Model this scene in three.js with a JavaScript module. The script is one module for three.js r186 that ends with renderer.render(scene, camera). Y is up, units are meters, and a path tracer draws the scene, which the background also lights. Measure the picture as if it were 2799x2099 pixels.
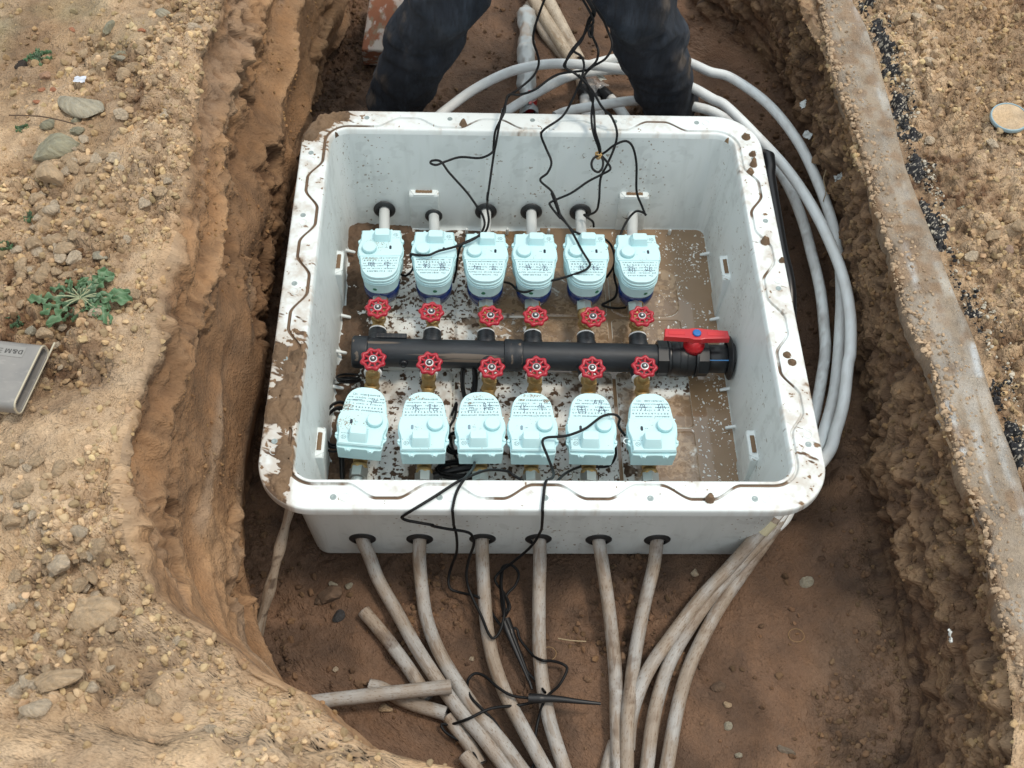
import * as THREE from 'three';
import { mergeGeometries, mergeVertices, toCreasedNormals } from 'three/addons/utils/BufferGeometryUtils.js';
import { RoundedBoxGeometry } from 'three/addons/geometries/RoundedBoxGeometry.js';

// ------------------------------------------------------------------ camera, sky, sun, exposure
const scene = new THREE.Scene();
const camera = new THREE.PerspectiveCamera(37.25, 4 / 3, 0.05, 600);
camera.position.set(-0.1234, 2.0204, 1.4462);
camera.up.set(-0.00749, 0.5762, -0.81727);
camera.lookAt(-0.1234 + 0.03282, 2.0204 - 0.81671, 1.4462 - 0.57611);
camera.focus = 2.2; camera.userData.fStop = 9;

const SKY_LEVEL = 1.0;
{ // overcast sky: brighter overhead, slightly cool, one tone all round
  const W = 128, Hh = 64, a = new Float32Array(W * Hh * 4);
  for (let j = 0; j < Hh; j++) for (let i = 0; i < W; i++) {
    const el = ((j + 0.5) / Hh - 0.5) * Math.PI, s = Math.max(0, Math.sin(el)), k = (j * W + i) * 4;
    const az = (i / W) * Math.PI * 2, patch = 1 + 0.05 * Math.sin(az * 3 + 1) * Math.cos(el * 4) * Math.cos(el);
    const L = SKY_LEVEL * (1 + 2 * s) / 3 * 1.3 * patch;
    if (el > 0) { a[k] = L * 0.93; a[k + 1] = L * 1.0; a[k + 2] = L * 1.04; } else { a[k] = 0.16; a[k + 1] = 0.13; a[k + 2] = 0.10; }
    a[k + 3] = 1;
  }
  const t = new THREE.DataTexture(a, W, Hh, THREE.RGBAFormat, THREE.FloatType);
  t.mapping = THREE.EquirectangularReflectionMapping; t.magFilter = t.minFilter = THREE.LinearFilter; t.wrapS = THREE.RepeatWrapping; t.needsUpdate = true;
  scene.background = t; scene.environment = t;
}
const sun = new THREE.DirectionalLight(0xfff1df, 1.5);
sun.position.set(2.0, 4.8, 0.1); sun.target.position.set(0, 0, 0); sun.castShadow = true; sun.shadow.radius = 20;
sun.shadow.mapSize.set(2048, 2048);
Object.assign(sun.shadow.camera, { left: -3, right: 3, top: 3, bottom: -3, near: 0.5, far: 12 });
scene.add(sun, sun.target);
const renderer = new THREE.WebGLRenderer({ antialias: true });
renderer.setSize(1024, 768); renderer.shadowMap.enabled = true;
renderer.toneMapping = THREE.LinearToneMapping; renderer.toneMappingExposure = 1.12;

// ------------------------------------------------------------------ helpers
const V = (x, y, z) => new THREE.Vector3(x, y, z), PI = Math.PI;
const clamp = (x, a = 0, b = 1) => Math.min(b, Math.max(a, x)), lerp = (a, b, t) => a + (b - a) * t;
const sstep = (a, b, x) => { const t = clamp((x - a) / (b - a)); return t * t * (3 - 2 * t); };
function rng(seed) { let s = seed >>> 0; return () => { s = (s + 0x6d2b79f5) >>> 0; let t = Math.imul(s ^ (s >>> 15), 1 | s); t = (t + Math.imul(t ^ (t >>> 7), 61 | t)) ^ t; return ((t ^ (t >>> 14)) >>> 0) / 4294967296; }; }
const hash = (x, y, z) => { let h = (Math.imul(x, 374761393) + Math.imul(y, 668265263) + Math.imul(z, 1274126177)) | 0; h = Math.imul(h ^ (h >>> 13), 1274126177); h ^= h >>> 16; return (h >>> 0) / 4294967296; };
const fl = Math.floor;
function n3(x, y, z) { // value noise 0..1
  const i = fl(x), j = fl(y), k = fl(z); let u = x - i, v = y - j, w = z - k; u = u * u * (3 - 2 * u); v = v * v * (3 - 2 * v); w = w * w * (3 - 2 * w);
  const a = hash(i, j, k), b = hash(i + 1, j, k), c = hash(i, j + 1, k), d = hash(i + 1, j + 1, k), e = hash(i, j, k + 1), f = hash(i + 1, j, k + 1), g = hash(i, j + 1, k + 1), h = hash(i + 1, j + 1, k + 1);
  const p = a + (b - a) * u, q = c + (d - c) * u, r = e + (f - e) * u, s = g + (h - g) * u, m = p + (q - p) * v, n = r + (s - r) * v; return m + (n - m) * w;
}
function fbm(x, y, z, o = 4) { let s = 0, a = 0.5, t = 0; for (let i = 0; i < o; i++) { s += a * n3(x, y, z); t += a; a *= 0.5; x = x * 2.03 + 7.1; y = y * 2.03 + 3.3; z = z * 2.03 + 5.7; } return s / t; }
const ridge = (x, y, z) => 1 - Math.abs(2 * n3(x, y, z) - 1);
function n2t(x, y, per, seed) { // tileable value noise
  const i = fl(x), j = fl(y); let u = x - i, v = y - j; u = u * u * (3 - 2 * u); v = v * v * (3 - 2 * v);
  const w = (q) => ((q % per) + per) % per, a = hash(w(i), w(j), seed), b = hash(w(i + 1), w(j), seed), c = hash(w(i), w(j + 1), seed), d = hash(w(i + 1), w(j + 1), seed);
  return lerp(lerp(a, b, u), lerp(c, d, u), v);
}
function fbmT(u, v, per, o, seed) { let s = 0, a = 0.5, t = 0; for (let i = 0; i < o; i++) { s += a * n2t(u * per, v * per, per, seed + i); t += a; a *= 0.55; per *= 2; } return s / t; }
function worleyT(u, v, per, seed) { // tileable cells: [distance, second distance, id]
  const x = u * per, y = v * per, i = fl(x), j = fl(y); let d1 = 9, d2 = 9, id = 0;
  for (let b = -1; b <= 1; b++) for (let a = -1; a <= 1; a++) {
    const ii = ((i + a) % per + per) % per, jj = ((j + b) % per + per) % per;
    const px = i + a + 0.1 + 0.8 * hash(ii, jj, seed), py = j + b + 0.1 + 0.8 * hash(ii, jj, seed + 77), d = Math.hypot(px - x, py - y);
    if (d < d1) { d2 = d1; d1 = d; id = hash(ii, jj, seed + 191); } else if (d < d2) d2 = d;
  }
  return [d1, d2, id];
}
// broken soil: tilted faces of random height, one per cell, with a crack between them -> [height, crack]
function chunk(u, v, seed) {
  const i = fl(u), j = fl(v); let d1 = 9, d2 = 9, h = 0;
  for (let b = -1; b <= 1; b++) for (let a = -1; a <= 1; a++) {
    const ii = i + a, jj = j + b, px = ii + hash(ii, jj, seed), py = jj + hash(ii, jj, seed + 1), dx = u - px, dy = v - py, d = dx * dx + dy * dy;
    if (d < d1) { d2 = d1; d1 = d; h = hash(ii, jj, seed + 2) - 0.5 + (hash(ii, jj, seed + 3) - 0.5) * dx * 1.3 + (hash(ii, jj, seed + 4) - 0.5) * dy * 1.3; } else if (d < d2) d2 = d;
  }
  const e = Math.sqrt(d2) - Math.sqrt(d1); return [(h + 0.4) * sstep(0, 0.42, e) - 0.25, 1 - sstep(0, 0.16, e)];
}
// fn(u, v) -> [r, g, b] (0..1, linear when srgb is false) or a number
function dataTex(n, fn, { srgb = false, repeat = true, m = n } = {}) {
  const a = new Uint8Array(n * m * 4);
  for (let j = 0; j < m; j++) for (let i = 0; i < n; i++) {
    const c = fn((i + 0.5) / n, (j + 0.5) / m), k = (j * n + i) * 4;
    if (typeof c === 'number') a[k] = a[k + 1] = a[k + 2] = clamp(c) * 255; else { a[k] = clamp(c[0]) * 255; a[k + 1] = clamp(c[1]) * 255; a[k + 2] = clamp(c[2]) * 255; }
    a[k + 3] = 255;
  }
  const t = new THREE.DataTexture(a, n, m); t.magFilter = THREE.LinearFilter; t.minFilter = THREE.LinearMipmapLinearFilter; t.generateMipmaps = true;
  if (srgb) t.colorSpace = THREE.SRGBColorSpace;
  t.wrapS = t.wrapT = repeat ? THREE.RepeatWrapping : THREE.ClampToEdgeWrapping; t.needsUpdate = true; return t;
}
const rep = (t, x, y = x) => { const c = t.clone(); c.repeat.set(x, y); c.needsUpdate = true; return c; };
const toS = (x) => (x <= 0.0031308 ? 12.92 * x : 1.055 * Math.pow(x, 1 / 2.4) - 0.055), S3 = (c) => [toS(c[0]), toS(c[1]), toS(c[2])];
const mix3 = (a, b, t) => [lerp(a[0], b[0], t), lerp(a[1], b[1], t), lerp(a[2], b[2], t)];
const lin = (r, g, b) => new THREE.Color().setRGB(r, g, b);
const std = (c, rough, o = {}) => new THREE.MeshStandardMaterial({ color: lin(...c), roughness: rough, ...o });
const phys = (c, rough, o = {}) => new THREE.MeshPhysicalMaterial({ color: lin(...c), roughness: rough, ...o });

const names = new Map();
const numbered = (n) => { const k = names.get(n) ?? 0; names.set(n, k + 1); return k ? `${n}_${String(k).padStart(3, '0')}` : n; };
function tag(o, label, category, group, kind) { if (label) o.userData.label = label; if (category) o.userData.category = category; if (group) o.userData.group = group; if (kind) o.userData.kind = kind; return o; }
function lit(o) { o.traverse((m) => { if (m.isMesh) { m.castShadow = true; m.receiveShadow = true; } }); return o; }
function thing(name, pos, label, category, group) { const g = new THREE.Group(); g.name = numbered(name); g.position.set(...pos); scene.add(g); return tag(g, label, category, group); }
function part(name, geo, mat, parent) { const m = new THREE.Mesh(geo, mat); m.name = name; m.castShadow = m.receiveShadow = true; parent.add(m); return m; }
function solo(name, geo, mat, label, category, group, kind) { const m = new THREE.Mesh(geo, mat); m.name = numbered(name); m.castShadow = m.receiveShadow = true; scene.add(m); return tag(m, label, category, group, kind); }
const xf = (g, p = [0, 0, 0], r = [0, 0, 0], s = 1) => { const m = new THREE.Matrix4().compose(V(...p), new THREE.Quaternion().setFromEuler(new THREE.Euler(...r)), Array.isArray(s) ? V(...s) : V(s, s, s)); return g.applyMatrix4(m); };
const bare = (g) => { const k = g.index ? g.toNonIndexed() : g; for (const n of Object.keys(k.attributes)) if (!['position', 'normal', 'uv'].includes(n)) k.deleteAttribute(n); return k; };
const merge = (l) => mergeGeometries(l.map(bare));
const cyl = (r0, r1, h, n = 20, open = false) => new THREE.CylinderGeometry(r0, r1, h, n, 1, open);
const lathe = (pts, n = 28) => new THREE.LatheGeometry(pts.map(([r, y]) => new THREE.Vector2(r, y)), n);
const rbox = (x, y, z, r = 0.002, s = 2) => new RoundedBoxGeometry(x, y, z, s, r);
// indexed grid geometry from fn(i, j) -> [x, y, z, u, v]
function gridGeo(n, m, fn, colorFn, closeU = false) {
  const pos = new Float32Array(n * m * 3), uv = new Float32Array(n * m * 2), idx = [], col = colorFn && new Float32Array(n * m * 3);
  for (let j = 0; j < m; j++) for (let i = 0; i < n; i++) { const q = fn(i, j), k = j * n + i; pos.set([q[0], q[1], q[2]], k * 3); uv.set([q[3] ?? 0, q[4] ?? 0], k * 2); if (col) col.set(colorFn(i, j, q), k * 3); }
  for (let j = 0; j < m - 1; j++) for (let i = 0; i < n - 1; i++) { const a = j * n + i; idx.push(a, a + n, a + 1, a + 1, a + n, a + n + 1); }
  const g = new THREE.BufferGeometry(); g.setAttribute('position', new THREE.BufferAttribute(pos, 3)); g.setAttribute('uv', new THREE.BufferAttribute(uv, 2)); if (col) g.setAttribute('color', new THREE.BufferAttribute(col, 3));
  g.setIndex(idx); g.computeVertexNormals(); return g;
}
const curve = (pts, tension = 0.5) => new THREE.CatmullRomCurve3(pts.map((p) => V(...p)), false, 'catmullrom', tension);
const tube = (pts, r, seg = pts.length * 12, rad = 8) => { const c = pts.isCurve ? pts : curve(pts); return new THREE.TubeGeometry(c, seg, r, rad, false); };
// tube with a radius and a colour that vary along it; uv in metres
function pipeGeo(pts, r, { seg = 80, rad = 14, colorFn, wob = 0, caps = true, seed = 1 } = {}) {
  const c = pts.isCurve ? pts : curve(pts), fr = c.computeFrenetFrames(seg, false), L = c.getLength();
  const rf = typeof r === 'function' ? r : () => r, all = [];
  const g = gridGeo(rad + 1, seg + 1, (i, j) => {
    const t = j / seg, p = c.getPointAt(t), a = -(i % rad) / rad * PI * 2, N = fr.normals[j], B = fr.binormals[j];
    let R = rf(t); if (wob) R *= 1 + wob * (fbm(t * L * 40 + seed * 9, Math.cos(a) * 1.5, Math.sin(a) * 1.5, 2) - 0.5);
    return [p.x + R * (Math.cos(a) * N.x + Math.sin(a) * B.x), p.y + R * (Math.cos(a) * N.y + Math.sin(a) * B.y), p.z + R * (Math.cos(a) * N.z + Math.sin(a) * B.z), i / rad * 0.08, t * L];
  }, colorFn && ((i, j, q) => colorFn(j / seg, (i % rad) / rad, q)));
  return g;
}

// ------------------------------------------------------------------ soil textures
// grains and small clods: height (bump) and a tint around 1 from the same pattern
function soilTextures(seed, cells, crumb, n = 1024) {
  const hs = new Float32Array(n * n), ts = new Float32Array(n * n);
  for (let j = 0; j < n; j++) for (let i = 0; i < n; i++) {
    const u = i / n, v = j / n, wx = (fbmT(u, v, 24, 2, seed + 40) - 0.5) * 0.02, wy = (fbmT(u, v, 24, 2, seed + 50) - 0.5) * 0.02;
    const [d1, d2, id] = worleyT(u + wx, v + wy, cells, seed), [e1, , jd] = worleyT(u + wy, v - wx, cells * 3, seed + 5);
    const f = fbmT(u, v, 8, 6, seed + 9), g = fbmT(u, v, 128, 2, seed + 23);
    const here = sstep(0.42, 0.6, fbmT(u, v, 10, 3, seed + 31));
    const peb = clamp(1 - d1 * 1.5) * (0.35 + 0.65 * id) * crumb * here + clamp(1 - e1 * 1.5) * (0.3 + 0.7 * jd) * 0.45 * crumb;
    hs[j * n + i] = clamp(0.5 * f + 0.32 * peb + 0.16 * g);
    ts[j * n + i] = 0.42 + 0.62 * f + 0.20 * g + 0.16 * (id - 0.5) * here * crumb + 0.12 * (jd - 0.5) * crumb - 0.16 * crumb * here * sstep(0.12, 0, d2 - d1) * (d1 > 0.3 ? 1 : 0.3);
  }
  const at = (u, v) => (fl(v * n) % n) * n + (fl(u * n) % n);
  return {
    bump: dataTex(n, (u, v) => hs[at(u, v)]),
    map: dataTex(n, (u, v) => { const t = ts[at(u, v)], w = fbmT(u, v, 14, 3, seed + 61) - 0.5; return [t * (1 + 0.10 * w), t, t * (1 - 0.16 * w)]; }),
  };
}
const dryTex = soilTextures(11, 46, 1), wallTex = soilTextures(37, 30, 0.45), floorTex = soilTextures(71, 40, 0.8);
const soilMat = (t, scale, bump, rough = 0.95) => new THREE.MeshStandardMaterial({ color: 0xffffff, vertexColors: true, roughness: rough, map: rep(t.map, scale), bumpMap: rep(t.bump, scale), bumpScale: bump });
const M = {};
M.dry = soilMat(dryTex, 2.3, 0.018); M.wall = soilMat(wallTex, 2.5, 0.012); M.floor = soilMat(floorTex, 2.2, 0.013, 0.85);

// ------------------------------------------------------------------ trench: one surface swept along z, cut into banks, walls and floor
const lineAt = (pts, z) => { // piecewise linear x(z), pts sorted by z
  if (z <= pts[0][1]) return pts[0][0];
  for (let i = 1; i < pts.length; i++) if (z <= pts[i][1]) return lerp(pts[i - 1][0], pts[i][0], sstep(0, 1, (z - pts[i - 1][1]) / (pts[i][1] - pts[i - 1][1])) * 0.5 + 0.5 * (z - pts[i - 1][1]) / (pts[i][1] - pts[i - 1][1]));
  return pts[pts.length - 1][0];
};
const LT = [[-0.665, -2], [-0.66, -0.5], [-0.652, 0.1], [-0.655, 0.5], [-0.635, 0.66], [-0.59, 0.74], [-0.45, 0.83], [-0.335, 0.895], [-0.285, 0.94], [-0.13, 0.985], [-0.05, 1.06], [-0.05, 1.6]];
const LB = [[-0.50, -1.6], [-0.52, -1.18], [-0.58, -0.74], [-0.602, -0.5], [-0.60, 0.3], [-0.59, 0.5], [-0.54, 0.63], [-0.44, 0.75], [-0.32, 0.86], [-0.16, 0.96], [-0.06, 1.06], [-0.06, 1.6]];
const RT = [[0.60, -1.5], [0.62, -0.8], [0.645, -0.55], [0.655, -0.3], [0.675, -0.1], [0.685, 0.1], [0.69, 0.3], [0.685, 0.46], [0.69, 0.6], [0.685, 0.75], [0.66, 0.9], [0.6, 1.05], [0.6, 1.6]];
const RB = [[0.36, -1.5], [0.48, -1.21], [0.66, -0.95], [0.70, -0.7], [0.70, -0.45], [0.695, -0.15], [0.68, 0.2], [0.655, 0.43], [0.65, 0.58], [0.67, 0.74], [0.60, 0.9], [0.5, 1.05], [0.5, 1.6]];
const LM = [[-0.47, -1.5], [-0.478, -0.92], [-0.50, -0.7], [-0.535, -0.52], [-0.556, -0.34], [-0.558, -0.1], [-0.550, 0.13], [-0.558, 0.3], [-0.558, 0.42], [-0.546, 0.58], [-0.50, 0.70], [-0.42, 0.78], [-0.30, 0.87], [-0.14, 0.97], [-0.03, 1.06], [-0.03, 1.6]]; // the belly of the left wall, overhanging its foot
const GL = 0.55, GR = 0.40;
const NB = [8, 165, 116, 205, 88, 136, 8], SEG = []; { let s = 0; for (const n of NB) { SEG.push(s); s += n; } SEG.push(s); }
const NT = SEG[7] + 1;
const zs = []; { for (const z of [-150, -40, -12, -5, -3, -2.2, -1.8]) zs.push(z); for (let z = -1.55; z < 1.12; z += 0.0052) zs.push(z); for (const z of [1.15, 1.25, 1.4, 1.7, 2.2, 3, 5, 12, 40, 150]) zs.push(z); }
const NZ = zs.length;
const baseP = new Float32Array(NT * NZ * 3);
for (let j = 0; j < NZ; j++) {
  const z = zs[j], flat = sstep(2.2, 3, Math.abs(z + 0.2)), jag = sstep(1.8, 1.4, Math.abs(z));
  const wobL = (fbm(z * 9, 3.1, 1, 3) - 0.5) * 0.05 * jag, wobR = (fbm(z * 8, 9.1, 1, 3) - 0.5) * 0.03 * jag, wobB = (fbm(z * 7, 5.5, 2, 3) - 0.5) * 0.05 * jag;
  const xlt = lineAt(LT, z) + wobL, xlb = lineAt(LB, z) + wobB * 0.5, xrb = lineAt(RB, z) + wobB * 0.4, xrt = lineAt(RT, z) + wobR;
  const dropL = 0.10 * sstep(0.62, 0.9, z), lipL = GL - 0.012, lipR = GR - 0.008;
  for (let i = 0; i < NT; i++) {
    let s = 0; while (s < 6 && i >= SEG[s + 1]) s++;
    const t = (i - SEG[s]) / NB[s]; let x, y;
    if (s === 0) { x = -150 * Math.pow(1.25 / 150, t); y = GL; }
    else if (s === 1) { const w = Math.pow(t, 0.9); x = lerp(-1.25, xlt, w); const d = xlt - x; y = GL - dropL * sstep(0.35, 0, d) * 0.9 - (GL - lipL) * sstep(0.08, 0, d); }
    else if (s === 2) { const b = sstep(0, 1, t); const xm = lineAt(LM, z) - 0.014 + wobB * 0.25; x = t < 0.66 ? lerp(xlt, xm, Math.pow(t / 0.66, 1.05)) : lerp(xm, xlb, sstep(0, 1, (t - 0.66) / 0.34)); y = lerp(lipL - dropL * 0.9, 0.012, t); }
    else if (s === 3) { x = lerp(xlb, xrb, t); y = 0.012 * sstep(0.06, 0, t) + 0.05 * sstep(0.90, 1, t); }
    else if (s === 4) { x = lerp(xrb, xrt, t) - 0.01 * Math.sin(t * PI * 1.3); y = lerp(0.05, lipR, t); }
    else if (s === 5) { x = lerp(xrt, 1.3, Math.pow(t, 1.1)); const d = x - xrt; y = lerp(lipR, GR - 0.012, sstep(0, 0.05, d)) + 0.035 * sstep(0.10, 0.24, d - 0.06 * (0.2 - z) * 0.4) ; }
    else { x = 1.3 * Math.pow(150 / 1.3, t); y = GR + 0.023; }
    if (s >= 5) y += 0.02 * sstep(0.6, 1.0, z);
    baseP.set([x, lerp(y, 0.5, flat), z], (j * NT + i) * 3);
  }
}
{ // round the arrises: a few smoothing passes across
  const t = new Float32Array(NT);
  for (let pass = 0; pass < 2; pass++) for (let j = 0; j < NZ; j++) for (const c of [0, 1]) {
    for (let i = 10; i < NT - 10; i++) t[i] = 0.25 * baseP[(j * NT + i - 1) * 3 + c] + 0.5 * baseP[(j * NT + i) * 3 + c] + 0.25 * baseP[(j * NT + i + 1) * 3 + c];
    for (let i = 10; i < NT - 10; i++) baseP[(j * NT + i) * 3 + c] = t[i];
  }
}
function gridNormals(p) {
  const n = new Float32Array(p.length), a = V(), b = V();
  for (let j = 0; j < NZ; j++) for (let i = 0; i < NT; i++) {
    const i0 = Math.max(i - 1, 0), i1 = Math.min(i + 1, NT - 1), j0 = Math.max(j - 1, 0), j1 = Math.min(j + 1, NZ - 1), k = (j * NT + i) * 3, p0 = (j * NT + i0) * 3, p1 = (j * NT + i1) * 3, q0 = (j0 * NT + i) * 3, q1 = (j1 * NT + i) * 3;
    a.set(p[p1] - p[p0], p[p1 + 1] - p[p0 + 1], p[p1 + 2] - p[p0 + 2]); b.set(p[q1] - p[q0], p[q1 + 1] - p[q0 + 1], p[q1 + 2] - p[q0 + 2]); b.cross(a).normalize();
    n[k] = b.x; n[k + 1] = b.y; n[k + 2] = b.z;
  }
  return n;
}
const soft = (i, a, b, w = 7) => sstep(a - w, a + w, i) * sstep(b + w, b - w, i);
const baseN = gridNormals(baseP), P = new Float32Array(baseP), COL = new Float32Array(NT * NZ * 3);
const cDry = [0.46, 0.312, 0.186], cDryPale = [0.64, 0.465, 0.30], cDryDark = [0.225, 0.135, 0.076], cWall = [0.345, 0.190, 0.092], cWallPale = [0.50, 0.305, 0.163], cWallDark = [0.16, 0.086, 0.043];
const cFloor = [0.190, 0.108, 0.064], cFloorDry = [0.28, 0.170, 0.104], cFloorWet = [0.084, 0.048, 0.029], cGrey = [0.33, 0.26, 0.195];
for (let j = 0; j < NZ; j++) {
  const z = zs[j], near = sstep(2, 1.5, Math.abs(z)); if (near <= 0) { for (let i = 0; i < NT; i++) COL.set(cDry, (j * NT + i) * 3); continue; }
  for (let i = 0; i < NT; i++) {
    const k = (j * NT + i) * 3, x = baseP[k], y = baseP[k + 1];
    const wA = soft(i, -99, SEG[2]), wB = soft(i, SEG[2], SEG[3]), wC = soft(i, SEG[3], SEG[4]), wD = soft(i, SEG[4], SEG[5]), wE = soft(i, SEG[5], 9999);
    let h = 0, c = [0, 0, 0]; const add = (w, q) => { c[0] += w * q[0]; c[1] += w * q[1]; c[2] += w * q[2]; };
    if (wA > 0) {
      const fore = sstep(0.35, 0.75, z), big = (fbm(x * 3.2, z * 3.2, 1, 3) - 0.5) * (1 + 0.8 * sstep(0.4, 0.8, z)), mid = fbm(x * 15, z * 15, 2, 3) - 0.5, cr = fbm(x * 46, z * 46, 3, 3), rough = sstep(0.42, 0.62, fbm(x * 6, z * 6, 8, 3));
      const ck = chunk(x * 27 + 0.3 * mid, z * 27, 3), cm = chunk(x * 66, z * 66, 9), br = (0.25 + 0.75 * rough) * (1 - 0.55 * sstep(0.72, 0.92, z)); h += wA * (br * (0.018 * ck[0] + 0.009 * cm[0] - 0.004 * ck[1]) + 0.05 * big + (0.022 + 0.022 * fore) * mid + (0.008 + 0.018 * rough) * (cr - 0.5) + 0.012 * fore * (ridge(x * 9 + z * 4, z * 7, 4) - 0.6) + (0.003 + 0.008 * rough) * (fbm(x * 95, z * 95, 6, 2) - 0.5));
      let q = mix3(cDry, cDryPale, clamp(mid * 2 + 0.5 + big + 0.5 * ck[0] * br)); q = mix3(q, cDryDark, 0.55 * br * Math.max(ck[1] * 0.8, cm[1] * 0.6)); q = mix3(q, cDryDark, 0.75 * sstep(0.52, 0.36, cr) * (0.35 + 0.65 * rough) + 0.45 * sstep(0.54, 0.36, fbm(x * 5, z * 5, 12, 3)));
      q = mix3(q, [0.36, 0.33, 0.20], 0.55 * sstep(0.5, 0.7, fbm(x * 7, z * 7, 20, 3)) * sstep(-0.7, -0.95, x) * sstep(0.0, -0.25, z));
      q = mix3(q, cDryPale, 0.6 * sstep(0.12, 0.02, Math.abs(lineAt(LT, z) - x)) * (0.4 + 0.6 * n3(x * 20, z * 20, 1)));
      q = mix3(q, cDryPale, 0.55 * fore * (0.4 + 0.6 * n3(x * 9, z * 9, 71)) * (1 - br * 0.5)); add(wA, q);
    }
    if (wB > 0) {
      // a machine has scraped the wall lengthwise: long uneven ribs and troughs, smooth facets, crumbled patches
      const wa = 0.16 * (fbm(z * 2.6, y * 4, 4, 3) - 0.5), wz = 0.35 * (fbm(z * 1.7, y * 5, 14, 2) - 0.5), Y = y + wa, Z = z + wz;
      const r1 = ridge(Z * 1.7, Y * 8.5, 3.3), r2 = ridge(Z * 3.6 + 5, Y * 15 + 2, 6.7), r3 = ridge(Z * 5.5 + 2 * Y, Y * 4, 9.1), med = fbm(z * 14, y * 18, 3, 4) - 0.5, fine = fbm(z * 40, y * 46, x * 30, 3) - 0.5, patch = fbm(z * 5, y * 7, 14, 3), rough = clamp(sstep(0.74, 0.97, r1) * 0.3 + sstep(0.53, 0.64, patch)), pit = sstep(0.66, 0.74, fbm(z * 13, y * 15, 31, 3)) * rough;
      const up = sstep(0.34, 0.50, y), calm = 0.35 + 0.65 * sstep(0.82, 0.6, z); const rr = clamp(rough + 0.45 * up), wk = chunk(z * 13 + wz, y * 19, 21), wm = chunk(z * 37, y * 43, 27); h += wB * calm * (rr * (0.015 * wk[0] + 0.007 * wm[0] - 0.004 * wk[1]) + 0.056 * (r1 - 0.5) + 0.026 * (r2 - 0.5) + 0.024 * (r3 - 0.5) + 0.026 * med * (0.25 + 0.75 * rr) + (0.004 + 0.022 * clamp(rough + 0.6 * up)) * fine + 0.014 * clamp(rough + 0.6 * up) * (fbm(z * 95, y * 95, x * 60, 2) - 0.5) - 0.022 * pit - 0.004);
      let q = mix3(cWall, cWallPale, clamp(0.45 * sstep(0.72, 1, r1) + 0.25 * sstep(0.7, 1, r2) + 0.5 * rough * (fine + 0.5))); q = mix3(q, cWallDark, 0.55 * sstep(0.5, 0.36, fbm(z * 3, y * 6, 9, 3)) + 0.6 * pit + 0.6 * sstep(0.5, 0.2, fine + 0.5) * rough);
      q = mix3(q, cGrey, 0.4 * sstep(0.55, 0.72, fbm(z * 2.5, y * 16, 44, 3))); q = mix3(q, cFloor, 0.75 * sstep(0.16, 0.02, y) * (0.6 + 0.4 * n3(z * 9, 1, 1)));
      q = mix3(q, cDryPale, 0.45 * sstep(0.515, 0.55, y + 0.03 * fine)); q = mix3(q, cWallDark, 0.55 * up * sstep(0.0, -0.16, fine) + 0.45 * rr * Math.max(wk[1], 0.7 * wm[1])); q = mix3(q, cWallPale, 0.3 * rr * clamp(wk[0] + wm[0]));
      add(wB, q);
    }
    if (wC > 0) {
      const big = fbm(x * 4, z * 4, 3, 3) - 0.5, mid = fbm(x * 14, z * 14, 7, 3) - 0.5, fine = fbm(x * 40, z * 40, 9, 3) - 0.5, rough = clamp(sstep(0.46, 0.62, fbm(x * 5, z * 5, 23, 3)) + sstep(-0.38, -0.56, x) + 0.8 * sstep(-0.72, -0.85, z) * sstep(-0.1, -0.3, x));
      const fk = chunk(x * 30, z * 30, 33); h += wC * (0.013 * rough * fk[0] + 0.028 * big + 0.022 * mid * (0.4 + rough) + (0.004 + 0.018 * rough) * fine + 0.004 * (fbm(x * 120, z * 120, 2, 2) - 0.5));
      const dry = sstep(0.5, 0.66, fbm(x * 3.3, z * 3.3, 41, 3));
      let q = mix3(cFloor, cFloorDry, 0.75 * dry + 0.5 * clamp(fine) * rough); q = mix3(q, cFloorWet, 0.7 * sstep(0.5, 0.36, fbm(x * 8, z * 8, 51, 3)) + 0.4 * sstep(0, -0.3, fine) * rough);
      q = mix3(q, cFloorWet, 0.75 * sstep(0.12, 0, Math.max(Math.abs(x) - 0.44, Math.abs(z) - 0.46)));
      q = mix3(q, [0.23, 0.125, 0.075], 0.5 * sstep(-0.8, -1.1, z) * sstep(0.3, 0.5, x));
      add(wC, q);
    }
    if (wD > 0) {
      const big = fbm(z * 6, y * 6, 5, 3) - 0.5, mid = fbm(z * 19, y * 22, 6, 3) - 0.5, fine = fbm(z * 52, y * 52, 9, 3) - 0.5, lay = ridge(y * 24 + 2 * n3(z * 4, 2, 2), z * 1.5, 3), sm = sstep(0.5, 0.4, fbm(z * 6, y * 5, 77, 3)) * sstep(0.3, 0.12, y);
      const dk = chunk(z * 17, y * 20, 41), dm = chunk(z * 44, y * 46, 47); h += wD * ((1 - 0.8 * sm) * (0.016 * dk[0] + 0.009 * dm[0] - 0.005 * dk[1]) + 0.040 * big + (0.034 * mid + 0.022 * fine) * (1 - 0.75 * sm) + 0.012 * (lay - 0.5) - 0.012);
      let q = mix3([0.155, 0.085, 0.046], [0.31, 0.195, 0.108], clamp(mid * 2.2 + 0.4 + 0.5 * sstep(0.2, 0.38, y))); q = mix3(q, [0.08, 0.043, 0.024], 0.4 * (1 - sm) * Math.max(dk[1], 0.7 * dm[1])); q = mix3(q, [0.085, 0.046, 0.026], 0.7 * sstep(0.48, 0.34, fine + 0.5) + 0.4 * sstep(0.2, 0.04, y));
      add(wD, q);
    }
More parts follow.
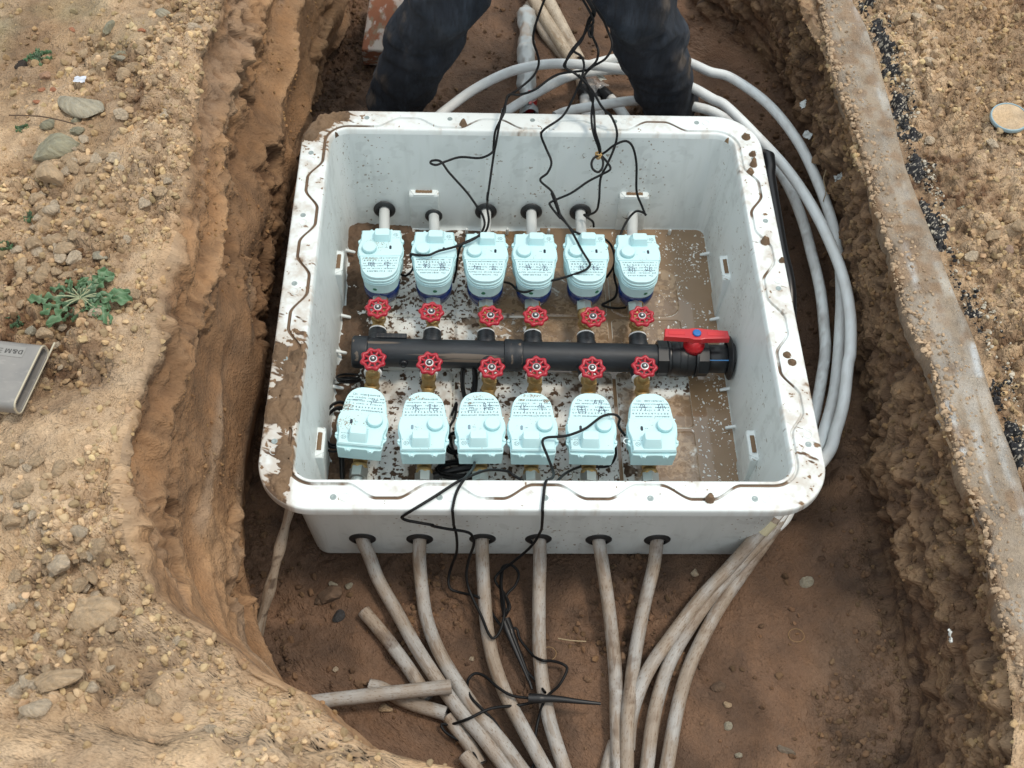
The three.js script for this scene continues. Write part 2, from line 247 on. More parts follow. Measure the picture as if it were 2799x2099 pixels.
    if (wE > 0) {
      const big = fbm(x * 5, z * 5, 8, 3) - 0.5, mid = fbm(x * 18, z * 18, 12, 3) - 0.5, cr = fbm(x * 55, z * 55, 13, 3);
      const d = x - lineAt(RT, z), rough = sstep(0.08, 0.16, d);
      const ek = chunk(x * 30, z * 30, 51), em = chunk(x * 70, z * 70, 57); h += wE * (rough * (0.014 * ek[0] + 0.009 * em[0] - 0.004 * ek[1]) + rough * (0.035 * big + 0.02 * mid) + (0.004 + 0.013 * rough) * (cr - 0.5) + 0.006 * rough * (fbm(x * 120, z * 120, 6, 2) - 0.5));
      let q = mix3(cDry, cDryPale, clamp(0.45 + big * 2 + mid + 0.4 * ek[0])); q = mix3(q, cDryDark, 0.5 * rough * Math.max(ek[1] * 0.8, em[1] * 0.6)); q = mix3(q, cDryDark, 0.6 * sstep(0.48, 0.34, cr) + 0.6 * sstep(0.47, 0.36, fbm(x * 5, z * 5, 15, 3)));
      add(wE, q);
    }
    const tw = wA + wB + wC + wD + wE || 1; h = h / tw * near;
    P[k] = baseP[k] + baseN[k] * h; P[k + 1] = baseP[k + 1] + baseN[k + 1] * h; P[k + 2] = z + baseN[k + 2] * h;
    COL.set([c[0] / tw, c[1] / tw, c[2] / tw], k);
  }
}
const groundN = gridNormals(P);
const UV = new Float32Array(NT * NZ * 2); // metres: arc length across, z along
for (let j = 0; j < NZ; j++) { let s = 0; const j0 = NZ >> 1; for (let i = 0; i < NT; i++) { if (i) s += Math.min(2, Math.hypot(baseP[(j0 * NT + i) * 3] - baseP[(j0 * NT + i - 1) * 3], baseP[(j0 * NT + i) * 3 + 1] - baseP[(j0 * NT + i - 1) * 3 + 1])); UV[(j * NT + i) * 2] = s; UV[(j * NT + i) * 2 + 1] = zs[j]; } }
function groundPiece(name, a, b, mat, label) {
  const n = b - a + 1, g = new THREE.BufferGeometry(), pos = new Float32Array(n * NZ * 3), nor = new Float32Array(n * NZ * 3), col = new Float32Array(n * NZ * 3), uv = new Float32Array(n * NZ * 2), idx = [];
  for (let j = 0; j < NZ; j++) { const s = (j * NT + a), d = j * n; pos.set(P.subarray(s * 3, (s + n) * 3), d * 3); nor.set(groundN.subarray(s * 3, (s + n) * 3), d * 3); col.set(COL.subarray(s * 3, (s + n) * 3), d * 3); uv.set(UV.subarray(s * 2, (s + n) * 2), d * 2); }
  for (let j = 0; j < NZ - 1; j++) for (let i = 0; i < n - 1; i++) { const q = j * n + i; idx.push(q, q + n, q + 1, q + 1, q + n, q + n + 1); }
  for (const [k, v, s] of [['position', pos, 3], ['normal', nor, 3], ['color', col, 3], ['uv', uv, 2]]) g.setAttribute(k, new THREE.BufferAttribute(v, s)); g.setIndex(idx);
  return solo(name, g, mat, label, 'ground', null, 'structure');
}
groundPiece('ground', 0, SEG[2], M.dry, 'dry sandy ground of the bank left of the trench');
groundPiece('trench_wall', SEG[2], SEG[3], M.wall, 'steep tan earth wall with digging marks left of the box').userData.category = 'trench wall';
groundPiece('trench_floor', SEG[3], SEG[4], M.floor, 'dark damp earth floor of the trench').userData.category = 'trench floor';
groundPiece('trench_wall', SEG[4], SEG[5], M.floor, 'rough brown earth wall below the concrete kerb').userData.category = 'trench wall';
groundPiece('ground', SEG[5], NT - 1, M.dry, 'dry gravelly ground beyond the concrete kerb on the right');

// height of the finished ground at (x, z) on banks and floor, from the nearest grid vertices
const rowOf = (z) => clamp(fl((z + 1.55) / 0.0052) + 7, 0, NZ - 1);
function groundY(x, z, top = true) {
  const j = rowOf(z); let best = 0, bd = 9;
  const spans = top ? [[SEG[1], SEG[2] + 4], [SEG[5] - 4, SEG[6]]] : [[SEG[3] - 6, SEG[4] + 6]];
  for (const [a, b] of spans) for (let i = a; i < b; i++) { const d = Math.abs(P[(j * NT + i) * 3] - x); if (d < bd) { bd = d; best = P[(j * NT + i) * 3 + 1]; } }
  return best;
}
// rocks: a lump cut by planes, with uneven faces
function rockGeo(seed, cuts = 9, rough = 0.10, detail = 3) {
  const g = new THREE.IcosahedronGeometry(1, detail), p = g.attributes.position, r = rng(seed * 77 + 5), pl = [];
  for (let i = 0; i < cuts; i++) { const u = r() * 2 - 1, a = r() * PI * 2, s = Math.sqrt(1 - u * u); pl.push([V(s * Math.cos(a), u, s * Math.sin(a)), 0.46 + 0.30 * r()]); }
  const v = V();
  for (let i = 0; i < p.count; i++) { v.fromBufferAttribute(p, i).normalize(); let d = 1; for (const [n, h] of pl) { const c = v.dot(n); if (c > 0.01) d = Math.min(d, h / c); } d *= 1 + rough * (fbm(v.x * 2.6 + seed, v.y * 2.6, v.z * 2.6, 4) - 0.5) * 2; p.setXYZ(i, v.x * d, v.y * d, v.z * d); }
  const uv = g.attributes.uv; for (let i = 0; i < uv.count; i++) uv.setXY(i, p.getX(i) * 0.5 + p.getY(i) * 0.3, p.getZ(i) * 0.5 + p.getY(i) * 0.2);
  g.deleteAttribute('normal'); const m = mergeVertices(g, 1e-5); return detail > 1 ? toCreasedNormals(m, 0.42) : (m.computeVertexNormals(), m);
}
const CRUMB = [1, 2, 3, 4].map((s) => { const g = rockGeo(s + 30, 6, 0.34, 1); return g; });
M.crumb = new THREE.MeshStandardMaterial({ color: 0xffffff, roughness: 0.95, flatShading: true });
// loose crumbs nobody could count, strewn over a span of the swept surface
function strew(name, label, n, seed, pick, size, color, mat = M.crumb) {
  const r = rng(seed), per = CRUMB.map(() => []); let left = n, guard = 0; const q = new THREE.Quaternion(), e = new THREE.Euler(), m = new THREE.Matrix4();
  while (left > 0 && guard++ < n * 30) {
    const at = pick(r); if (!at) continue; const [p, nn, w, gc] = at, s = size(r, w);
    q.setFromEuler(e.set(r() * 6.3, r() * 6.3, r() * 6.3)); m.compose(V(p[0] + nn[0] * s * 0.25, p[1] + nn[1] * s * 0.25, p[2] + nn[2] * s * 0.25), q, V(s * (0.8 + 0.5 * r()), s * (0.6 + 0.4 * r()), s * (0.8 + 0.4 * r())));
    per[fl(r() * 4)].push([m.clone(), color(r, gc)]); left--;
  }
  const grp = new THREE.Group(); grp.name = numbered(name); scene.add(grp); tag(grp, label, 'soil crumbs', null, 'stuff');
  per.forEach((l, k) => { const im = new THREE.InstancedMesh(CRUMB[k], mat, l.length); im.name = 'crumbs'; im.castShadow = im.receiveShadow = true; l.forEach(([mm, c], i) => { im.setMatrixAt(i, mm); im.setColorAt(i, lin(...c)); }); grp.add(im); });
  return grp;
}
const pickIn = (a, b, z0, z1, dens) => (r) => {
  const i = a + fl(r() * (b - a)), j = rowOf(lerp(z0, z1, r())), k = (j * NT + i) * 3, x = P[k], y = P[k + 1], z = P[k + 2], w = dens(x, y, z, r);
  return r() < w ? [[x, y, z], [groundN[k], groundN[k + 1], groundN[k + 2]], w, [COL[k], COL[k + 1], COL[k + 2]]] : null;
};
const tone = (lift, v) => (r, base) => { const t = lift * (1 + v * (r() - 0.5)); return [base[0] * t * (1 + 0.12 * (r() - 0.5)), base[1] * t * 1.01, base[2] * t * (0.92 + 0.15 * (r() - 0.5))]; };
const pw = (r, lo, hi, e) => lo + (hi - lo) * Math.pow(r(), e);
strew('soil_crumbs', 'loose tan crumbs and grit over the left bank', 17000, 5, pickIn(SEG[1], SEG[2] + 2, -1.2, 1.1, (x, y, z) => clamp(sstep(0.40, 0.62, fbm(x * 6, z * 6, 8, 3)) + 0.15)), (r) => pw(r, 0.0011, 0.0085, 4), tone(0.86, 0.6));
strew('soil_crumbs', 'loose tan crumbs and gravel over the right bank', 18000, 6, pickIn(SEG[5] + 30, SEG[6], -1.1, 1.1, (x, y, z) => clamp(sstep(0.07, 0.2, x - lineAt(RT, z)) * (0.35 + sstep(0.4, 0.6, fbm(x * 5, z * 5, 19, 3))))), (r) => pw(r, 0.0011, 0.0082, 4.2), tone(0.86, 0.6));
strew('soil_crumbs', 'dark damp soil crumbs on the trench floor', 10000, 7, pickIn(SEG[3], SEG[4], -1.35, 1.05, (x, y, z) => clamp(0.10 + sstep(-0.38, -0.56, x) + sstep(0.5, 0.64, fbm(x * 5, z * 5, 23, 3)) + 0.5 * sstep(0.55, 0.66, x)) * (Math.abs(x) < 0.43 && Math.abs(z) < 0.43 ? 0 : 1)), (r) => pw(r, 0.001, 0.0085, 4.2), tone(0.86, 0.6));
strew('soil_crumbs', 'crumbs and clods clinging to the right trench wall', 5000, 8, pickIn(SEG[4] + 10, SEG[5] + 4, -1.2, 1.0, (x, y, z) => clamp(0.15 + sstep(0.12, 0.36, y))), (r) => pw(r, 0.0012, 0.008, 4), tone(0.86, 0.6));
strew('soil_crumbs', 'crumbs on the ledges of the left trench wall', 1500, 9, pickIn(SEG[2], SEG[3], -1.2, 0.9, (x, y, z) => 0.6 * sstep(0.50, 0.66, fbm(z * 7, y * 3.2, 14, 4))), (r) => pw(r, 0.001, 0.005, 4), tone(0.86, 0.6));

// ------------------------------------------------------------------ white plastic meter box
const RIM = 0.305, FLOOR = 0.015, HOLE = 0.182, HALF = 0.5, RAD = 0.10;
const perim = (() => { // evenly spaced points of a rounded square: [x, z, nx, nz, along] ; along is null on arcs
  const s = HALF - RAD, L = 2 * s, A = RAD * PI / 2, T = 4 * (L + A), out = [], N = 1240;
  for (let k = 0; k < N; k++) {
    let u = (k / N) * T; const side = fl(u / (L + A)) % 4; u -= side * (L + A);
    let x, z, nx, nz, al = null;
    if (u < L) { al = u - s; x = al; z = HALF; nx = 0; nz = 1; } else { const a = (u - L) / RAD; nx = Math.sin(a); nz = Math.cos(a); x = s + RAD * nx; z = s + RAD * nz; }
    const c = [1, 0, -1, 0][side], d = [0, 1, 0, -1][side]; // turn by side * 90 degrees
    out.push([x * c + z * d, -x * d + z * c, nx * c + nz * d, -nx * d + nz * c, al]);
  }
  return out;
})();
const plateau = (al) => { if (al === null || Math.abs(al) > 2 * HOLE) return 1; const k = Math.round(al / HOLE) * HOLE; return sstep(0.074, 0.020, Math.abs(al - k)); };
const grooveAt = perim.map((p) => 0.023 + 0.0275 * plateau(p[4]));
const inset = (p, d) => [p[0] - p[2] * d, p[1] - p[3] * d];
function ringGeo(rings) { // rings: fn(k) -> list of [d, y]; same count for every k
  const N = perim.length, m = rings(0).length;
  return gridGeo(m, N + 1, (i, j) => { const p = perim[j % N], [d, y] = rings(j % N)[i], [x, z] = inset(p, d); return [x, y, z, x, z]; });
}
const BLOBS = [[.468,.305,-.431], [.475,.305,-.377], [.473,.305,-.346], [.463,.305,-.325], [.467,.305,-.123], [.493,.305,-.072], [.468,.305,.164], [.475,.305,.182], [.285,.305,.477], [-.153,.305,-.46]].map((p, i) => [p[0], p[2], [0.011, 0.0085, 0.010, 0.009, 0.011, 0.006, 0.008, 0.009, 0.010, 0.010][i]]);
// mud: how thickly soil lies on the rim at (x, z)
function rimMud(x, z) {
  const left = sstep(-0.43, -0.445, x), n = fbm(x * 34, z * 34, 2, 4), f = fbm(x * 120, z * 120, 5, 3), st = fbm(x * 30 + z * 12, z * 90 - x * 40, 8, 4);
  let D = -0.16;
  D += left * 0.54 * sstep(0.10, 0.15, z + 0.05 * (n - 0.5)) * sstep(0.34, 0.29, z);
  D += left * 0.30 * sstep(0.28, 0.33, z) * sstep(0.47, 0.44, z);
  D += 0.30 * left * sstep(-0.02, 0.10, z) * sstep(-0.45, -0.47, -0.93 - x * 1) + left * 0.2 * sstep(-0.30, -0.40, z) + left * 0.12;
  const cb = Math.hypot(x + 0.40, z + 0.40); D += 0.62 * sstep(0.060, 0.082, cb) * sstep(-0.375, -0.425, x) * sstep(-0.375, -0.425, z) + 0.30 * sstep(-0.26, -0.42, x) * sstep(-0.43, -0.45, z);
  D += 0.16 * sstep(0.36, 0.44, x) * sstep(0.20, 0.36, z) + 0.10 * sstep(0.43, 0.45, x) + 0.10 * sstep(0.42, 0.45, z) * sstep(-0.30, -0.45, x);
  const patch = Math.max(n, st * 0.98); for (const [bx, bz, br] of BLOBS) D += 1.5 * sstep(br, br * 0.5, Math.hypot(x - bx, (z - bz)) + 0.006 * (n - 0.5));
  return { D, cover: clamp(sstep(0.72 - D * 0.55, 0.82 - D * 0.55, patch) + sstep(0.775 - D * 0.35, 0.80 - D * 0.35, f)), n, f };
}
const MUD = [0.205, 0.130, 0.076], MUDD = [0.10, 0.062, 0.038], WHITE = [0.76, 0.815, 0.815];
const grooveDist = (x, z) => { // signed distance across the rim to the groove line, and d
  const ax = Math.abs(x), az = Math.abs(z), s = HALF - RAD; let d, al;
  if (ax > s && az > s) { d = RAD - Math.hypot(ax - s, az - s); al = null; } else if (ax > az) { d = HALF - ax; al = z; } else { d = HALF - az; al = x; }
  return [d - (0.023 + 0.0275 * plateau(al)), d, al];
};
// plates of the moulded floor
const PX = [-0.345, -0.17, 0.005, 0.178, 0.344], PZ = [-0.298, -0.148, 0.0, 0.15, 0.46];
function plate(x, z) { // 1 on a raised plate, 0 in the channels
  if (x < PX[0] || x > PX[4] || z < PZ[0] || z > PZ[4]) return 0;
  let i = 0; while (x > PX[i + 1]) i++; let j = 0; while (z > PZ[j + 1]) j++;
  const cx = (PX[i] + PX[i + 1]) / 2, cz = (PZ[j] + PZ[j + 1]) / 2, hx = (PX[i + 1] - PX[i]) / 2 - 0.003, hz = (PZ[j + 1] - PZ[j]) / 2 - 0.003, r = (i === 3 && j === 0) || (i === 0 && j === 0) ? 0.035 : 0.012;
  const qx = Math.abs(x - cx) - hx + r, qz = Math.abs(z - cz) - hz + r, sd = Math.min(Math.max(qx, qz), 0) + Math.hypot(Math.max(qx, 0), Math.max(qz, 0)) - r;
  return sstep(0.002, -0.002, sd);
}
function floorLook(x, z) { // colour and wetness of the box floor
  const n = fbm(x * 24, z * 24, 31, 4), f = fbm(x * 190, z * 190, 7, 3), g = fbm(x * 80, z * 80, 9, 3), pl = plate(x, z);
  const strip = sstep(-0.335, -0.385, x), back = sstep(-0.27, -0.34, z), right = sstep(0.02, 0.20, x + 0.25 * (n - 0.5));
  let D = 0.29 + 0.55 * strip + 0.28 * back + 0.22 * sstep(-0.05, -0.2, z) * sstep(0.1, -0.1, x) + 0.10 * sstep(0.15, 0.3, z) + 0.16 * (1 - pl) + 0.12 * sstep(0.05, 0.25, x) * sstep(0.1, 0.35, z) - 0.26 * sstep(-0.30, -0.24, x) * sstep(-0.19, -0.24, x) * sstep(-0.16, -0.10, z) * sstep(0.0, -0.05, z);
  const spk = clamp(sstep(0.74 - D * 0.30, 0.79 - D * 0.30, f) + sstep(0.755 - D * 0.28, 0.79 - D * 0.28, g) + sstep(0.77 - D * 0.28, 0.84 - D * 0.28, n));
  // brown wet film over the back right plates, wiped in arcs
  const sw = fbm(x * 22 + 6 * n, z * 60 + 5 * g, 3, 4), wipe = fbm((x + z * 0.6) * 14, (z - x * 0.8) * 80, 13, 3);
  let film = sstep(0.40, 0.56, 0.55 * sw + 0.35 * wipe + 0.38 * right * sstep(0.06, -0.05, z) - 0.05 + 0.22 * sstep(-0.16, -0.02, x) * sstep(0.04, -0.06, z));
  film *= sstep(-0.20, -0.06, x) * sstep(0.045, -0.02, z); film = Math.max(film, 0.95 * sstep(0.44, 0.6, n + 0.25 * sstep(0.20, 0.30, x) * sstep(0.05, 0.12, z)) * sstep(0.16, 0.22, x) * sstep(0.02, 0.06, z));
  const dust = sstep(0.35, 0.65, 0.5 * n + 0.5 * fbm(x * 60, z * 60, 55, 3)), halo = clamp(sstep(0.64 - D * 0.28, 0.80 - D * 0.28, n) + 0.6 * sstep(0.60 - D * 0.28, 0.78 - D * 0.28, g)), dirt = mix3([0.05, 0.03, 0.019], [0.12, 0.072, 0.042], f), brown = mix3([0.21, 0.128, 0.066], [0.36, 0.245, 0.145], sstep(0.45, 0.65, sw));
  let c = mix3(mix3([0.80, 0.83, 0.81], [0.64, 0.64, 0.61], 0.7 * sstep(0.4, 0.7, n)), [0.36, 0.265, 0.18], 0.16 * dust + 0.42 * halo); c = mix3(c, dirt, spk * (1 - film * 0.6)); c = mix3(c, brown, film * (pl > 0.5 ? 0.92 : 1)); c = mix3(c, [0.80, 0.79, 0.72], 0.85 * (pl > 0.03 && pl < 0.97 ? 1 : 0) * sstep(0.35, 0.55, fbm(x * 40, z * 40, 77, 2)));
  return [c, film, spk];
}
const PLAN = 1.04, NTEX = 2048;
const planLook = (() => {
  const look = new Uint8Array(NTEX * NTEX * 4), rgh = new Uint8Array(1024 * 1024 * 4);
  for (let j = 0; j < NTEX; j++) for (let i = 0; i < NTEX; i++) {
    const x = ((i + 0.5) / NTEX - 0.5) * PLAN, z = ((j + 0.5) / NTEX - 0.5) * PLAN, k = (j * NTEX + i) * 4; let c, r = 0.42;
    if (Math.max(Math.abs(x), Math.abs(z)) < 0.43) { const [q, film, spk] = floorLook(x, z); c = q; r = lerp(lerp(0.4, 0.9, spk), 0.12, film); }
    else {
      const [gd, d, al] = grooveDist(x, z), m = rimMud(x, z); c = mix3(WHITE, [0.66, 0.70, 0.69], 0.35 * m.n * m.f);
      const film = sstep(0.30, 0.62, m.n * 0.6 + m.D * 0.75 + 0.25 * m.f); c = mix3(c, [0.40, 0.30, 0.21], 0.55 * film); c = mix3(c, mix3(MUD, MUDD, sstep(0.55, 0.35, m.f)), m.cover * (d > 0.0015 ? 1 : 0.5));
      const gx = fbm(x * 22, z * 22, 61, 2) + 0.45 * sstep(-0.38, -0.44, x) + 0.16 * sstep(0.43, 0.45, z) - 0.05 * sstep(0, 0.3, x);
      if (Math.abs(gd) < 0.0036) c = mix3(c, mix3(MUDD, MUD, m.f), sstep(0.0036, 0.0024, Math.abs(gd)) * (0.08 + 0.92 * sstep(0.50, 0.64, gx + 0.12 * (m.f - 0.5))));
      r = lerp(0.38, 0.92, m.cover);
    }
    look[k] = clamp(toS(c[0])) * 255; look[k + 1] = clamp(toS(c[1])) * 255; look[k + 2] = clamp(toS(c[2])) * 255; look[k + 3] = 255;
    if (!(i & 1) && !(j & 1)) { const q = ((j >> 1) * 1024 + (i >> 1)) * 4; rgh[q] = rgh[q + 1] = rgh[q + 2] = r * 255; rgh[q + 3] = 255; }
  }
  const mk = (a, n, srgb) => { const t = new THREE.DataTexture(a, n, n); t.magFilter = THREE.LinearFilter; t.minFilter = THREE.LinearMipmapLinearFilter; t.generateMipmaps = true; if (srgb) t.colorSpace = THREE.SRGBColorSpace; t.repeat.set(1 / PLAN, 1 / PLAN); t.offset.set(0.5, 0.5); t.wrapS = t.wrapT = THREE.ClampToEdgeWrapping; t.needsUpdate = true; return t; };
  return { map: mk(look, NTEX, true), rough: mk(rgh, 1024, false) };
})();
M.boxPlan = new THREE.MeshStandardMaterial({ map: planLook.map, roughnessMap: planLook.rough, roughness: 1 });
// side walls: the same plastic with faint grey scuffs and runs
const scuff = dataTex(1024, (u, v) => {
  const a = fbmT(u + 0.02 * fbmT(u, v, 6, 2, 3), v * 0.5, 10, 5, 4), b = fbmT(u, v * 0.15, 40, 3, 8), s = fbmT((u + v * 0.35), v, 26, 3, 15), k = 1 - 0.07 * sstep(0.52, 0.78, a) - 0.06 * sstep(0.5, 0.75, b) - 0.09 * sstep(0.62, 0.74, s), d = sstep(0.80, 0.82, fbmT(u, v, 110, 2, 33)) * sstep(0.4, 0.6, fbmT(u, v, 7, 2, 41));
  return S3(mix3([0.72 * k, 0.775 * k, 0.77 * k], [0.2, 0.14, 0.09], d * 0.8));
}, { srgb: true });
M.boxWall = new THREE.MeshStandardMaterial({ map: rep(scuff, 1.6, 1.6), roughness: 0.42 });
M.boxWhite = std([0.74, 0.79, 0.785], 0.42);
const box = thing('meter_box', [0, 0, 0], 'large square white plastic meter box sunk in the trench, mud smeared on its rim', 'meter box');
{
  const lerpPts = (a, b, n) => Array.from({ length: n }, (_, i) => lerp(a, b, i / n));
  part('rim', ringGeo((k) => {
    const g = grooveAt[k];
    return [[0.0625, RIM - 0.012], [0.0608, RIM - 0.004], [0.059, RIM - 0.0008], [0.0575, RIM], ...lerpPts(0.056, g + 0.0042, 4).map((d) => [d, RIM]), [g + 0.0036, RIM], [g + 0.0028, RIM - 0.0012], [g + 0.0024, RIM - 0.0045], [g, RIM - 0.005], [g - 0.0024, RIM - 0.0045], [g - 0.0028, RIM - 0.0012], [g - 0.0036, RIM],
      ...lerpPts(g - 0.0052, 0.006, 5).map((d) => [d, RIM]), [0.004, RIM - 0.0002], [0.0014, RIM - 0.0014], [0.0002, RIM - 0.004], [0, RIM - 0.008], [0, RIM - 0.019], [0.0015, RIM - 0.021], [0.005, RIM - 0.0215], [0.040, RIM - 0.0215]];
  }), M.boxPlan, box);
  const N = perim.length, run = []; { let s = 0; for (let k = 0; k <= N; k++) { run.push(s); s += 3.83 / N; } }
  const wall = (d0, y0, d1, y1, n) => gridGeo(n, N + 1, (i, j) => { const t = i / (n - 1), [x, z] = inset(perim[j % N], lerp(d0, d1, t)); return [x, lerp(y0, y1, t), z, run[j], lerp(y0, y1, t)]; });
  const fillet = (d, y, r, s) => gridGeo(6, N + 1, (i, j) => { const a = (i / 5) * PI / 2, [x, z] = inset(perim[j % N], d + s * r * (1 - Math.cos(a))); return [x, y + r * (1 - Math.sin(a)), z, run[j], y + r * (1 - Math.sin(a))]; });
  part('inner_wall', merge([wall(0.0625, RIM - 0.012, 0.0785, FLOOR + 0.010, 8), fillet(0.0785, FLOOR, 0.010, 1)]), M.boxWall, box);
  part('outer_wall', merge([wall(0.040, RIM - 0.0215, 0.0665, 0.012, 8), fillet(0.0665, 0, 0.012, 1)]), M.boxWall, box);
  const n = 236, fw = 0.425;
  part('floor_plate', gridGeo(n, n, (i, j) => { const x = lerp(-fw, fw, i / (n - 1)), z = lerp(-fw, fw, j / (n - 1)); return [x, FLOOR + 0.0075 * plate(x, z) + 0.0008 * fbm(x * 60, z * 60, 2, 2), z, x, z]; }), M.boxPlan, box).name = 'floor';
  // threaded inserts and mould rings along the rim
  M.insert = std([0.30, 0.36, 0.36], 0.45, { metalness: 0.3 });
  const ins = lathe([[0, 0.0002], [0.0022, 0.0002], [0.0028, 0.0009], [0.0052, 0.0009], [0.0056, 0.0004], [0.0056, -0.002]], 20), ring = xf(new THREE.TorusGeometry(0.0078, 0.00055, 6, 28), [0, 0, 0], [PI / 2, 0, 0]);
  for (let k = -2; k <= 2; k++) for (const [x, z, ax] of [[k * HOLE, 0.476, 0], [k * HOLE, -0.476, 0], [0.476, k * HOLE, 1], [-0.476, k * HOLE, 1]]) {
    part('threaded_insert', ins, M.insert, box).position.set(x, RIM, z);
    const o = ax ? [x + 0.002, z + (x < 0 ? 0.02 : -0.021)] : [x + 0.020, z]; if (z > 0.4 || z < -0.4 || ax) part('mould_ring', ring, M.boxWhite, box).position.set(o[0], RIM + 0.0003, o[1]);
  }
  // bosses with a slot on top, moulded to the inside of the walls
  const boss = (x, z, turn, w, top) => {
    const g = new THREE.Group(); g.name = 'boss'; g.position.set(x, FLOOR, z); g.rotation.y = turn; box.add(g);
    const H = top - FLOOR, s = new THREE.Shape([[-0.012, 0], [0.0035, 0], [0.0085, H - 0.003], [0.007, H], [-0.012, H]].map((p) => new THREE.Vector2(...p)));
    const body = new THREE.ExtrudeGeometry(s, { depth: w - 0.012, bevelEnabled: true, bevelSize: 0.002, bevelThickness: 0.006, bevelSegments: 3 }); xf(body, [0, 0, -(w - 0.012) / 2]); xf(body, [0, 0, 0], [0, -PI / 2, 0]);
    part('boss_body', body, M.boxWall, g);
    const ls = new THREE.Shape([[-w / 2, -0.010], [w / 2, -0.010], [w / 2 - 0.012, 0.0095], [-w / 2 + 0.012, 0.0095]].map((p) => new THREE.Vector2(...p))), lip = new THREE.ExtrudeGeometry(ls, { depth: 0.002, bevelEnabled: true, bevelSize: 0.001, bevelThickness: 0.001, bevelSegments: 2 }); xf(lip, [0, H + 0.0028, 0], [PI / 2, 0, 0]); part('shelf_lip', lip, M.boxWhite, g);
    const dirt = gridGeo(16, 5, (i, j) => { const u = i / 15 - 0.5, v = j / 4 - 0.5; return [u * (w - 0.03), H + 0.0042 + 0.003 * fbm(u * 18 + x * 50, v * 4, z * 30, 2) - 0.0012 * (Math.abs(v) > 0.4 ? 1 : 0), 0.0005 + v * 0.009]; }); part('slot_soil', dirt, M.mudClod, g);
  };
  M.mudClod = new THREE.MeshStandardMaterial({ color: lin(0.20, 0.130, 0.078), roughness: 0.95, map: rep(floorTex.map, 2.2), bumpMap: rep(floorTex.bump, 2.2), bumpScale: 0.004 });
  boss(-0.243, -0.423, 0, 0.068, 0.130); boss(0.242, -0.423, 0, 0.068, 0.132); boss(-0.423, -0.212, PI / 2, 0.070, 0.125); boss(-0.423, 0.262, PI / 2, 0.070, 0.140);
  boss(0.423, -0.190, -PI / 2, 0.070, 0.148); boss(0.423, 0.264, -PI / 2, 0.070, 0.142);
  // small white pegs round the foot of the walls
  const peg = lathe([[0, 0.024], [0.0026, 0.0235], [0.0034, 0.021], [0.004, 0], [0, 0]], 10);
  for (const [x, , z] of [[-.145,.03,-.401],[-.049,.03,-.403],[.049,.03,-.403],[.337,.03,-.406]]) { const m = part('peg', peg, M.boxWhite, box); m.position.set(x, 0.018, z); m.rotation.x = 0.25; }
  for (const [x, , z] of [[-.418,.03,-.327],[-.415,.03,-.135],[-.417,.03,-.036],[-.417,.03,.057],[-.42,.03,.115]]) { const m = part('peg', peg, M.boxWhite, box); m.position.set(x - 0.006, 0.038, z); m.rotation.z = -1.9; }
  for (const [x, , z] of [[.418,.03,-.333],[.419,.03,-.139],[.419,.03,.053],[.419,.03,.15]]) { const m = part('peg', peg, M.boxWhite, box); m.position.set(x + 0.006, 0.036, z); m.rotation.z = 1.9; }
  // rubber grommets where pipes pass the walls
  M.rubber = std([0.018, 0.02, 0.022], 0.42);
  const grom = (ro, ri, t) => lathe([[ri, -0.012], [ri, t], [ri + 0.002, t + 0.0015], [ro * 0.72, t + 0.0015], [ro - 0.002, 0.0025], [ro, 0.001], [ro, -0.001], [ri, -0.001]], 32);
  const gr = grom(0.0255, 0.0145, 0.004);
  const GB = [[-0.336, 0.078], [-0.2215, 0.071], [-0.100, 0.076], [0.006, 0.077], [0.121, 0.078]], GF = [[-0.333, 0.084], [-0.225, 0.083], [-0.106, 0.085], [0, 0.085], [0.115, 0.083], [0.227, 0.083]];
  for (const [x, y] of GB) { const m = part('grommet', gr, M.rubber, box); m.position.set(x, y, -0.4175); m.rotation.set(PI / 2 - 0.055, 0, 0); if (Math.abs(x + 0.2215) < 0.01) m.scale.set(0.8, 1, 0.8), m.position.z += 0.011; }
  for (const [x, y] of GF) { const m = part('grommet', gr, M.rubber, box); m.position.set(x, y, 0.4405); m.rotation.set(PI / 2 + 0.09, 0, 0); }
  const bg = part('pipe_flange', grom(0.047, 0.032, 0.006), M.rubber, box); bg.position.set(0.4175, 0.085, 0.009); bg.rotation.set(0, 0, PI / 2);
}
// soil heaped on the rim and in the corners of the box floor
function mudPatch(name, label, x0, x1, z0, z1, step, hf, base, mat, cat = 'mud', follow) {
  const nx = Math.ceil((x1 - x0) / step) + 1, nz = Math.ceil((z1 - z0) / step) + 1, pos = [], uv = [], idx = [], id = new Int32Array(nx * nz).fill(-1), hs = new Float32Array(nx * nz);
  for (let j = 0; j < nz; j++) for (let i = 0; i < nx; i++) hs[j * nx + i] = hf(x0 + i * step, z0 + j * step);
  const vert = (i, j) => { const k = j * nx + i; if (id[k] < 0) { id[k] = pos.length / 3; const x = x0 + i * step, z = z0 + j * step; pos.push(x, (follow ? follow(x, z) : base) + Math.max(hs[k], follow ? -0.006 : -0.0008), z); uv.push(x, z); } return id[k]; };
  for (let j = 0; j < nz - 1; j++) for (let i = 0; i < nx - 1; i++) { const k = j * nx + i; if (Math.max(hs[k], hs[k + 1], hs[k + nx], hs[k + nx + 1]) <= 0) continue; const a = vert(i, j), b = vert(i + 1, j), c = vert(i, j + 1), d = vert(i + 1, j + 1); idx.push(a, c, b, b, c, d); }
  const g = new THREE.BufferGeometry(); g.setAttribute('position', new THREE.Float32BufferAttribute(pos, 3)); g.setAttribute('uv', new THREE.Float32BufferAttribute(uv, 2)); g.setIndex(idx); g.computeVertexNormals();
  return solo(name, g, mat, label, cat, null, 'stuff');
}
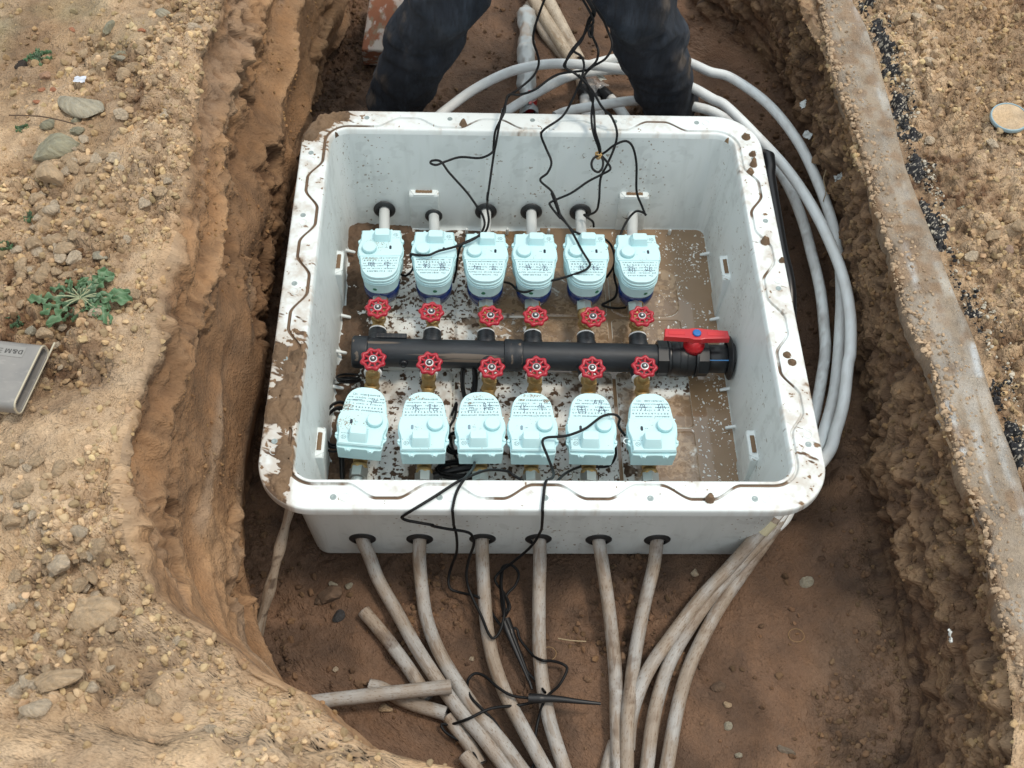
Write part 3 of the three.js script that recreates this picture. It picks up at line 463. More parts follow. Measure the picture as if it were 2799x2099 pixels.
mudPatch('mud', 'crumbly brown mud lying on the rim of the white box', -0.5, 0.5, -0.5, 0.5, 0.0022, (x, z) => {
  const [gd, d] = grooveDist(x, z); if (d < 0.001 || d > 0.0585) return -1; const m = rimMud(x, z); if (m.cover < 0.2 || m.D < 0.36) return -1;
  const cl = fbm(x * 85, z * 85, 3, 3); return Math.min((0.057 - d) * 0.5, (d - 0.002) * 0.6, 1) < 0 ? -1 : -0.0012 * (sstep(0.006, 0.002, d) + sstep(0.052, 0.057, d)) * 4 + (m.n - (0.70 - m.D * 0.55)) * 0.022 + (cl - 0.52) * 0.014 * (m.D > 0.6 ? 1.2 : 0.6) - (Math.abs(gd) < 0.003 ? 0.002 : 0);
}, RIM, M.mudClod);
mudPatch('mud', 'dark wet mud heaped along the left edge of the box floor', -0.424, -0.24, -0.424, 0.42, 0.003, (x, z) => {
  const n = fbm(x * 30, z * 30, 4, 3), c = fbm(x * 90, z * 90, 8, 3), w = sstep(-0.325, -0.40, x + 0.02 * (n - 0.5)) * (0.7 + 0.3 * sstep(0.1, 0.3, z)) + 0.8 * sstep(-0.33, -0.40, z) * sstep(-0.22, -0.27, x); return 0.016 * (w - 0.42) + 0.02 * (n - 0.5) + 0.014 * (c - 0.5) - 0.002;
}, FLOOR, new THREE.MeshStandardMaterial({ color: lin(0.15, 0.092, 0.055), roughness: 0.8, map: rep(floorTex.map, 2.2), bumpMap: rep(floorTex.bump, 2.2), bumpScale: 0.004 }));
// muddy water standing in the channels of the floor
{
  const wt = dataTex(512, (u, v) => { const f = fbmT(u, v, 5, 4, 3); return S3(mix3([0.235, 0.152, 0.088], [0.32, 0.215, 0.13], f)); }, { srgb: true });
  const w = solo('water', gridGeo(60, 120, (i, j) => { const x = lerp(0.03, 0.4215, i / 59), z = lerp(-0.4215, 0.4215, j / 119); return [x, FLOOR + 0.0052 + 0.0003 * (fbm(x * 50, z * 50, 1, 2) - 0.5), z, x * 2, z * 2]; }), phys([1, 1, 1], 0.07, { map: wt, clearcoat: 0.6, clearcoatRoughness: 0.03 }), 'brown muddy water standing along the right side of the box floor', 'muddy water', null, 'structure');
  const r = rng(91), fg = new THREE.IcosahedronGeometry(1, 1), list = [], m = new THREE.Matrix4();
  while (list.length < 900) {
    const x = 0.2 + 0.22 * r(), z = -0.42 + 0.84 * r(); if (fbm(x * 18, z * 18, 3, 2) < 0.35 + 0.3 * r()) continue; const onPlate = plate(x, z) > 0.5; if (onPlate && !(x > 0.2 && z < 0 && r() < 0.5)) continue;
    const s = 0.0006 + 0.0017 * Math.pow(r(), 3); m.compose(V(x, FLOOR + (onPlate ? 0.0085 : 0.0056), z), new THREE.Quaternion().setFromEuler(new THREE.Euler(0, r() * 6, 0)), V(s * (1 + 1.6 * r()), s * 0.4, s)); list.push(m.clone());
  }
  const im = new THREE.InstancedMesh(fg, std([0.75, 0.74, 0.70], 0.5), list.length); list.forEach((q, i) => im.setMatrixAt(i, q)); im.name = 'foam'; im.castShadow = im.receiveShadow = true; scene.add(im); tag(im, 'tiny white foam flecks floating on the muddy water', 'foam', null, 'stuff');
}

// ------------------------------------------------------------------ manifold, ball valve, gate valves, water meters
M.pe = new THREE.MeshStandardMaterial({ color: lin(0.022, 0.026, 0.031), roughness: 0.5 });
{ // dusty black polyethylene: scratches and dried mud
  const t = dataTex(512, (u, v) => { const f = fbmT(u, v, 8, 5, 3), d = sstep(0.60, 0.72, fbmT(u, v, 5, 5, 21)), s = sstep(0.6, 0.75, fbmT(u * 0.3, v, 60, 2, 9)); return S3(mix3(mix3([0.008, 0.010, 0.013], [0.026, 0.031, 0.038], f * 0.7 + s * 0.3), [0.25, 0.19, 0.14], d * 0.5)); }, { srgb: true });
  M.pe = new THREE.MeshStandardMaterial({ map: rep(t, 3), roughness: 0.46 });
}
M.blackGloss = std([0.008, 0.009, 0.011], 0.34); M.red = phys([0.50, 0.012, 0.02], 0.34, { clearcoat: 0.4, clearcoatRoughness: 0.3 }); M.redWheel = phys([0.36, 0.008, 0.022], 0.36, { clearcoat: 0.3, clearcoatRoughness: 0.3 }); M.bluePl = std([0.02, 0.14, 0.42], 0.35);
M.brass = std([0.42, 0.29, 0.125], 0.45, { metalness: 0.8, bumpMap: rep(floorTex.bump, 8), bumpScale: 0.0006 }); M.steel = std([0.52, 0.54, 0.53], 0.3, { metalness: 0.85 }); M.ptfe = std([0.8, 0.82, 0.82], 0.6);
M.greyPipe = std([0.56, 0.58, 0.57], 0.42);
const AX = 0.085, axisZ = (x) => 0.001 + 0.011 * (x + 0.375) / 0.64; // the manifold lies a little askew
const alongX = (g) => xf(g, [0, 0, 0], [0, 0, -PI / 2]), alongZ = (g) => xf(g, [0, 0, 0], [PI / 2, 0, 0]);
const STUB_B = [-0.331, -0.2145, -0.100, 0.000, 0.114, 0.226], STUB_F = [-0.335, -0.219, -0.094, 0.001, 0.113, 0.224];
{
  const t = thing('manifold_pipe', [0, AX, 0], 'thick black plastic manifold pipe lying across the middle of the white box', 'pipe');
  const skew = Math.atan2(0.011, 0.64), mid = axisZ(-0.05);
  const bar = (name, x0, x1, prof, mat = M.pe, n = 36) => { const g = alongX(lathe(prof, n)); const m = part(name, g, mat, t); m.position.set((x0 + x1) / 2, 0, axisZ((x0 + x1) / 2)); m.rotation.y = -skew; return m; };
  const tubeProf = (r, L, b = 0.002) => [[0, -L / 2], [r - b, -L / 2], [r, -L / 2 + b], [r, L / 2 - b], [r - b, L / 2], [0, L / 2]];
  bar('pipe', -0.350, 0.270, tubeProf(0.0305, 0.620, 0.001)); bar('end_cap', -0.381, -0.347, tubeProf(0.0345, 0.034, 0.003)); bar('coupler', -0.062, -0.022, [[0, -0.02], [0.0315, -0.02], [0.0345, -0.018], [0.0345, -0.006], [0.0338, -0.005], [0.0338, 0.005], [0.0345, 0.006], [0.0345, 0.018], [0.0315, 0.02], [0, 0.02]]);
  const stub = lathe([[0, 0], [0.0215, 0], [0.0215, 0.034], [0.0205, 0.036], [0.0195, 0.036], [0.0195, 0.053], [0.0175, 0.055], [0, 0.055]], 26);
  STUB_B.forEach((x) => { const m = part('outlet', stub, M.pe, t); m.position.set(x, 0.002, axisZ(x)); m.rotation.x = -PI / 2; });
  STUB_F.forEach((x) => { const m = part('outlet', stub, M.pe, t); m.position.set(x, 0.002, axisZ(x)); m.rotation.x = PI / 2; });
  const clip = part('clip', rbox(0.066, 0.008, 0.012, 0.002), M.pe, t); clip.position.set(-0.300, 0.022, axisZ(-0.3) - 0.027); clip.rotation.z = -0.02;
  const plug = part('plug', lathe([[0, 0], [0.009, 0], [0.009, 0.006], [0.007, 0.008], [0.0055, 0.008], [0.005, 0.006], [0, 0.006]], 18), M.blackGloss, t); plug.position.set(-0.272, 0.004, axisZ(-0.27) + 0.029); plug.rotation.x = PI / 2 - 0.4;
}
{
  const t = thing('ball_valve', [0.3155, AX, 0.0112], 'black plastic ball valve with long red handle at the right end of the manifold', 'ball valve');
  const hexNut = (L, r) => { const g = new THREE.CylinderGeometry(r, r, L, 8, 1); return alongX(toCreasedNormals(g, 0.4)); };
  const body = alongX(lathe([[0, -0.036], [0.032, -0.036], [0.0325, -0.03], [0.0355, -0.026], [0.0385, -0.015], [0.0395, 0], [0.0385, 0.015], [0.0355, 0.026], [0.0325, 0.03], [0.032, 0.036], [0, 0.036]], 40)); part('body', body, M.blackGloss, t);
  for (const s of [-1, 1]) { part('collar', alongX(lathe([[0.02, -0.003], [0.0385, -0.003], [0.0395, -0.002], [0.0395, 0.002], [0.0385, 0.003], [0.02, 0.003]], 32)), M.blackGloss, t).position.x = s * 0.029; part('union_nut', hexNut(0.022, 0.0385), M.blackGloss, t).position.x = s * 0.0425; part('rib', xf(new THREE.TorusGeometry(0.0392, 0.0012, 6, 40), [0, 0, 0], [0, PI / 2, 0]), M.blackGloss, t).position.x = s * 0.0075; }
  const tail = part('tail_pipe', alongX(lathe([[0, -0.027], [0.0305, -0.027], [0.0305, 0.027], [0, 0.027]], 36)), M.blackGloss, t); tail.position.x = 0.0785;
  const stripe = part('blue_stripe', xf(rbox(0.048, 0.0009, 0.0022, 0.0004), [0.0775, 0.0225, 0.0208], [0.75, 0, 0]), std([0.08, 0.30, 0.65], 0.4), t);
  const h = part('handle', new THREE.BufferGeometry(), M.red, t); h.position.set(0.020, 0.068, -0.004); h.rotation.y = -0.03;
  const s = new THREE.Shape([[-0.066, -0.009], [-0.064, 0.009], [-0.016, 0.0105], [-0.008, 0.013], [0.008, 0.013], [0.016, 0.0115], [0.064, 0.0085], [0.066, -0.0085], [0.016, -0.0115], [0.008, -0.014], [-0.008, -0.014], [-0.016, -0.011]].map((p) => new THREE.Vector2(...p)));
  const bar = new THREE.ExtrudeGeometry(s, { depth: 0.012, bevelEnabled: true, bevelSize: 0.0016, bevelThickness: 0.002, bevelSegments: 3 }); xf(bar, [0, 0, 0], [-PI / 2, 0, 0]);
  h.geometry = bar; const stem = part('stem', lathe([[0, -0.034], [0.022, -0.034], [0.0225, -0.020], [0.018, -0.016], [0.0165, 0.002], [0, 0.002]], 28), M.red, h); const cap = part('cap', lathe([[0, 0.0185], [0.007, 0.0183], [0.0088, 0.017], [0.009, 0.012], [0, 0.012]], 24), M.bluePl, h);
  for (const [x, w] of [[-0.042, 0.034], [0.040, 0.036]]) part('handle_panel', rbox(w, 0.0016, 0.009, 0.0006), std([0.56, 0.03, 0.035], 0.4), h).position.set(x, 0.0140, 0);
}
// hand wheel: eight lobes, eight spokes, hub
const wheelGeo = (() => {
  const ringG = gridGeo(13, 97, (i, j) => { const a = (j % 96) / 96 * PI * 2, b = (i % 12) / 12 * PI * 2, lobe = Math.cos(8 * a), R = 0.0214 + 0.0016 * lobe, r = 0.0042 + 0.0006 * lobe; return [(R + r * Math.cos(b)) * Math.cos(a), r * 1.1 * Math.sin(b), (R + r * Math.cos(b)) * Math.sin(a)]; });
  const l = [ringG]; for (let k = 0; k < 8; k++) { const a = k / 8 * PI * 2; const c = xf(new THREE.CapsuleGeometry(0.0027, 0.010, 3, 8), [0, 0, 0], [0, 0, PI / 2]); xf(c, [0.0155, 0.0006, 0]); xf(c, [0, 0, 0], [0, a, 0]); l.push(c); }
  l.push(lathe([[0.006, -0.004], [0.0105, -0.0035], [0.0118, 0], [0.0108, 0.003], [0.0085, 0.0038], [0.006, 0.0025]], 28)); return merge(l);
})();
const hubWasher = lathe([[0, 0.0046], [0.0062, 0.0045], [0.0064, 0.0034], [0, 0.0034]], 20), hubPlate = lathe([[0, 0.0042], [0.0045, 0.0042], [0.0047, 0.0034], [0.0082, 0.0036], [0.0088, 0.0028], [0.0088, 0.001], [0, 0.001]], 26), hubNut = lathe([[0, 0.0085], [0.0022, 0.0083], [0.0026, 0.007], [0.0042, 0.0066], [0.0042, 0.003], [0, 0.003]], 6);
const vBody = alongZ(lathe([[0, -0.034], [0.0125, -0.034], [0.0150, -0.031], [0.0150, -0.021], [0.0118, -0.018], [0.0125, -0.010], [0.0165, 0], [0.0125, 0.010], [0.0118, 0.018], [0.0150, 0.021], [0.0150, 0.031], [0.0125, 0.034], [0, 0.034]], 16));
const vHex = (r, h) => toCreasedNormals(new THREE.CylinderGeometry(r, r, h, 6), 0.4);
const bonnet = merge([xf(lathe([[0, 0], [0.0135, 0], [0.0135, 0.012], [0.0105, 0.018], [0.0098, 0.024], [0, 0.024]], 22), [0, 0.008, 0]), xf(vHex(0.0155, 0.009), [0, 0.026, 0]), xf(lathe([[0.0085, 0], [0.011, 0.001], [0.0105, 0.010], [0.008, 0.013], [0, 0.013]], 22), [0, 0.032, 0])]);
const vTape = alongZ(lathe([[0.0135, -0.004], [0.0188, -0.0035], [0.0192, 0], [0.0186, 0.0035], [0.0135, 0.004]], 24)), vNut = alongZ(toCreasedNormals(new THREE.CylinderGeometry(0.0172, 0.0172, 0.024, 6), 0.4));
const ROWS = ['in the row nearest the person', 'in the row nearest the viewer'], ORD = ['leftmost', 'second from left', 'third from left', 'third from right', 'second from right', 'rightmost'];
const WB = [[-.327,.155,-.062],[-.215,.155,-.052],[-.091,.155,-.043],[.003,.155,-.044],[.124,.155,-.043],[.227,.155,-.046]], WF = [[-.329,.155,.072],[-.215,.155,.081],[-.089,.155,.091],[.002,.155,.089],[.115,.155,.09],[.222,.155,.085]];
const TILT = [[[.04, 0], [0, .05], [.08, .1], [.02, 0], [.06, .18], [.03, .02]], [[.1, 0], [.12, 0], [.16, .16], [.1, .05], [.14, 0], [.1, -.03]]];
function gateValve(row, k) {
  const w = (row ? WF : WB)[k], sx = (row ? STUB_F : STUB_B)[k], dir = row ? 1 : -1, z0 = axisZ(sx) + dir * 0.088;
  const t = thing('gate_valve', [sx, AX + 0.002, z0], `brass gate valve with red hand wheel, ${ORD[k]} ${ROWS[row]}`, 'gate valve', 'gate valves along the black manifold');
  part('body', vBody, M.brass, t); const top = new THREE.Group(); top.name = 'bonnet'; t.add(top); const [tx, tz] = TILT[row][k];
  const want = V(w[0] - sx, w[1] - AX - 0.002, w[2] - z0), dirv = want.clone().normalize(); top.quaternion.setFromUnitVectors(V(0, 1, 0), dirv);
  part('bonnet_body', bonnet, M.brass, top);
  const wh = part('hand_wheel', wheelGeo, M.redWheel, t); wh.position.copy(want); wh.rotation.set(tx, k * 0.7 + row * 0.3, -tz * 0.6); part('hub_plate', hubPlate, M.steel, wh); part('hub_washer', hubWasher, M.blackGloss, wh); part('hub_nut', hubNut, M.steel, wh);
  const tp = part('thread_tape', vTape, M.ptfe, t); tp.position.z = -dir * 0.034; tp.rotation.z = k; const nt = part('coupling_nut', vNut, row && k % 2 ? M.brass : M.steel, t); nt.position.z = dir * 0.044;
}
for (const row of [0, 1]) for (let k = 0; k < 6; k++) gateValve(row, k);

// ---- water meter. local frame: +v (z toward the round end), x across, y up from the lid plane
M.shell = new THREE.MeshStandardMaterial({ color: lin(0.545, 0.785, 0.815), roughness: 0.42 }); M.shellSide = std([0.52, 0.75, 0.785], 0.42); M.blueBody = phys([0.004, 0.020, 0.105], 0.22, { clearcoat: 0.6, clearcoatRoughness: 0.15 }); M.dark = std([0.02, 0.03, 0.045], 0.25); M.green = std([0.01, 0.16, 0.08], 0.5);
const smoothShape = (pts) => { const s = new THREE.Shape(), c = new THREE.CatmullRomCurve3(pts.map(([x, v]) => V(x, v, 0)), true, 'catmullrom', 0.3).getPoints(140); s.setFromPoints(c.map((p) => new THREE.Vector2(p.x, p.y))); return s; };
const half = [[0.0385, -0.0675], [0.0412, -0.064], [0.0425, -0.050], [0.0428, -0.040], [0.0445, -0.033], [0.0478, -0.022], [0.0482, -0.006], [0.0455, 0.003], [0.0425, 0.011], [0.0408, 0.024], [0.0395, 0.034], [0.0362, 0.0465], [0.029, 0.0575], [0.0195, 0.0645], [0.009, 0.0675]];
const full = (h, dx = 0, dv = 0, sc = 1) => [...h.map(([x, v]) => [(x + dx) * sc, (v + (v < 0 ? -dv : dv)) * sc]), ...h.slice().reverse().map(([x, v]) => [-(x + dx) * sc, (v + (v < 0 ? -dv : dv)) * sc])];
const lidShape = smoothShape(full(half));
const ears = [[0.014, -0.0715], [0.0175, -0.0765], [0.0255, -0.0765], [0.029, -0.0715], [0.040, -0.0705], [0.0438, -0.066], [0.0445, -0.053], [0.0490, -0.047], [0.0500, -0.041], [0.0470, -0.034], [0.0495, -0.022], [0.0498, -0.006], [0.047, 0.004], [0.044, 0.012], [0.0425, 0.024], [0.041, 0.035], [0.0375, 0.0475], [0.030, 0.059], [0.020, 0.0662], [0.009, 0.0692]];
const flat = (shape, depth, y, bev) => { const g = new THREE.ExtrudeGeometry(shape, { depth, bevelEnabled: true, bevelSize: bev, bevelThickness: bev, bevelOffset: -bev, bevelSegments: 3, curveSegments: 8 }); return xf(g, [0, y, 0], [PI / 2, 0, 0]); }; // shape (x, v) -> (x, z = v), extruded downward
const lidGeo = flat(lidShape, 0.0075, -0.0012, 0.0016);
const flangeGeo = flat(smoothShape(full(ears)), 0.0025, -0.0098, 0.0012);
const ringOf = smoothShape(full(half, 0.0006, 0.0012)).getPoints(1);
const shellGeo = gridGeo(ringOf.length + 1, 8, (i, j) => { const p = ringOf[i % ringOf.length], t = j / 7, s = 1 - 0.045 * t; return [p.x * s, -0.012 - 0.042 * t, p.y * s, 0, 0]; });
const shellBase = (() => { const s = new THREE.Shape(ringOf.map((p) => new THREE.Vector2(p.x * 0.955, p.y * 0.955))); return xf(new THREE.ShapeGeometry(s), [0, -0.054, 0], [PI / 2, 0, 0]); })();
const bead = (y, s) => { const c = new THREE.CatmullRomCurve3(ringOf.filter((p) => p.y > 0.004).map((p) => V(p.x * s, y, p.y * s))); return new THREE.TubeGeometry(c, 60, 0.0011, 6); };
const beads = merge([bead(-0.0175, 1.004), bead(-0.0235, 1.002)]);
const coverGeo = (() => { const h = half.filter(([, v]) => v < 0.004), q = [...h, [0.0435, 0.0072]].map(([x, v]) => [x - 0.0012, v + (v < -0.06 ? 0.0012 : 0)]); return flat(smoothShape([...q, ...q.slice().reverse().map(([x, v]) => [-x, v])]), 0.001, 0.0014, 0.0008); })();
const knobGeo = lathe([[0, 0.0112], [0.0132, 0.0112], [0.0145, 0.0104], [0.0150, 0.0085], [0.0154, 0.001], [0, 0.001]], 36);
const bumpGeo = (() => { const a = [[-0.0185, -0.0175], [0.0185, -0.0175], [0.0185, 0.0135], [-0.0185, 0.0135]], b = [[-0.0155, -0.0085], [0.0155, -0.0085], [0.0155, 0.0105], [-0.0155, 0.0105]]; // tapered block with rounded corners
  const rr = (h, r, n = 6) => { const x0 = h[0][0], x1 = h[1][0], z0 = h[0][1], z1 = h[2][1], o = []; for (const [cx, cz, a0] of [[x1 - r, z1 - r, 0], [x0 + r, z1 - r, 1], [x0 + r, z0 + r, 2], [x1 - r, z0 + r, 3]]) for (let k = 0; k <= n; k++) { const q = (a0 + k / n) * PI / 2; o.push([cx + r * Math.cos(q), cz + r * Math.sin(q)]); } return o; };
  const A = rr(a, 0.003), B = rr(b, 0.0035), n = A.length, lv = [[A, 0, 0], [B, 0.97, 0.0175], [B, 1, 0.0185]];
  const row = (j, i) => { const k = i % n; if (j === 0) return [A[k][0], 0.001, A[k][1]]; if (j === 1) { const t = 0.94; return [lerp(A[k][0], B[k][0], t), 0.0185, lerp(A[k][1], B[k][1], t)]; } if (j === 2) return [B[k][0] * 0.985, 0.0198, (B[k][1] - 0.001) * 0.985 + 0.001]; if (j === 3) return [B[k][0] * 0.94, 0.0203, (B[k][1] - 0.001) * 0.94 + 0.001]; return [0, 0.0203, 0.001]; };
  const g = gridGeo(n + 1, 5, (i, j) => row(j, i)); g.index.array.reverse?.(); g.computeVertexNormals(); return toCreasedNormals(g, 0.5); })();
const winGeo = (() => { const s = new THREE.Shape(), r = 0.0026; s.absarc(0, 0.0028, r, 0, PI); s.absarc(0, -0.0028, r, PI, 2 * PI); return flat(s, 0.0004, 0.0018, 0.0003); })();
const screwGeo = lathe([[0, 0.0042], [0.0028, 0.004], [0.0034, 0.003], [0.0036, 0], [0, 0]], 14);
const domeGeo = lathe([[0, -0.112], [0.022, -0.110], [0.031, -0.103], [0.0365, -0.092], [0.0392, -0.080], [0.0395, -0.053], [0, -0.053]], 36), neckGeo = alongZ(lathe([[0, -0.074], [0.0135, -0.074], [0.0145, -0.068], [0.0145, -0.05], [0.019, -0.03], [0.019, 0.03], [0.0145, 0.05], [0.0145, 0.068], [0.0135, 0.074], [0, 0.074]], 22));
const sealGeo = xf(lathe([[0, 0.0008], [0.0042, 0.0007], [0.0048, 0], [0, 0]], 18), [0, 0, 0], [PI / 2, 0, 0]);
// handwriting in marker, stroke by stroke on a 10 x 10 square
const INK = {
  jia: [[0,3,4,3,4,8,3,7], [2,1,2,5,0,9], [6,3,6,8], [6,3,9,3,9,8,6,8]], ji: [[1,2,9,2], [5,0,5,4], [2,4,8,4], [3,6,3,9], [3,6,8,6,8,9,3,9]], shu: [[2,2,8,2,7,6], [1,5,9,5,8,8], [4,0,4,10], [7,0,8,1]], fa: [[1,1,2,2], [0,4,1,5], [0,9,2,6], [4,2,9,2], [6,0,6,5], [3,5,10,5], [6,5,4,9,9,8], [8,7,9,9]],
  biao: [[0,3,4,3], [2,0,2,10], [2,4,0,7], [2,4,4,6], [6,1,9,1], [5,4,10,4], [7,4,7,9,6,8], [6,6,5,8], [8,6,9,8]], xin: [[2,0,3,1], [0,2,5,2], [1,4,4,4], [0,6,5,6], [2,4,2,10], [2,7,0,9], [3,7,5,9], [9,0,6,2,6,7,5,10], [6,4,10,4], [8,4,8,10]], zhan: [[2,0,2,2], [0,3,5,3], [1,5,2,8], [4,5,3,8], [0,9,5,8], [7,0,7,5], [7,3,10,3], [6,5,6,10], [6,5,9,5,9,9,6,9]],
  guo: [[1,1,1,10], [1,1,9,1,9,10,1,10], [3,3,7,3], [3,6,7,6], [2,8,8,8], [5,3,5,8]], sen: [[2,2,8,2], [5,0,5,5], [5,2,2,5], [5,2,8,5], [0,7,4,7], [2,5,2,10], [6,7,10,7], [8,5,8,10], [2,7,0,10], [8,7,10,10]], hua: [[3,0,1,4], [2,2,2,5], [5,0,5,3,9,3], [8,0,5,3], [0,6,10,6], [5,4,5,10]], niu: [[3,1,1,4], [2,3,8,3], [0,6,10,6], [5,0,5,10]], lu: [[1,1,1,10], [1,1,3,1,2,4,3,6,1,7], [5,3,9,3], [7,1,7,6], [4,6,10,6], [5,7,5,9,9,9,9,7]],
  shui: [[5,0,5,10,4,9], [0,4,3,4,1,8], [9,2,6,5], [6,5,9,9]], san: [[2,2,8,2], [2,5,7,5], [0,9,10,8]], dan: [[2,1,2,7,0,10], [2,1,7,1,7,10], [0,5,9,5], [4,2,5,4]], sun: [[0,1,4,1,2,3], [2,3,2,10,1,9], [0,6,4,5], [7,0,7,10], [5,3,4,7], [9,3,10,7]], chan: [[5,0,5,1], [1,2,9,2], [3,3,4,4], [7,3,6,4], [1,5,9,5], [1,5,0,10]], ming: [[1,2,1,8], [1,2,4,2,4,8,1,8], [1,5,4,5], [6,1,6,7,5,10], [6,1,9,1,9,10], [6,4,9,4], [6,6,9,6]], xi: [[1,1,9,1], [5,0,5,3], [2,3,8,3], [3,4,3,6], [3,4,7,4,7,6,3,6], [0,7,10,7], [3,8,3,10], [3,8,8,8,8,10,3,10]], yi: [[0,5,10,4]], cai: [[4,0,1,2], [1,3,2,4], [5,2,4,4], [0,5,6,5], [3,3,3,10], [3,6,0,9], [3,6,6,8], [10,0,7,3], [10,3,7,6], [10,6,7,10]],
  n6: [[6,0,3,4,2,8,5,10,7,8,5,5,2,7]], n4: [[5,0,1,7,9,7], [6,4,6,10]],
};
function lidTexture(words, row, seed) { // 384 x 560: print, logo, hand writing and dirt, on the shell's own colour
  const W = 384, Hh = 560, c = document.createElement('canvas'); c.width = W; c.height = Hh; const g = c.getContext('2d'), r = rng(seed);
  const X = (x) => W / 2 + x * W / 0.104, Y = (v) => Hh / 2 - v * Hh / 0.146; // v up toward the round end
  g.fillStyle = 'rgb(195,228,232)'; g.fillRect(0, 0, W, Hh);
  g.strokeStyle = g.fillStyle = 'rgb(38,56,66)'; g.lineCap = 'round'; g.lineJoin = 'round';
  const glyph = (x, y, s) => { g.lineWidth = s * 0.13; g.beginPath(); const n = 3 + fl(r() * 3); for (let k = 0; k < n; k++) { if (r() < 0.55) { const q = y + (k + 0.5) / n * s; g.moveTo(x + r() * 0.2 * s, q); g.lineTo(x + s * (0.7 + 0.25 * r()), q); } else { const q = x + s * (0.15 + 0.7 * r()); g.moveTo(q, y); g.lineTo(q + s * 0.2 * (r() - 0.5), y + s); } } g.stroke(); };
  const rowOfPrint = (v, x0, x1, h, gap, dense) => { let x = x0; while (x < x1) { if (r() < dense) glyph(X(x), Y(v) - h / 2, h); x += gap; } };
  g.lineWidth = 2; g.strokeRect(X(-0.026), Y(0.0495) - 8, 15, 15); g.font = 'bold 13px sans-serif'; g.fillText('DC', X(-0.026) + 17, Y(0.0495) + 5);
  rowOfPrint(0.0495, -0.012, 0.024, 13, 0.0036, 1); rowOfPrint(0.042, -0.034, 0.034, 11, 0.0032, 0.85); rowOfPrint(0.0345, -0.036, 0.036, 11, 0.0032, 0.8); rowOfPrint(0.0275, -0.028, 0.034, 11, 0.0034, 0.75); rowOfPrint(0.0195, -0.037, 0.037, 14, 0.0062, 1); rowOfPrint(0.0125, -0.038, 0.036, 11, 0.0029, 0.92);
  g.lineWidth = 1.6; g.beginPath(); g.ellipse(X(-0.034), Y(0.0275), 11, 6, 0, 0, 7); g.stroke();
  rowOfPrint(-0.044, -0.040, -0.022, 7, 0.0026, 0.8); g.lineWidth = 2; g.beginPath(); g.arc(X(-0.032), Y(-0.053), 17, 0, 7); g.stroke(); g.beginPath(); g.moveTo(X(-0.032) - 7, Y(-0.053) - 10); g.lineTo(X(-0.032) - 7, Y(-0.053) + 10); g.lineTo(X(-0.032) + 11, Y(-0.053)); g.closePath(); g.stroke();
  rowOfPrint(-0.0165, -0.0155, -0.011, 7, 0.0022, 1);
  g.strokeStyle = 'rgba(120,165,170,.5)'; g.lineWidth = 1; for (const x of [-0.008, 0.009]) { g.beginPath(); g.moveTo(X(x), Y(0.064)); g.lineTo(X(x), Y(0.056)); g.stroke(); }
  // marker
  g.strokeStyle = 'rgb(22,26,66)'; words.forEach(([ch, x, v, s]) => { g.lineWidth = 4.2; for (const st of INK[ch]) { g.beginPath(); for (let k = 0; k < st.length; k += 2) { let a = (st[k] / 10 - 0.5) * s + (r() - 0.5) * 0.0006, b = (0.5 - st[k + 1] / 10) * s + (r() - 0.5) * 0.0006; a -= b * 0.12; const px = X((row ? 1 : -1) * (x + a)), py = Y(v + (row ? b : -b)); k ? g.lineTo(px, py) : g.moveTo(px, py); } g.stroke(); } });
  return [c, g, X, Y, r];
}
const dirtOn = (g, r, list) => { for (const [x, y, w, h, n, d] of list) for (let k = 0; k < n; k++) { const a = r() * 6.3, q = Math.pow(r(), 0.7), s = 0.8 + 3.2 * r() * r(); g.fillStyle = `rgba(${70 + 60 * r() | 0},${46 + 40 * r() | 0},${28 + 22 * r() | 0},${d * (0.4 + 0.6 * r())})`; g.beginPath(); g.ellipse(x + Math.cos(a) * q * w, y + Math.sin(a) * q * h, s * (1 + r()), s, r() * 3, 0, 7); g.fill(); } };
const WORDS = [
  [[['ming', -0.018, 0.030, 0.015], ['hua', 0.016, 0.031, 0.016]], [['cai', -0.014, 0.029, 0.015], ['xi', 0.019, 0.030, 0.018]], [['jia', -0.018, 0.029, 0.016], ['ji', 0.017, 0.030, 0.014]], [['shu', -0.016, 0.029, 0.016], ['fa', 0.018, 0.030, 0.018]], [['shu', -0.014, 0.030, 0.015], ['biao', 0.018, 0.030, 0.016]], [['xin', -0.018, 0.030, 0.018], ['zhan', 0.018, 0.030, 0.017]]],
  [[['yi', -0.016, 0.036, 0.018], ['chan', 0.018, 0.034, 0.016]], [['shui', -0.016, 0.030, 0.016], ['lu', 0.018, 0.030, 0.018]], [['san', -0.016, 0.030, 0.018], ['lu', 0.016, 0.032, 0.019]], [['hua', -0.016, 0.030, 0.018], ['niu', 0.019, 0.033, 0.016]], [['guo', -0.018, 0.029, 0.018], ['sen', 0.021, 0.030, 0.016], ['n6', 0.010, 0.047, 0.010], ['n4', 0.020, 0.047, 0.010]], [['dan', -0.014, 0.034, 0.016], ['sun', 0.021, 0.035, 0.016]]]];
const MB_ = [[-.329,.165,-.204],[-.214,.165,-.201],[-.102,.165,-.197],[.005,.165,-.198],[.118,.165,-.2],[.231,.165,-.199]], MF_ = [[-.339,.165,.216],[-.222,.165,.226],[-.112,.165,.225],[-.01,.165,.226],[.105,.165,.226],[.224,.165,.226]];
const MLAB = [['soil on its lid', 'cable end at its side', 'two cables over it', 'cable across its blue base', 'cable bent over its lid', 'beside the brown water'], ['turned askew, mud on its lid', 'mud spots on its tip', 'dark flakes at its tip', 'big mud flakes on its tip', 'cable over its knob', 'clean lid and side ring']];
const MROT = [[0.02, 0.0, 0.0, 0.0, 0.0, 0.01], [-0.06, 0.01, 0.015, 0.0, -0.02, 0.0]];
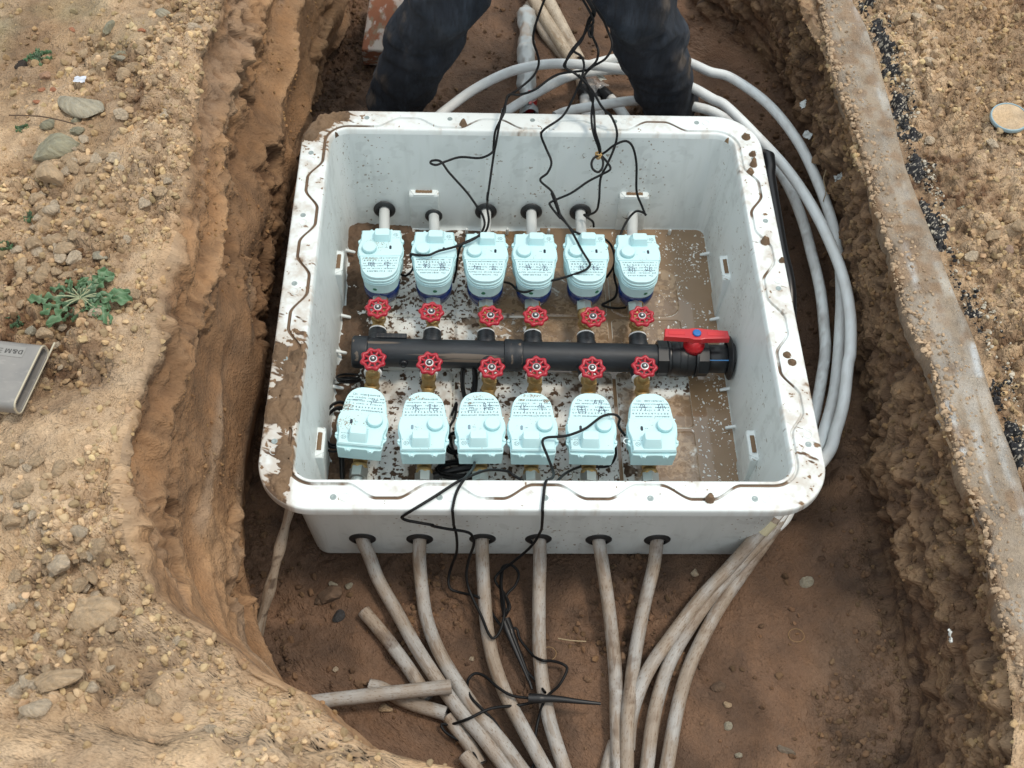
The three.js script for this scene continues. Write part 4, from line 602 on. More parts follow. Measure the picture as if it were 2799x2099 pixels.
const lidUV = (g) => { const p = g.attributes.position, u = g.attributes.uv; for (let i = 0; i < p.count; i++) u.setXY(i, -p.getX(i) / 0.104 + 0.5, p.getZ(i) / 0.146 + 0.5); return g; };
lidUV(lidGeo); lidUV(coverGeo);
function waterMeter(row, k) {
  const q = (row ? MF_ : MB_)[k], t = thing('water_meter', q, `cyan water meter, ${ORD[k]} of the ${row ? 'near' : 'far'} row, ${MLAB[row][k]}`, 'water meter', 'pale cyan water meters in two rows');
  t.rotation.y = (row ? PI : 0) + MROT[row][k]; if (row === 1 && k === 0) t.rotation.z = 0.07; // round end faces the manifold
  const seed = 300 + row * 20 + k * 3, [c, g, X, Y, r] = lidTexture(WORDS[row][k], row, seed);
  const d = []; if (row === 0 && k === 0) d.push([X(0.004), Y(-0.03), 110, 60, 260, 0.8], [X(0.02), Y(0.015), 70, 18, 120, 0.7]); if (row === 1 && k === 0) d.push([X(-0.038), Y(0.02), 60, 50, 260, 0.75], [X(-0.03), Y(-0.02), 70, 60, 240, 0.75], [X(0.01), Y(-0.025), 40, 50, 40, 0.8]); if (row === 1 && k === 1) d.push([X(-0.015), Y(0.054), 70, 26, 90, 0.85], [X(-0.03), Y(0.05), 22, 16, 60, 0.9]);
  if (row === 1 && k === 2) d.push([X(-0.005), Y(0.055), 46, 22, 60, 0.9], [X(-0.02), Y(0.04), 14, 12, 40, 0.9]); if (row === 1 && k === 3) d.push([X(0.0), Y(0.060), 80, 16, 130, 0.95], [X(0.028), Y(0.048), 26, 16, 90, 0.95], [X(-0.02), Y(0.05), 24, 12, 60, 0.9]);
  d.push([192, 280, 190, 270, 34, 0.75], [192 + 120 * (r() - 0.5), 200 + 200 * r(), 60, 40, 22, 0.5]); dirtOn(g, r, d);
  const tx = new THREE.CanvasTexture(c); tx.colorSpace = THREE.SRGBColorSpace; if (!row) { /* same print; the whole meter is turned */ }
  const lidM = new THREE.MeshStandardMaterial({ map: tx, roughness: 0.42 });
  const x1 = 1; // mirrored x keeps print readable from above: local x runs right-to-left once v points to the viewer
  const inner = new THREE.Group(); // no extra level: parts hang on t itself
  const add = (n, geo, m, x = 0, y = 0, z = 0) => { const p = part(n, geo, m, t); p.position.set(-x, y, z); return p; };
  add('lid', lidGeo, lidM); add('cover', coverGeo, lidM); add('flange', flangeGeo, M.shell); add('housing', merge([shellGeo, shellBase, beads]), M.shellSide);
  add('knob', knobGeo, M.shell, 0.0235, 0.001, -0.012); add('display_cover', bumpGeo, M.shell, -0.004, 0.001, -0.046); add('window', winGeo, row && k > 0 && k < 4 ? std([0.20, 0.30, 0.36], 0.2) : M.dark, -0.0215, 0.0006, -0.0165);
  for (const [x, v] of [[0.0215, -0.0735], [-0.0215, -0.0735], [0.0465, -0.041], [-0.0465, -0.041]]) add('screw', screwGeo, M.shell, x, -0.0098, v);
  const latch = add('latch', rbox(0.008, 0.005, 0.002, 0.0008), M.shell, 0, -0.016, 0.0684);
  add('blue_base', domeGeo, M.blueBody, 0, 0, 0.0255); const nk = add('body_pipe', neckGeo, M.brass, 0, -0.080, 0.004); nk.scale.set(1, 1, 0.86);
  if (!row) { const s = add('seal', sealGeo, M.green, 0, 0, 0), xs = [-0.012, 0.004, -0.004, -0.008, 0.022, 0.014][k], R = 0.0375, a = xs / 0.045; s.position.set(xs, -0.041, 0.0668 - 9.5 * xs * xs); s.rotation.set(0.06, Math.atan(19 * xs), 0); }
  if (row) { // visible coupling toward the near wall
    add('brass_union', alongZ(lathe([[0, -0.006], [0.0155, -0.006], [0.0165, -0.003], [0.0165, 0.003], [0.0155, 0.006], [0, 0.006]], 22)), M.brass, 0, -0.080, -0.070);
    const nut = add('coupling_nut', toCreasedNormals(alongZ(new THREE.CylinderGeometry(0.0182, 0.0182, 0.021, 6)), 0.4), M.steel, 0, -0.080, -0.0835); nut.rotation.z = 0.3 + k * 0.37;
    add('tail_piece', alongZ(lathe([[0, -0.022], [0.0112, -0.022], [0.0118, -0.020], [0.0118, -0.004], [0.0135, -0.002], [0.0135, 0.008], [0.012, 0.012], [0, 0.012]], 20)), M.steel, 0, -0.080, -0.106);
    add('pipe_end', alongZ(lathe(k === 0 ? [[0, -0.035], [0.016, -0.035], [0.0195, -0.03], [0.0195, -0.02], [0.0125, -0.012], [0.0125, 0.01], [0, 0.01]] : [[0, -0.03], [0.0125, -0.03], [0.0125, 0.012], [0, 0.012]], 20)), k === 0 ? M.ptfe : M.greyPipe, 0, -0.080, -0.142);
  } else add('coupling_nut', alongZ(toCreasedNormals(new THREE.CylinderGeometry(0.0175, 0.0175, 0.022, 6), 0.4)), k % 2 ? M.ptfe : M.steel, 0, -0.080, -0.082);
}
for (const row of [0, 1]) for (let k = 0; k < 6; k++) waterMeter(row, k);
// grey pipes from the far meters through the far wall
const GP = [[-0.336, 0.078], [-0.2215, 0.072], [-0.100, 0.076], [0.006, 0.077], [0.121, 0.078], [0.244, 0.076]];
GP.forEach(([x, y], k) => { const m = MB_[k]; solo('grey_pipe', pipeGeo([[m[0], 0.085, m[2] - 0.085], [lerp(m[0], x, 0.5), 0.083, -0.35], [x, y, -0.415], [x, y - 0.004, -0.47]], 0.0122, { seg: 24, rad: 18 }), M.greyPipe, k === 5 ? 'short grey pipe entering a bare hole in the far box wall' : `short grey pipe from the ${ORD[k]} far meter into its black grommet`, 'pipe', 'grey pipes through the far wall of the box'); });
{ const h = part('pipe_hole', lathe([[0, 0.0003], [0.0185, 0.0003], [0.0195, 0.001], [0.02, -0.002], [0, -0.002]], 24), std([0.05, 0.035, 0.025], 0.9), box); h.position.set(0.238, 0.078, -0.4165); h.rotation.set(PI / 2 - 0.055, 0, 0); }

// ------------------------------------------------------------------ pipes in the trench
// muddy plastic pipe: base colour with dried soil in streaks and blotches, as vertex colours
const pipeSkin = dataTex(512, (u, v) => { // dust film, lengthwise scrapes, spatter
  const f = fbmT(u, v, 6, 5, 81), st = fbmT(u, v * 0.12, 48, 3, 84), sp = sstep(0.66, 0.72, fbmT(u, v, 56, 3, 88)), sc = sstep(0.68, 0.76, fbmT(u, v * 0.08, 80, 2, 92)), bl = sstep(0.60, 0.68, fbmT(u, v * 0.6, 9, 4, 97)); let k = 0.72 + 0.36 * f + 0.22 * (st - 0.5) + 0.14 * sc; let c = [k, k * 0.985, k * 0.965];
  c = mix3(c, [0.46, 0.35, 0.26], 0.7 * sp); return mix3(c, [0.52, 0.40, 0.30], 0.55 * bl);
}, { m: 1024 });
M.muddy = new THREE.MeshStandardMaterial({ color: 0xffffff, vertexColors: true, roughness: 0.6, map: rep(pipeSkin, 12.5, 3.2), bumpMap: rep(wallTex.bump, 10), bumpScale: 0.001 });
M.clean = new THREE.MeshStandardMaterial({ color: 0xffffff, vertexColors: true, roughness: 0.36 });
const mudOn = (base, seed, amount, blot = 0.5) => (t, a, q) => {
  const x = q[0], y = q[1], z = q[2], s = fbm(x * 34 + seed, y * 34, z * 14, 4), f = fbm(x * 150, y * 150, z * 150, 3), b = fbm(x * 26 + 9, y * 26, z * 26 + seed, 3), tan = [0.33, 0.26, 0.195], brown = [0.12, 0.072, 0.042];
  let c = mix3(base, tan, clamp(amount * sstep(0.30, 0.66, s) + 0.25 * (f - 0.5))); c = mix3(c, brown, 0.75 * sstep(0.66 - 0.12 * blot, 0.70 - 0.12 * blot, b) * blot + 0.5 * blot * sstep(0.62, 0.72, f)); return c;
};
const GREYP = [0.42, 0.41, 0.395], WHITEP = [0.86, 0.91, 0.92];
const capDisc = (g, pts, r, seg, hollow = true) => { // hollow cut ends
  const c = curve(pts), out = [g]; for (const u of [0, 1]) { const p = c.getPointAt(u), d = c.getTangentAt(u).multiplyScalar(u ? 1 : -1), q = new THREE.Quaternion().setFromUnitVectors(V(0, 1, 0), d); const rg = lathe(hollow ? [[r * 0.72, -0.012], [r * 0.74, 0], [r * 0.99, 0.0004], [r, -0.001]] : [[0, 0.001], [r, 0]], 18); rg.applyQuaternion(q); rg.translate(p.x, p.y, p.z); out.push(rg); } return out;
};
function muddyPipe(name, label, group, pts, r, seed, { base = GREYP, amount = 0.85, blot = 0.35, seg = 110, mat = M.muddy, ends = true, rad = 16 } = {}) {
  const g = pipeGeo(pts, r, { seg, rad, wob: 0.03, seed, colorFn: mudOn(base, seed, amount, blot) });
  const m = solo(name, g, mat, label, 'pipe', group);
  if (ends) { const l = capDisc(g, pts, r, seg).slice(1).map(bare), e = mergeGeometries(l), n = e.attributes.position.count; e.setAttribute('color', new THREE.BufferAttribute(new Float32Array(n * 3).map((_, i) => base[i % 3] * 0.75), 3)); part('cut_end', e, mat, m); }
  return m;
}
const PR = 0.0128, SUPPLY = 'grey supply pipes leaving the near side of the box';
const FRONT = [
  [[-.335,.084,.43],[-.333,.083,.443],[-.321,.062,.464],[-.301,.034,.505],[-.265,.022,.564],[-.23,.024,.627],[-.193,.024,.685],[-.154,.024,.74],[-.106,.028,.799],[-.064,.028,.854],[-.034,.028,.89]],
  [[-.225,.083,.43],[-.225,.083,.444],[-.225,.064,.475],[-.22,.034,.519],[-.209,.022,.578],[-.185,.022,.64],[-.154,.026,.695],[-.113,.03,.758],[-.069,.03,.812],[-.039,.03,.854],[-.013,.03,.89]],
  [[-.106,.085,.432],[-.107,.084,.445],[-.106,.064,.475],[-.102,.034,.534],[-.096,.022,.599],[-.084,.02,.66],[-.062,.022,.724],[-.032,.026,.786],[.003,.03,.854],[.023,.03,.893]],
  [[.002,.085,.432],[.002,.084,.445],[.003,.06,.48],[.001,.032,.54],[0,.02,.64],[.005,.02,.707],[.015,.024,.773],[.037,.028,.854],[.048,.028,.893]],
  [[.115,.083,.432],[.115,.082,.444],[.122,.062,.481],[.132,.034,.558],[.137,.022,.64],[.137,.022,.707],[.134,.024,.773],[.131,.028,.854],[.13,.028,.89]],
  [[.228,.083,.434],[.226,.082,.445],[.219,.06,.487],[.201,.034,.547],[.179,.024,.634],[.163,.03,.71],[.151,.036,.777],[.144,.036,.857],[.139,.036,.893]]];
const FLAB = ['grey muddy pipe bending from the leftmost grommet under the cut pipe end', 'grey pipe from the second grommet, curving beside its left neighbour', 'grey pipe from the third grommet with a black cable looped over it', 'grey pipe from the fourth grommet passing under the black antenna rod', 'grey pipe from the fifth grommet, its lower end muddy brown', 'grey pipe from the rightmost grommet, slanting left to meet its neighbour'];
FRONT.forEach((p, k) => muddyPipe('supply_pipe', FLAB[k], SUPPLY, p, PR, 3 + k, { amount: 0.7 + 0.1 * (k % 3), blot: [0.15, 0.2, 0.2, 0.25, 0.45, 0.5][k], ends: false }));
const RIGHT3 = [
  [[.466,.15,.395],[.442,.135,.421],[.416,.1,.44],[.364,.06,.487],[.309,.035,.537],[.249,.03,.609],[.204,.034,.669],[.176,.03,.72],[.16,.014,.766],[.152,.012,.819]],
  [[.484,.1,.371],[.454,.085,.413],[.393,.045,.468],[.33,.025,.532],[.278,.022,.599],[.239,.022,.661],[.214,.022,.721],[.196,.024,.782],[.181,.024,.853],[.173,.024,.889]],
  [[.503,.06,.352],[.463,.05,.402],[.415,.028,.46],[.351,.022,.542],[.306,.02,.612],[.27,.02,.68],[.242,.024,.757],[.215,.028,.855],[.204,.028,.891]]];
['upper grey pipe coming from under the right corner of the box, with paper tag', 'middle one of three grey pipes fanning from the right corner of the box', 'outermost right muddy pipe with dark wet soil along its lower half'].forEach((l, k) => muddyPipe('supply_pipe', l, 'grey pipes fanning from the right corner of the box', RIGHT3[k], PR, 23 + k, { amount: 0.85, blot: [0.3, 0.35, 0.6][k], ends: false }));
{ // paper tag with marker strokes
  const c = document.createElement('canvas'); c.width = 128; c.height = 96; const g = c.getContext('2d'); g.fillStyle = 'rgb(196,190,160)'; g.fillRect(0, 0, 128, 96); g.strokeStyle = 'rgb(40,40,36)'; g.lineWidth = 3;
  ['hua', 'lu', 'shui', 'sun'].forEach((ch, k) => { for (const st of INK[ch]) { g.beginPath(); for (let i = 0; i < st.length; i += 2) g[i ? 'lineTo' : 'moveTo'](8 + k * 29 + st[i] * 2.4, 34 + st[i + 1] * 2.6); g.stroke(); } });
  const t = new THREE.CanvasTexture(c); t.colorSpace = THREE.SRGBColorSpace; const cv = curve(RIGHT3[0]); const l = cv.getLength(), sub = [0.05, 0.09, 0.13].map((u) => cv.getPointAt(u).toArray());
  const gg = pipeGeo([0.072, 0.1, 0.128].map((u) => cv.getPointAt(u).toArray()), PR + 0.0012, { seg: 14, rad: 18 }), u = gg.attributes.uv; for (let i = 0; i < u.count; i++) u.setXY(i, u.getY(i) / 0.05, u.getX(i) / 0.08 * 2);
  t.wrapS = t.wrapT = THREE.RepeatWrapping; solo('paper_tag', gg, new THREE.MeshStandardMaterial({ map: t, roughness: 0.8 }), 'pale paper tag with handwriting wrapped round a pipe at the box corner', 'tag');
}
// cut lengths lying about
const CUT = 'loose cut lengths of grey pipe on the trench floor';
muddyPipe('cut_pipe', 'cut pipe piece, mud-spotted, upper end free, left of the supply pipes', CUT, [[-.328,.018,.559],[-.283,.016,.612],[-.242,.014,.666],[-.203,.008,.723]], PR, 41, { amount: 0.9, blot: 0.7, seg: 60 });
muddyPipe('cut_pipe', 'cut pipe lying crosswise on top of two supply pipes, open end showing', CUT, [[-.424,.06,.754],[-.4,.058,.747],[-.287,.052,.731],[-.161,.052,.717]], PR, 42, { amount: 0.6, blot: 0.1, seg: 60 });
muddyPipe('cut_pipe', 'short grey pipe piece half hidden beneath the crosswise pipe', CUT, [[-.311,.014,.701],[-.285,.012,.707],[-.239,.012,.731],[-.17,.014,.753]], PR, 43, { amount: 0.8, blot: 0.3, seg: 50 });
muddyPipe('cut_pipe', 'muddy pipe piece running out under the two left supply pipes', CUT, [[-.166,.008,.756],[-.147,.008,.783],[-.126,.006,.81],[-.109,.004,.84]], PR, 44, { amount: 0.9, blot: 0.4, seg: 40 });
muddyPipe('cut_pipe', 'cut pipe stub at the bottom edge beside the earth bank', CUT, [[-.137,.02,.828],[-.118,.02,.851],[-.091,.02,.887]], PR, 45, { amount: 0.8, blot: 0.5, seg: 40 });
muddyPipe('cut_pipe', 'pipe glimpsed at the bottom edge beneath the fifth supply pipe', CUT, [[.13,.008,.805],[.12,.01,.831],[.11,.012,.862]], PR, 46, { amount: 0.8, seg: 30 });
// coil of white pipe behind and to the right of the box
{
  const t = thing('pipe_coil', [0, 0, 0], 'coil of white plastic pipe looped behind and along the right side of the box', 'pipe coil');
  const strands = [
    [...[[-.217,.12,-.692],[-.199,.12,-.715],[-.128,.125,-.788],[-.037,.13,-.851],[.055,.135,-.875],[.147,.14,-.869],[.245,.15,-.841],[.337,.16,-.802],[.404,.165,-.76],[.452,.168,-.714]], ...[[.48,.175,-.68],[.54,.18,-.567],[.593,.18,-.462],[.629,.185,-.342],[.65,.19,-.222],[.66,.19,-.125],[.658,.185,-.03],[.645,.175,.057]], ...[[.637,.165,.086],[.622,.14,.159],[.605,.11,.209],[.58,.1,.261]], RIGHT3[0][0], RIGHT3[0][1]],
    [...[[.162,.1,-.915],[.2,.1,-.932],[.253,.105,-.943],[.332,.11,-.942],[.413,.12,-.912],[.467,.13,-.862]], ...[[.517,.14,-.827],[.592,.15,-.72],[.644,.15,-.592],[.669,.15,-.462],[.681,.15,-.339],[.679,.15,-.229],[.67,.14,-.133],[.654,.13,-.041]], ...[[.638,.11,.046],[.619,.1,.119],[.591,.09,.191],[.571,.085,.231]], RIGHT3[1][0], RIGHT3[1][1]],
    [...[[.07,.1,-.721],[.103,.1,-.74],[.167,.1,-.76],[.278,.105,-.779],[.35,.11,-.772],[.395,.11,-.76]], ...[[.479,.11,-.723],[.576,.11,-.59],[.613,.11,-.486],[.63,.11,-.376],[.635,.11,-.264],[.64,.1,-.166],[.635,.09,-.072],[.628,.085,-.01]], ...[[.612,.07,.055],[.598,.06,.104],[.582,.055,.15]], RIGHT3[2][0], RIGHT3[2][1]],
    [[-.054,.06,-.776],[-.017,.06,-.811],[.035,.07,-.846],[.106,.08,-.89],[.167,.085,-.909],[.257,.09,-.912],[.352,.1,-.878]]];
  strands.forEach((p, k) => part('strand', pipeGeo(p, 0.0123, { seg: 170, rad: 16, colorFn: mudOn(WHITEP, 61 + k, 0.16, k === 2 ? 0.35 : 0.12) }), M.clean, t));
}
// pipework on the far floor
muddyPipe('old_pipe', 'left of the two tan pipes running away from the coil', 'tan pipes on the far trench floor', [[.014,.03,-1.353],[.038,.03,-1.27],[.084,.03,-1.144],[.131,.035,-1.013],[.146,.03,-.957]], 0.0175, 51, { base: [0.55, 0.47, 0.36], amount: 0.5, blot: 0.2, ends: false });
muddyPipe('old_pipe', 'right of the two tan pipes, pale end by the cable bundle', 'tan pipes on the far trench floor', [[.049,.035,-1.347],[.078,.035,-1.265],[.114,.035,-1.142],[.15,.04,-1.007]], 0.0165, 52, { base: [0.62, 0.54, 0.43], amount: 0.45, blot: 0.25 });
muddyPipe('old_pipe', 'thin greyish pipe in the shadow beside the two tan pipes', 'tan pipes on the far trench floor', [[.023,.012,-1.286],[.061,.012,-1.159],[.094,.012,-1.09],[.124,.012,-1.037]], 0.014, 53, { base: [0.4, 0.35, 0.29], amount: 0.7, blot: 0.3 });
{
  const t = thing('wrapped_pipe', [0, 0, 0], 'grey pipe in crumpled plastic film with a red valve, behind the box', 'pipe');
  const p = [[.012,.02,-1.242],[.013,.022,-1.168],[.009,.028,-1.075],[.008,.03,-.997],[.007,.035,-.911],[.01,.035,-.848],[.012,.03,-.798]];
  const g = pipeGeo(p, (u) => 0.0225 + 0.004 * Math.sin(u * 20) + 0.006 * (fbm(u * 26, 3, 3, 3) - 0.5), { seg: 130, rad: 26, wob: 0.5, seed: 5, colorFn: (u, a, q) => mix3(mix3([0.36, 0.40, 0.41], [0.30, 0.23, 0.17], 0.6 * sstep(0.55, 0.7, fbm(q[0] * 30, q[1] * 30, q[2] * 22, 3)) * sstep(0.9, 0.2, u)), [0.60, 0.64, 0.64], 0.6 * sstep(0.6, 0.7, fbm(q[0] * 70, q[1] * 70, q[2] * 18, 3))) });
  part('plastic_film', g, new THREE.MeshPhysicalMaterial({ color: 0xffffff, vertexColors: true, roughness: 0.3, clearcoat: 0.6, clearcoatRoughness: 0.2 }), t);
  const [v] = [[.012,.05,-.841]]; const vg = new THREE.Group(); vg.name = 'valve'; vg.position.set(...v); t.add(vg);
  part('valve_body', lathe([[0, -0.03], [0.02, -0.03], [0.021, -0.006], [0.019, 0], [0.020, 0.006], [0, 0.006]], 26), M.red, vg); part('valve_cap', lathe([[0, 0.0095], [0.019, 0.009], [0.0205, 0.006], [0.018, 0.005], [0, 0.005]], 26), std([0.62, 0.36, 0.31], 0.5), vg);
  part('valve_lever', rbox(0.009, 0.006, 0.05, 0.002), std([0.60, 0.20, 0.20], 0.5), vg).position.set(0.001, 0.010, 0.004); part('valve_ring', xf(new THREE.TorusGeometry(0.022, 0.004, 8, 28), [0, -0.032, 0], [PI / 2, 0, 0]), M.blackGloss, vg);
}
const fit = (label, p, q, top, seed) => {
  const t = thing('pipe_fitting', [0, 0, 0], label, 'pipe fitting', 'fittings with black collars behind the box');
  part('pipe', pipeGeo(p, 0.0135, { seg: 30, rad: 16, colorFn: mudOn(WHITEP, seed, 0.3, 0.2) }), M.clean, t); part('collar', pipeGeo(q, (u) => 0.0165 - 0.0015 * Math.abs(u - 0.5), { seg: 14, rad: 18 }), M.blackGloss, t);
  if (top) part('upper_pipe', pipeGeo(top, 0.013, { seg: 20, rad: 14, colorFn: mudOn([0.5, 0.42, 0.33], seed, 0.7, 0.3) }), M.muddy, t);
};
fit('white pipe with black collar, left one of three by the wrapped pipe', [[.163,.03,-.774],[.159,.03,-.822],[.157,.035,-.872]], [[.156,.036,-.868],[.151,.04,-.9]], [[.152,.04,-.897],[.147,.042,-.942],[.147,.04,-.974]], 71);
fit('white pipe with black collar, middle one, under clear film', [[.198,.03,-.775],[.19,.032,-.828],[.185,.035,-.862]], [[.185,.036,-.858],[.175,.04,-.894]], [[.176,.04,-.892],[.171,.045,-.918]], 72);
fit('white pipe with black collar, right one, slanting outward', [[.264,.03,-.79],[.243,.034,-.833],[.221,.036,-.869]], [[.222,.037,-.864],[.199,.04,-.892]], null, 73);
{ // clear film sleeve with a printed slip
  const g = gridGeo(26, 18, (i, j) => { const u = i / 25 - 0.5, v = j / 17 - 0.5, n = fbm(u * 7, v * 7, 3, 3) - 0.5; return [u * 0.045, 0.010 * Math.cos(u * 3) + 0.02 * n, v * 0.085]; });
  const [p] = [[.181,.055,-.913]], m = solo('plastic_sleeve', g, new THREE.MeshPhysicalMaterial({ color: lin(0.95, 0.96, 0.97), roughness: 0.12, transmission: 0.75, side: THREE.DoubleSide }), 'crumpled clear plastic sleeve with a printed slip, among the black collars', 'plastic sleeve'); m.position.set(...p); m.rotation.y = 0.5;
  const c = document.createElement('canvas'); c.width = 64; c.height = 128; const x = c.getContext('2d'); x.fillStyle = 'rgb(205,208,200)'; x.fillRect(0, 0, 64, 128); x.fillStyle = 'rgb(90,95,95)'; for (let k = 0; k < 9; k++) x.fillRect(10 + (k % 3) * 4, 12 + k * 12, 30 - (k % 4) * 5, 3);
  const tx = new THREE.CanvasTexture(c); tx.colorSpace = THREE.SRGBColorSpace; const sl = part('slip', gridGeo(6, 10, (i, j) => [(i / 5 - 0.5) * 0.018, 0.002 * Math.sin(i), (j / 9 - 0.5) * 0.042, i / 5, j / 9]), new THREE.MeshStandardMaterial({ map: tx, roughness: 0.7, side: THREE.DoubleSide }), m); sl.position.set(0.014, 0.014, 0.005);
}
{ // stick leaning beside the box
  const g = pipeGeo([[-.447,.2,.404],[-.458,.185,.439],[-.474,.15,.5],[-.493,.1,.55],[-.513,.05,.596],[-.526,.02,.634]], (u) => 0.0085 + 0.0025 * u + 0.0015 * Math.sin(u * 23), { seg: 90, rad: 14, wob: 0.35, seed: 8, colorFn: (u, a, q) => mix3(mix3([0.24, 0.19, 0.145], [0.42, 0.34, 0.26], fbm(q[0] * 240, q[1] * 40, q[2] * 30, 3)), [0.12, 0.085, 0.06], sstep(0.58, 0.68, fbm(q[0] * 60, q[1] * 60, q[2] * 60, 3))) });
  const m = solo('wooden_stick', g, M.muddy, 'weathered wooden stick leaning from the earth wall under the box corner', 'stick'); part('broken_end', bare(xf(rockGeo(3, 6, 0.3, 1), [-.526,.02,.634], [0, 0, 0], 0.011)), std([0.4, 0.31, 0.22], 0.9), m);
}

const BP = [[.537,.21,-.477],[.537,.21,-.41],[.534,.21,-.31],[.533,.205,-.192],[.537,.19,-.076]]; BP.unshift([BP[0][0] - 0.06, 0.02, BP[0][2] - 0.16]); BP.push([BP[5][0] - 0.01, 0.10, BP[5][2] + 0.16], [BP[5][0], 0.02, BP[5][2] + 0.30]);
solo('black_pipe', pipeGeo(BP, 0.014, { seg: 40, rad: 16 }), M.blackGloss, 'black plastic pipe along the outside of the right box wall', 'pipe');
for (const [l, p] of [['pale straw lying between the fourth and fifth supply pipe', [[.036,.012,.61],[.061,.014,.615],[.088,.012,.616]]], ['dry straw bent over bare earth left of the wooden stick', [[-.537,.03,.588],[-.526,.034,.584],[-.515,.03,.573]]], ['thin root hanging from the right trench wall', [[.666,.22,-.422],[.664,.2,-.412],[.671,.18,-.393],[.668,.16,-.382]]]]) solo('straw', tube(p, 0.0013, 20, 6), std([0.34, 0.26, 0.16], 0.85), l, 'straw');

// ------------------------------------------------------------------ black antenna cables
M.cable = phys([0.006, 0.0065, 0.0075], 0.5, { specularIntensity: 0.5 });
const CR = 0.0027;
const cable = (label, pts, r = CR, seg) => solo('cable', tube(pts, r, seg ?? pts.length * 9, 7), M.cable, label, 'cable', 'black antenna cables');
const HANDP = [0.045, 0.63, -0.575];
// upper bundle: from the person's hands over the far rim down into the box
cable('black cable dropping left between the legs, then over the far rim', [HANDP, ...[[.018,.56,-.566],[-.001,.48,-.569],[-.002,.44,-.572],[.007,.41,-.574],[.012,.385,-.568],[0,.365,-.55],[-.032,.35,-.525],[-.054,.352,-.499],[-.062,.348,-.473],[-.072,.338,-.438],[-.081,.3,-.405],[-.085,.265,-.408],[-.098,.2,-.339]], ...[[-.097,.185,-.371],[-.098,.17,-.34],[-.095,.178,-.292],[-.104,.182,-.254],[-.132,.18,-.235],[-.154,.165,-.232],[-.163,.13,-.227],[-.167,.09,-.218],[-.173,.05,-.223]]]);
cable('black cable making a small loop in mid-air at the far left', [...[[.118,.42,-.51],[.107,.41,-.517],[.05,.39,-.526],[.003,.37,-.501],[-.028,.352,-.505],[-.054,.358,-.496],[-.061,.352,-.472],[-.064,.346,-.452],[-.082,.322,-.424],[-.086,.285,-.416],[-.089,.28,-.399],[-.115,.27,-.392],[-.158,.265,-.399],[-.19,.262,-.388],[-.21,.26,-.379],[-.223,.26,-.384],[-.22,.262,-.39],[-.201,.262,-.388],[-.182,.25,-.366],[-.142,.23,-.325],[-.114,.2,-.3]], ...[[-.12,.195,-.32],[-.107,.185,-.297],[-.105,.182,-.271],[-.122,.182,-.239],[-.164,.18,-.215],[-.203,.178,-.202],[-.224,.177,-.191],[-.246,.172,-.195],[-.264,.165,-.203],[-.26,.14,-.207],[-.261,.115,-.205],[-.276,.095,-.203],[-.292,.09,-.212]]], CR, 330);
cable('black cable wandering down the middle of the far wall', [HANDP, ...[[.13,.52,-.575],[.156,.47,-.574],[.166,.45,-.552],[.153,.43,-.534],[.123,.41,-.527],[.103,.4,-.503],[.085,.365,-.48],[.063,.335,-.456],[.024,.33,-.421],[.017,.315,-.417],[.028,.285,-.412],[.041,.265,-.388],[.033,.25,-.37],[.017,.24,-.357],[.042,.225,-.339],[.054,.21,-.316],[.061,.2,-.287]], ...[[.045,.195,-.363],[.057,.19,-.318],[.071,.185,-.29],[.087,.18,-.267],[.1,.172,-.265],[.122,.165,-.263],[.153,.155,-.268],[.179,.12,-.28],[.189,.1,-.259],[.187,.08,-.247],[.173,.06,-.233]]], CR, 320);
cable('black cable bent across the lid of the second meter from right', [...[[.088,.46,-.534],[.066,.43,-.52],[.065,.42,-.515],[.091,.41,-.503],[.119,.39,-.487],[.128,.375,-.476],[.126,.34,-.452],[.129,.325,-.422],[.142,.295,-.407],[.149,.275,-.405],[.165,.265,-.388],[.17,.26,-.373],[.153,.25,-.368],[.121,.24,-.354],[.085,.225,-.334],[.043,.21,-.322],[.04,.207,-.312],[.061,.2,-.282]], ...[[.053,.195,-.302],[.077,.186,-.277],[.088,.18,-.259],[.107,.178,-.208],[.121,.176,-.177],[.121,.175,-.167],[.107,.172,-.155],[.06,.155,-.148],[.025,.145,-.145],[.003,.14,-.131],[-.014,.135,-.126],[-.031,.125,-.138],[-.045,.1,-.178],[-.058,.07,-.208]]], CR, 340);
cable('black cable dropping to the fifth far grommet', [...[[.093,.42,-.492],[.122,.395,-.475],[.148,.36,-.458],[.17,.335,-.458],[.181,.325,-.423],[.181,.285,-.421],[.165,.26,-.39],[.151,.235,-.37],[.149,.2,-.338],[.147,.155,-.348],[.132,.12,-.369]], ...[[.125,.11,-.379],[.145,.1,-.368],[.149,.085,-.365]]]);
cable('black cable arching out to a sharp bend by the far right boss', [...[[.149,.275,-.402],[.159,.285,-.401],[.177,.31,-.397],[.2,.318,-.4],[.215,.31,-.39],[.227,.27,-.381],[.235,.2,-.368],[.249,.17,-.352],[.258,.155,-.339]], ...[[.26,.153,-.339],[.252,.157,-.344],[.235,.16,-.343],[.212,.16,-.31],[.194,.15,-.268],[.189,.11,-.25],[.188,.08,-.222],[.195,.06,-.201],[.191,.045,-.189],[.178,.032,-.187],[.163,.028,-.18],[.174,.028,-.174],[.196,.032,-.167],[.212,.05,-.155]]], CR, 240);
cable('black cable hanging straight, right strand of the tied pair', [...[[.107,.405,-.504],[.123,.378,-.478],[.131,.345,-.458],[.134,.325,-.422],[.145,.297,-.407],[.149,.276,-.406]]]);
cable('black cable strand running up beside the left bundle', [HANDP, ...[[.112,.55,-.546],[.11,.51,-.557],[.099,.47,-.543],[.082,.455,-.528],[.099,.44,-.527],[.106,.425,-.516],[.102,.405,-.498],[.101,.39,-.487],[.115,.385,-.481],[.128,.36,-.475]]]);
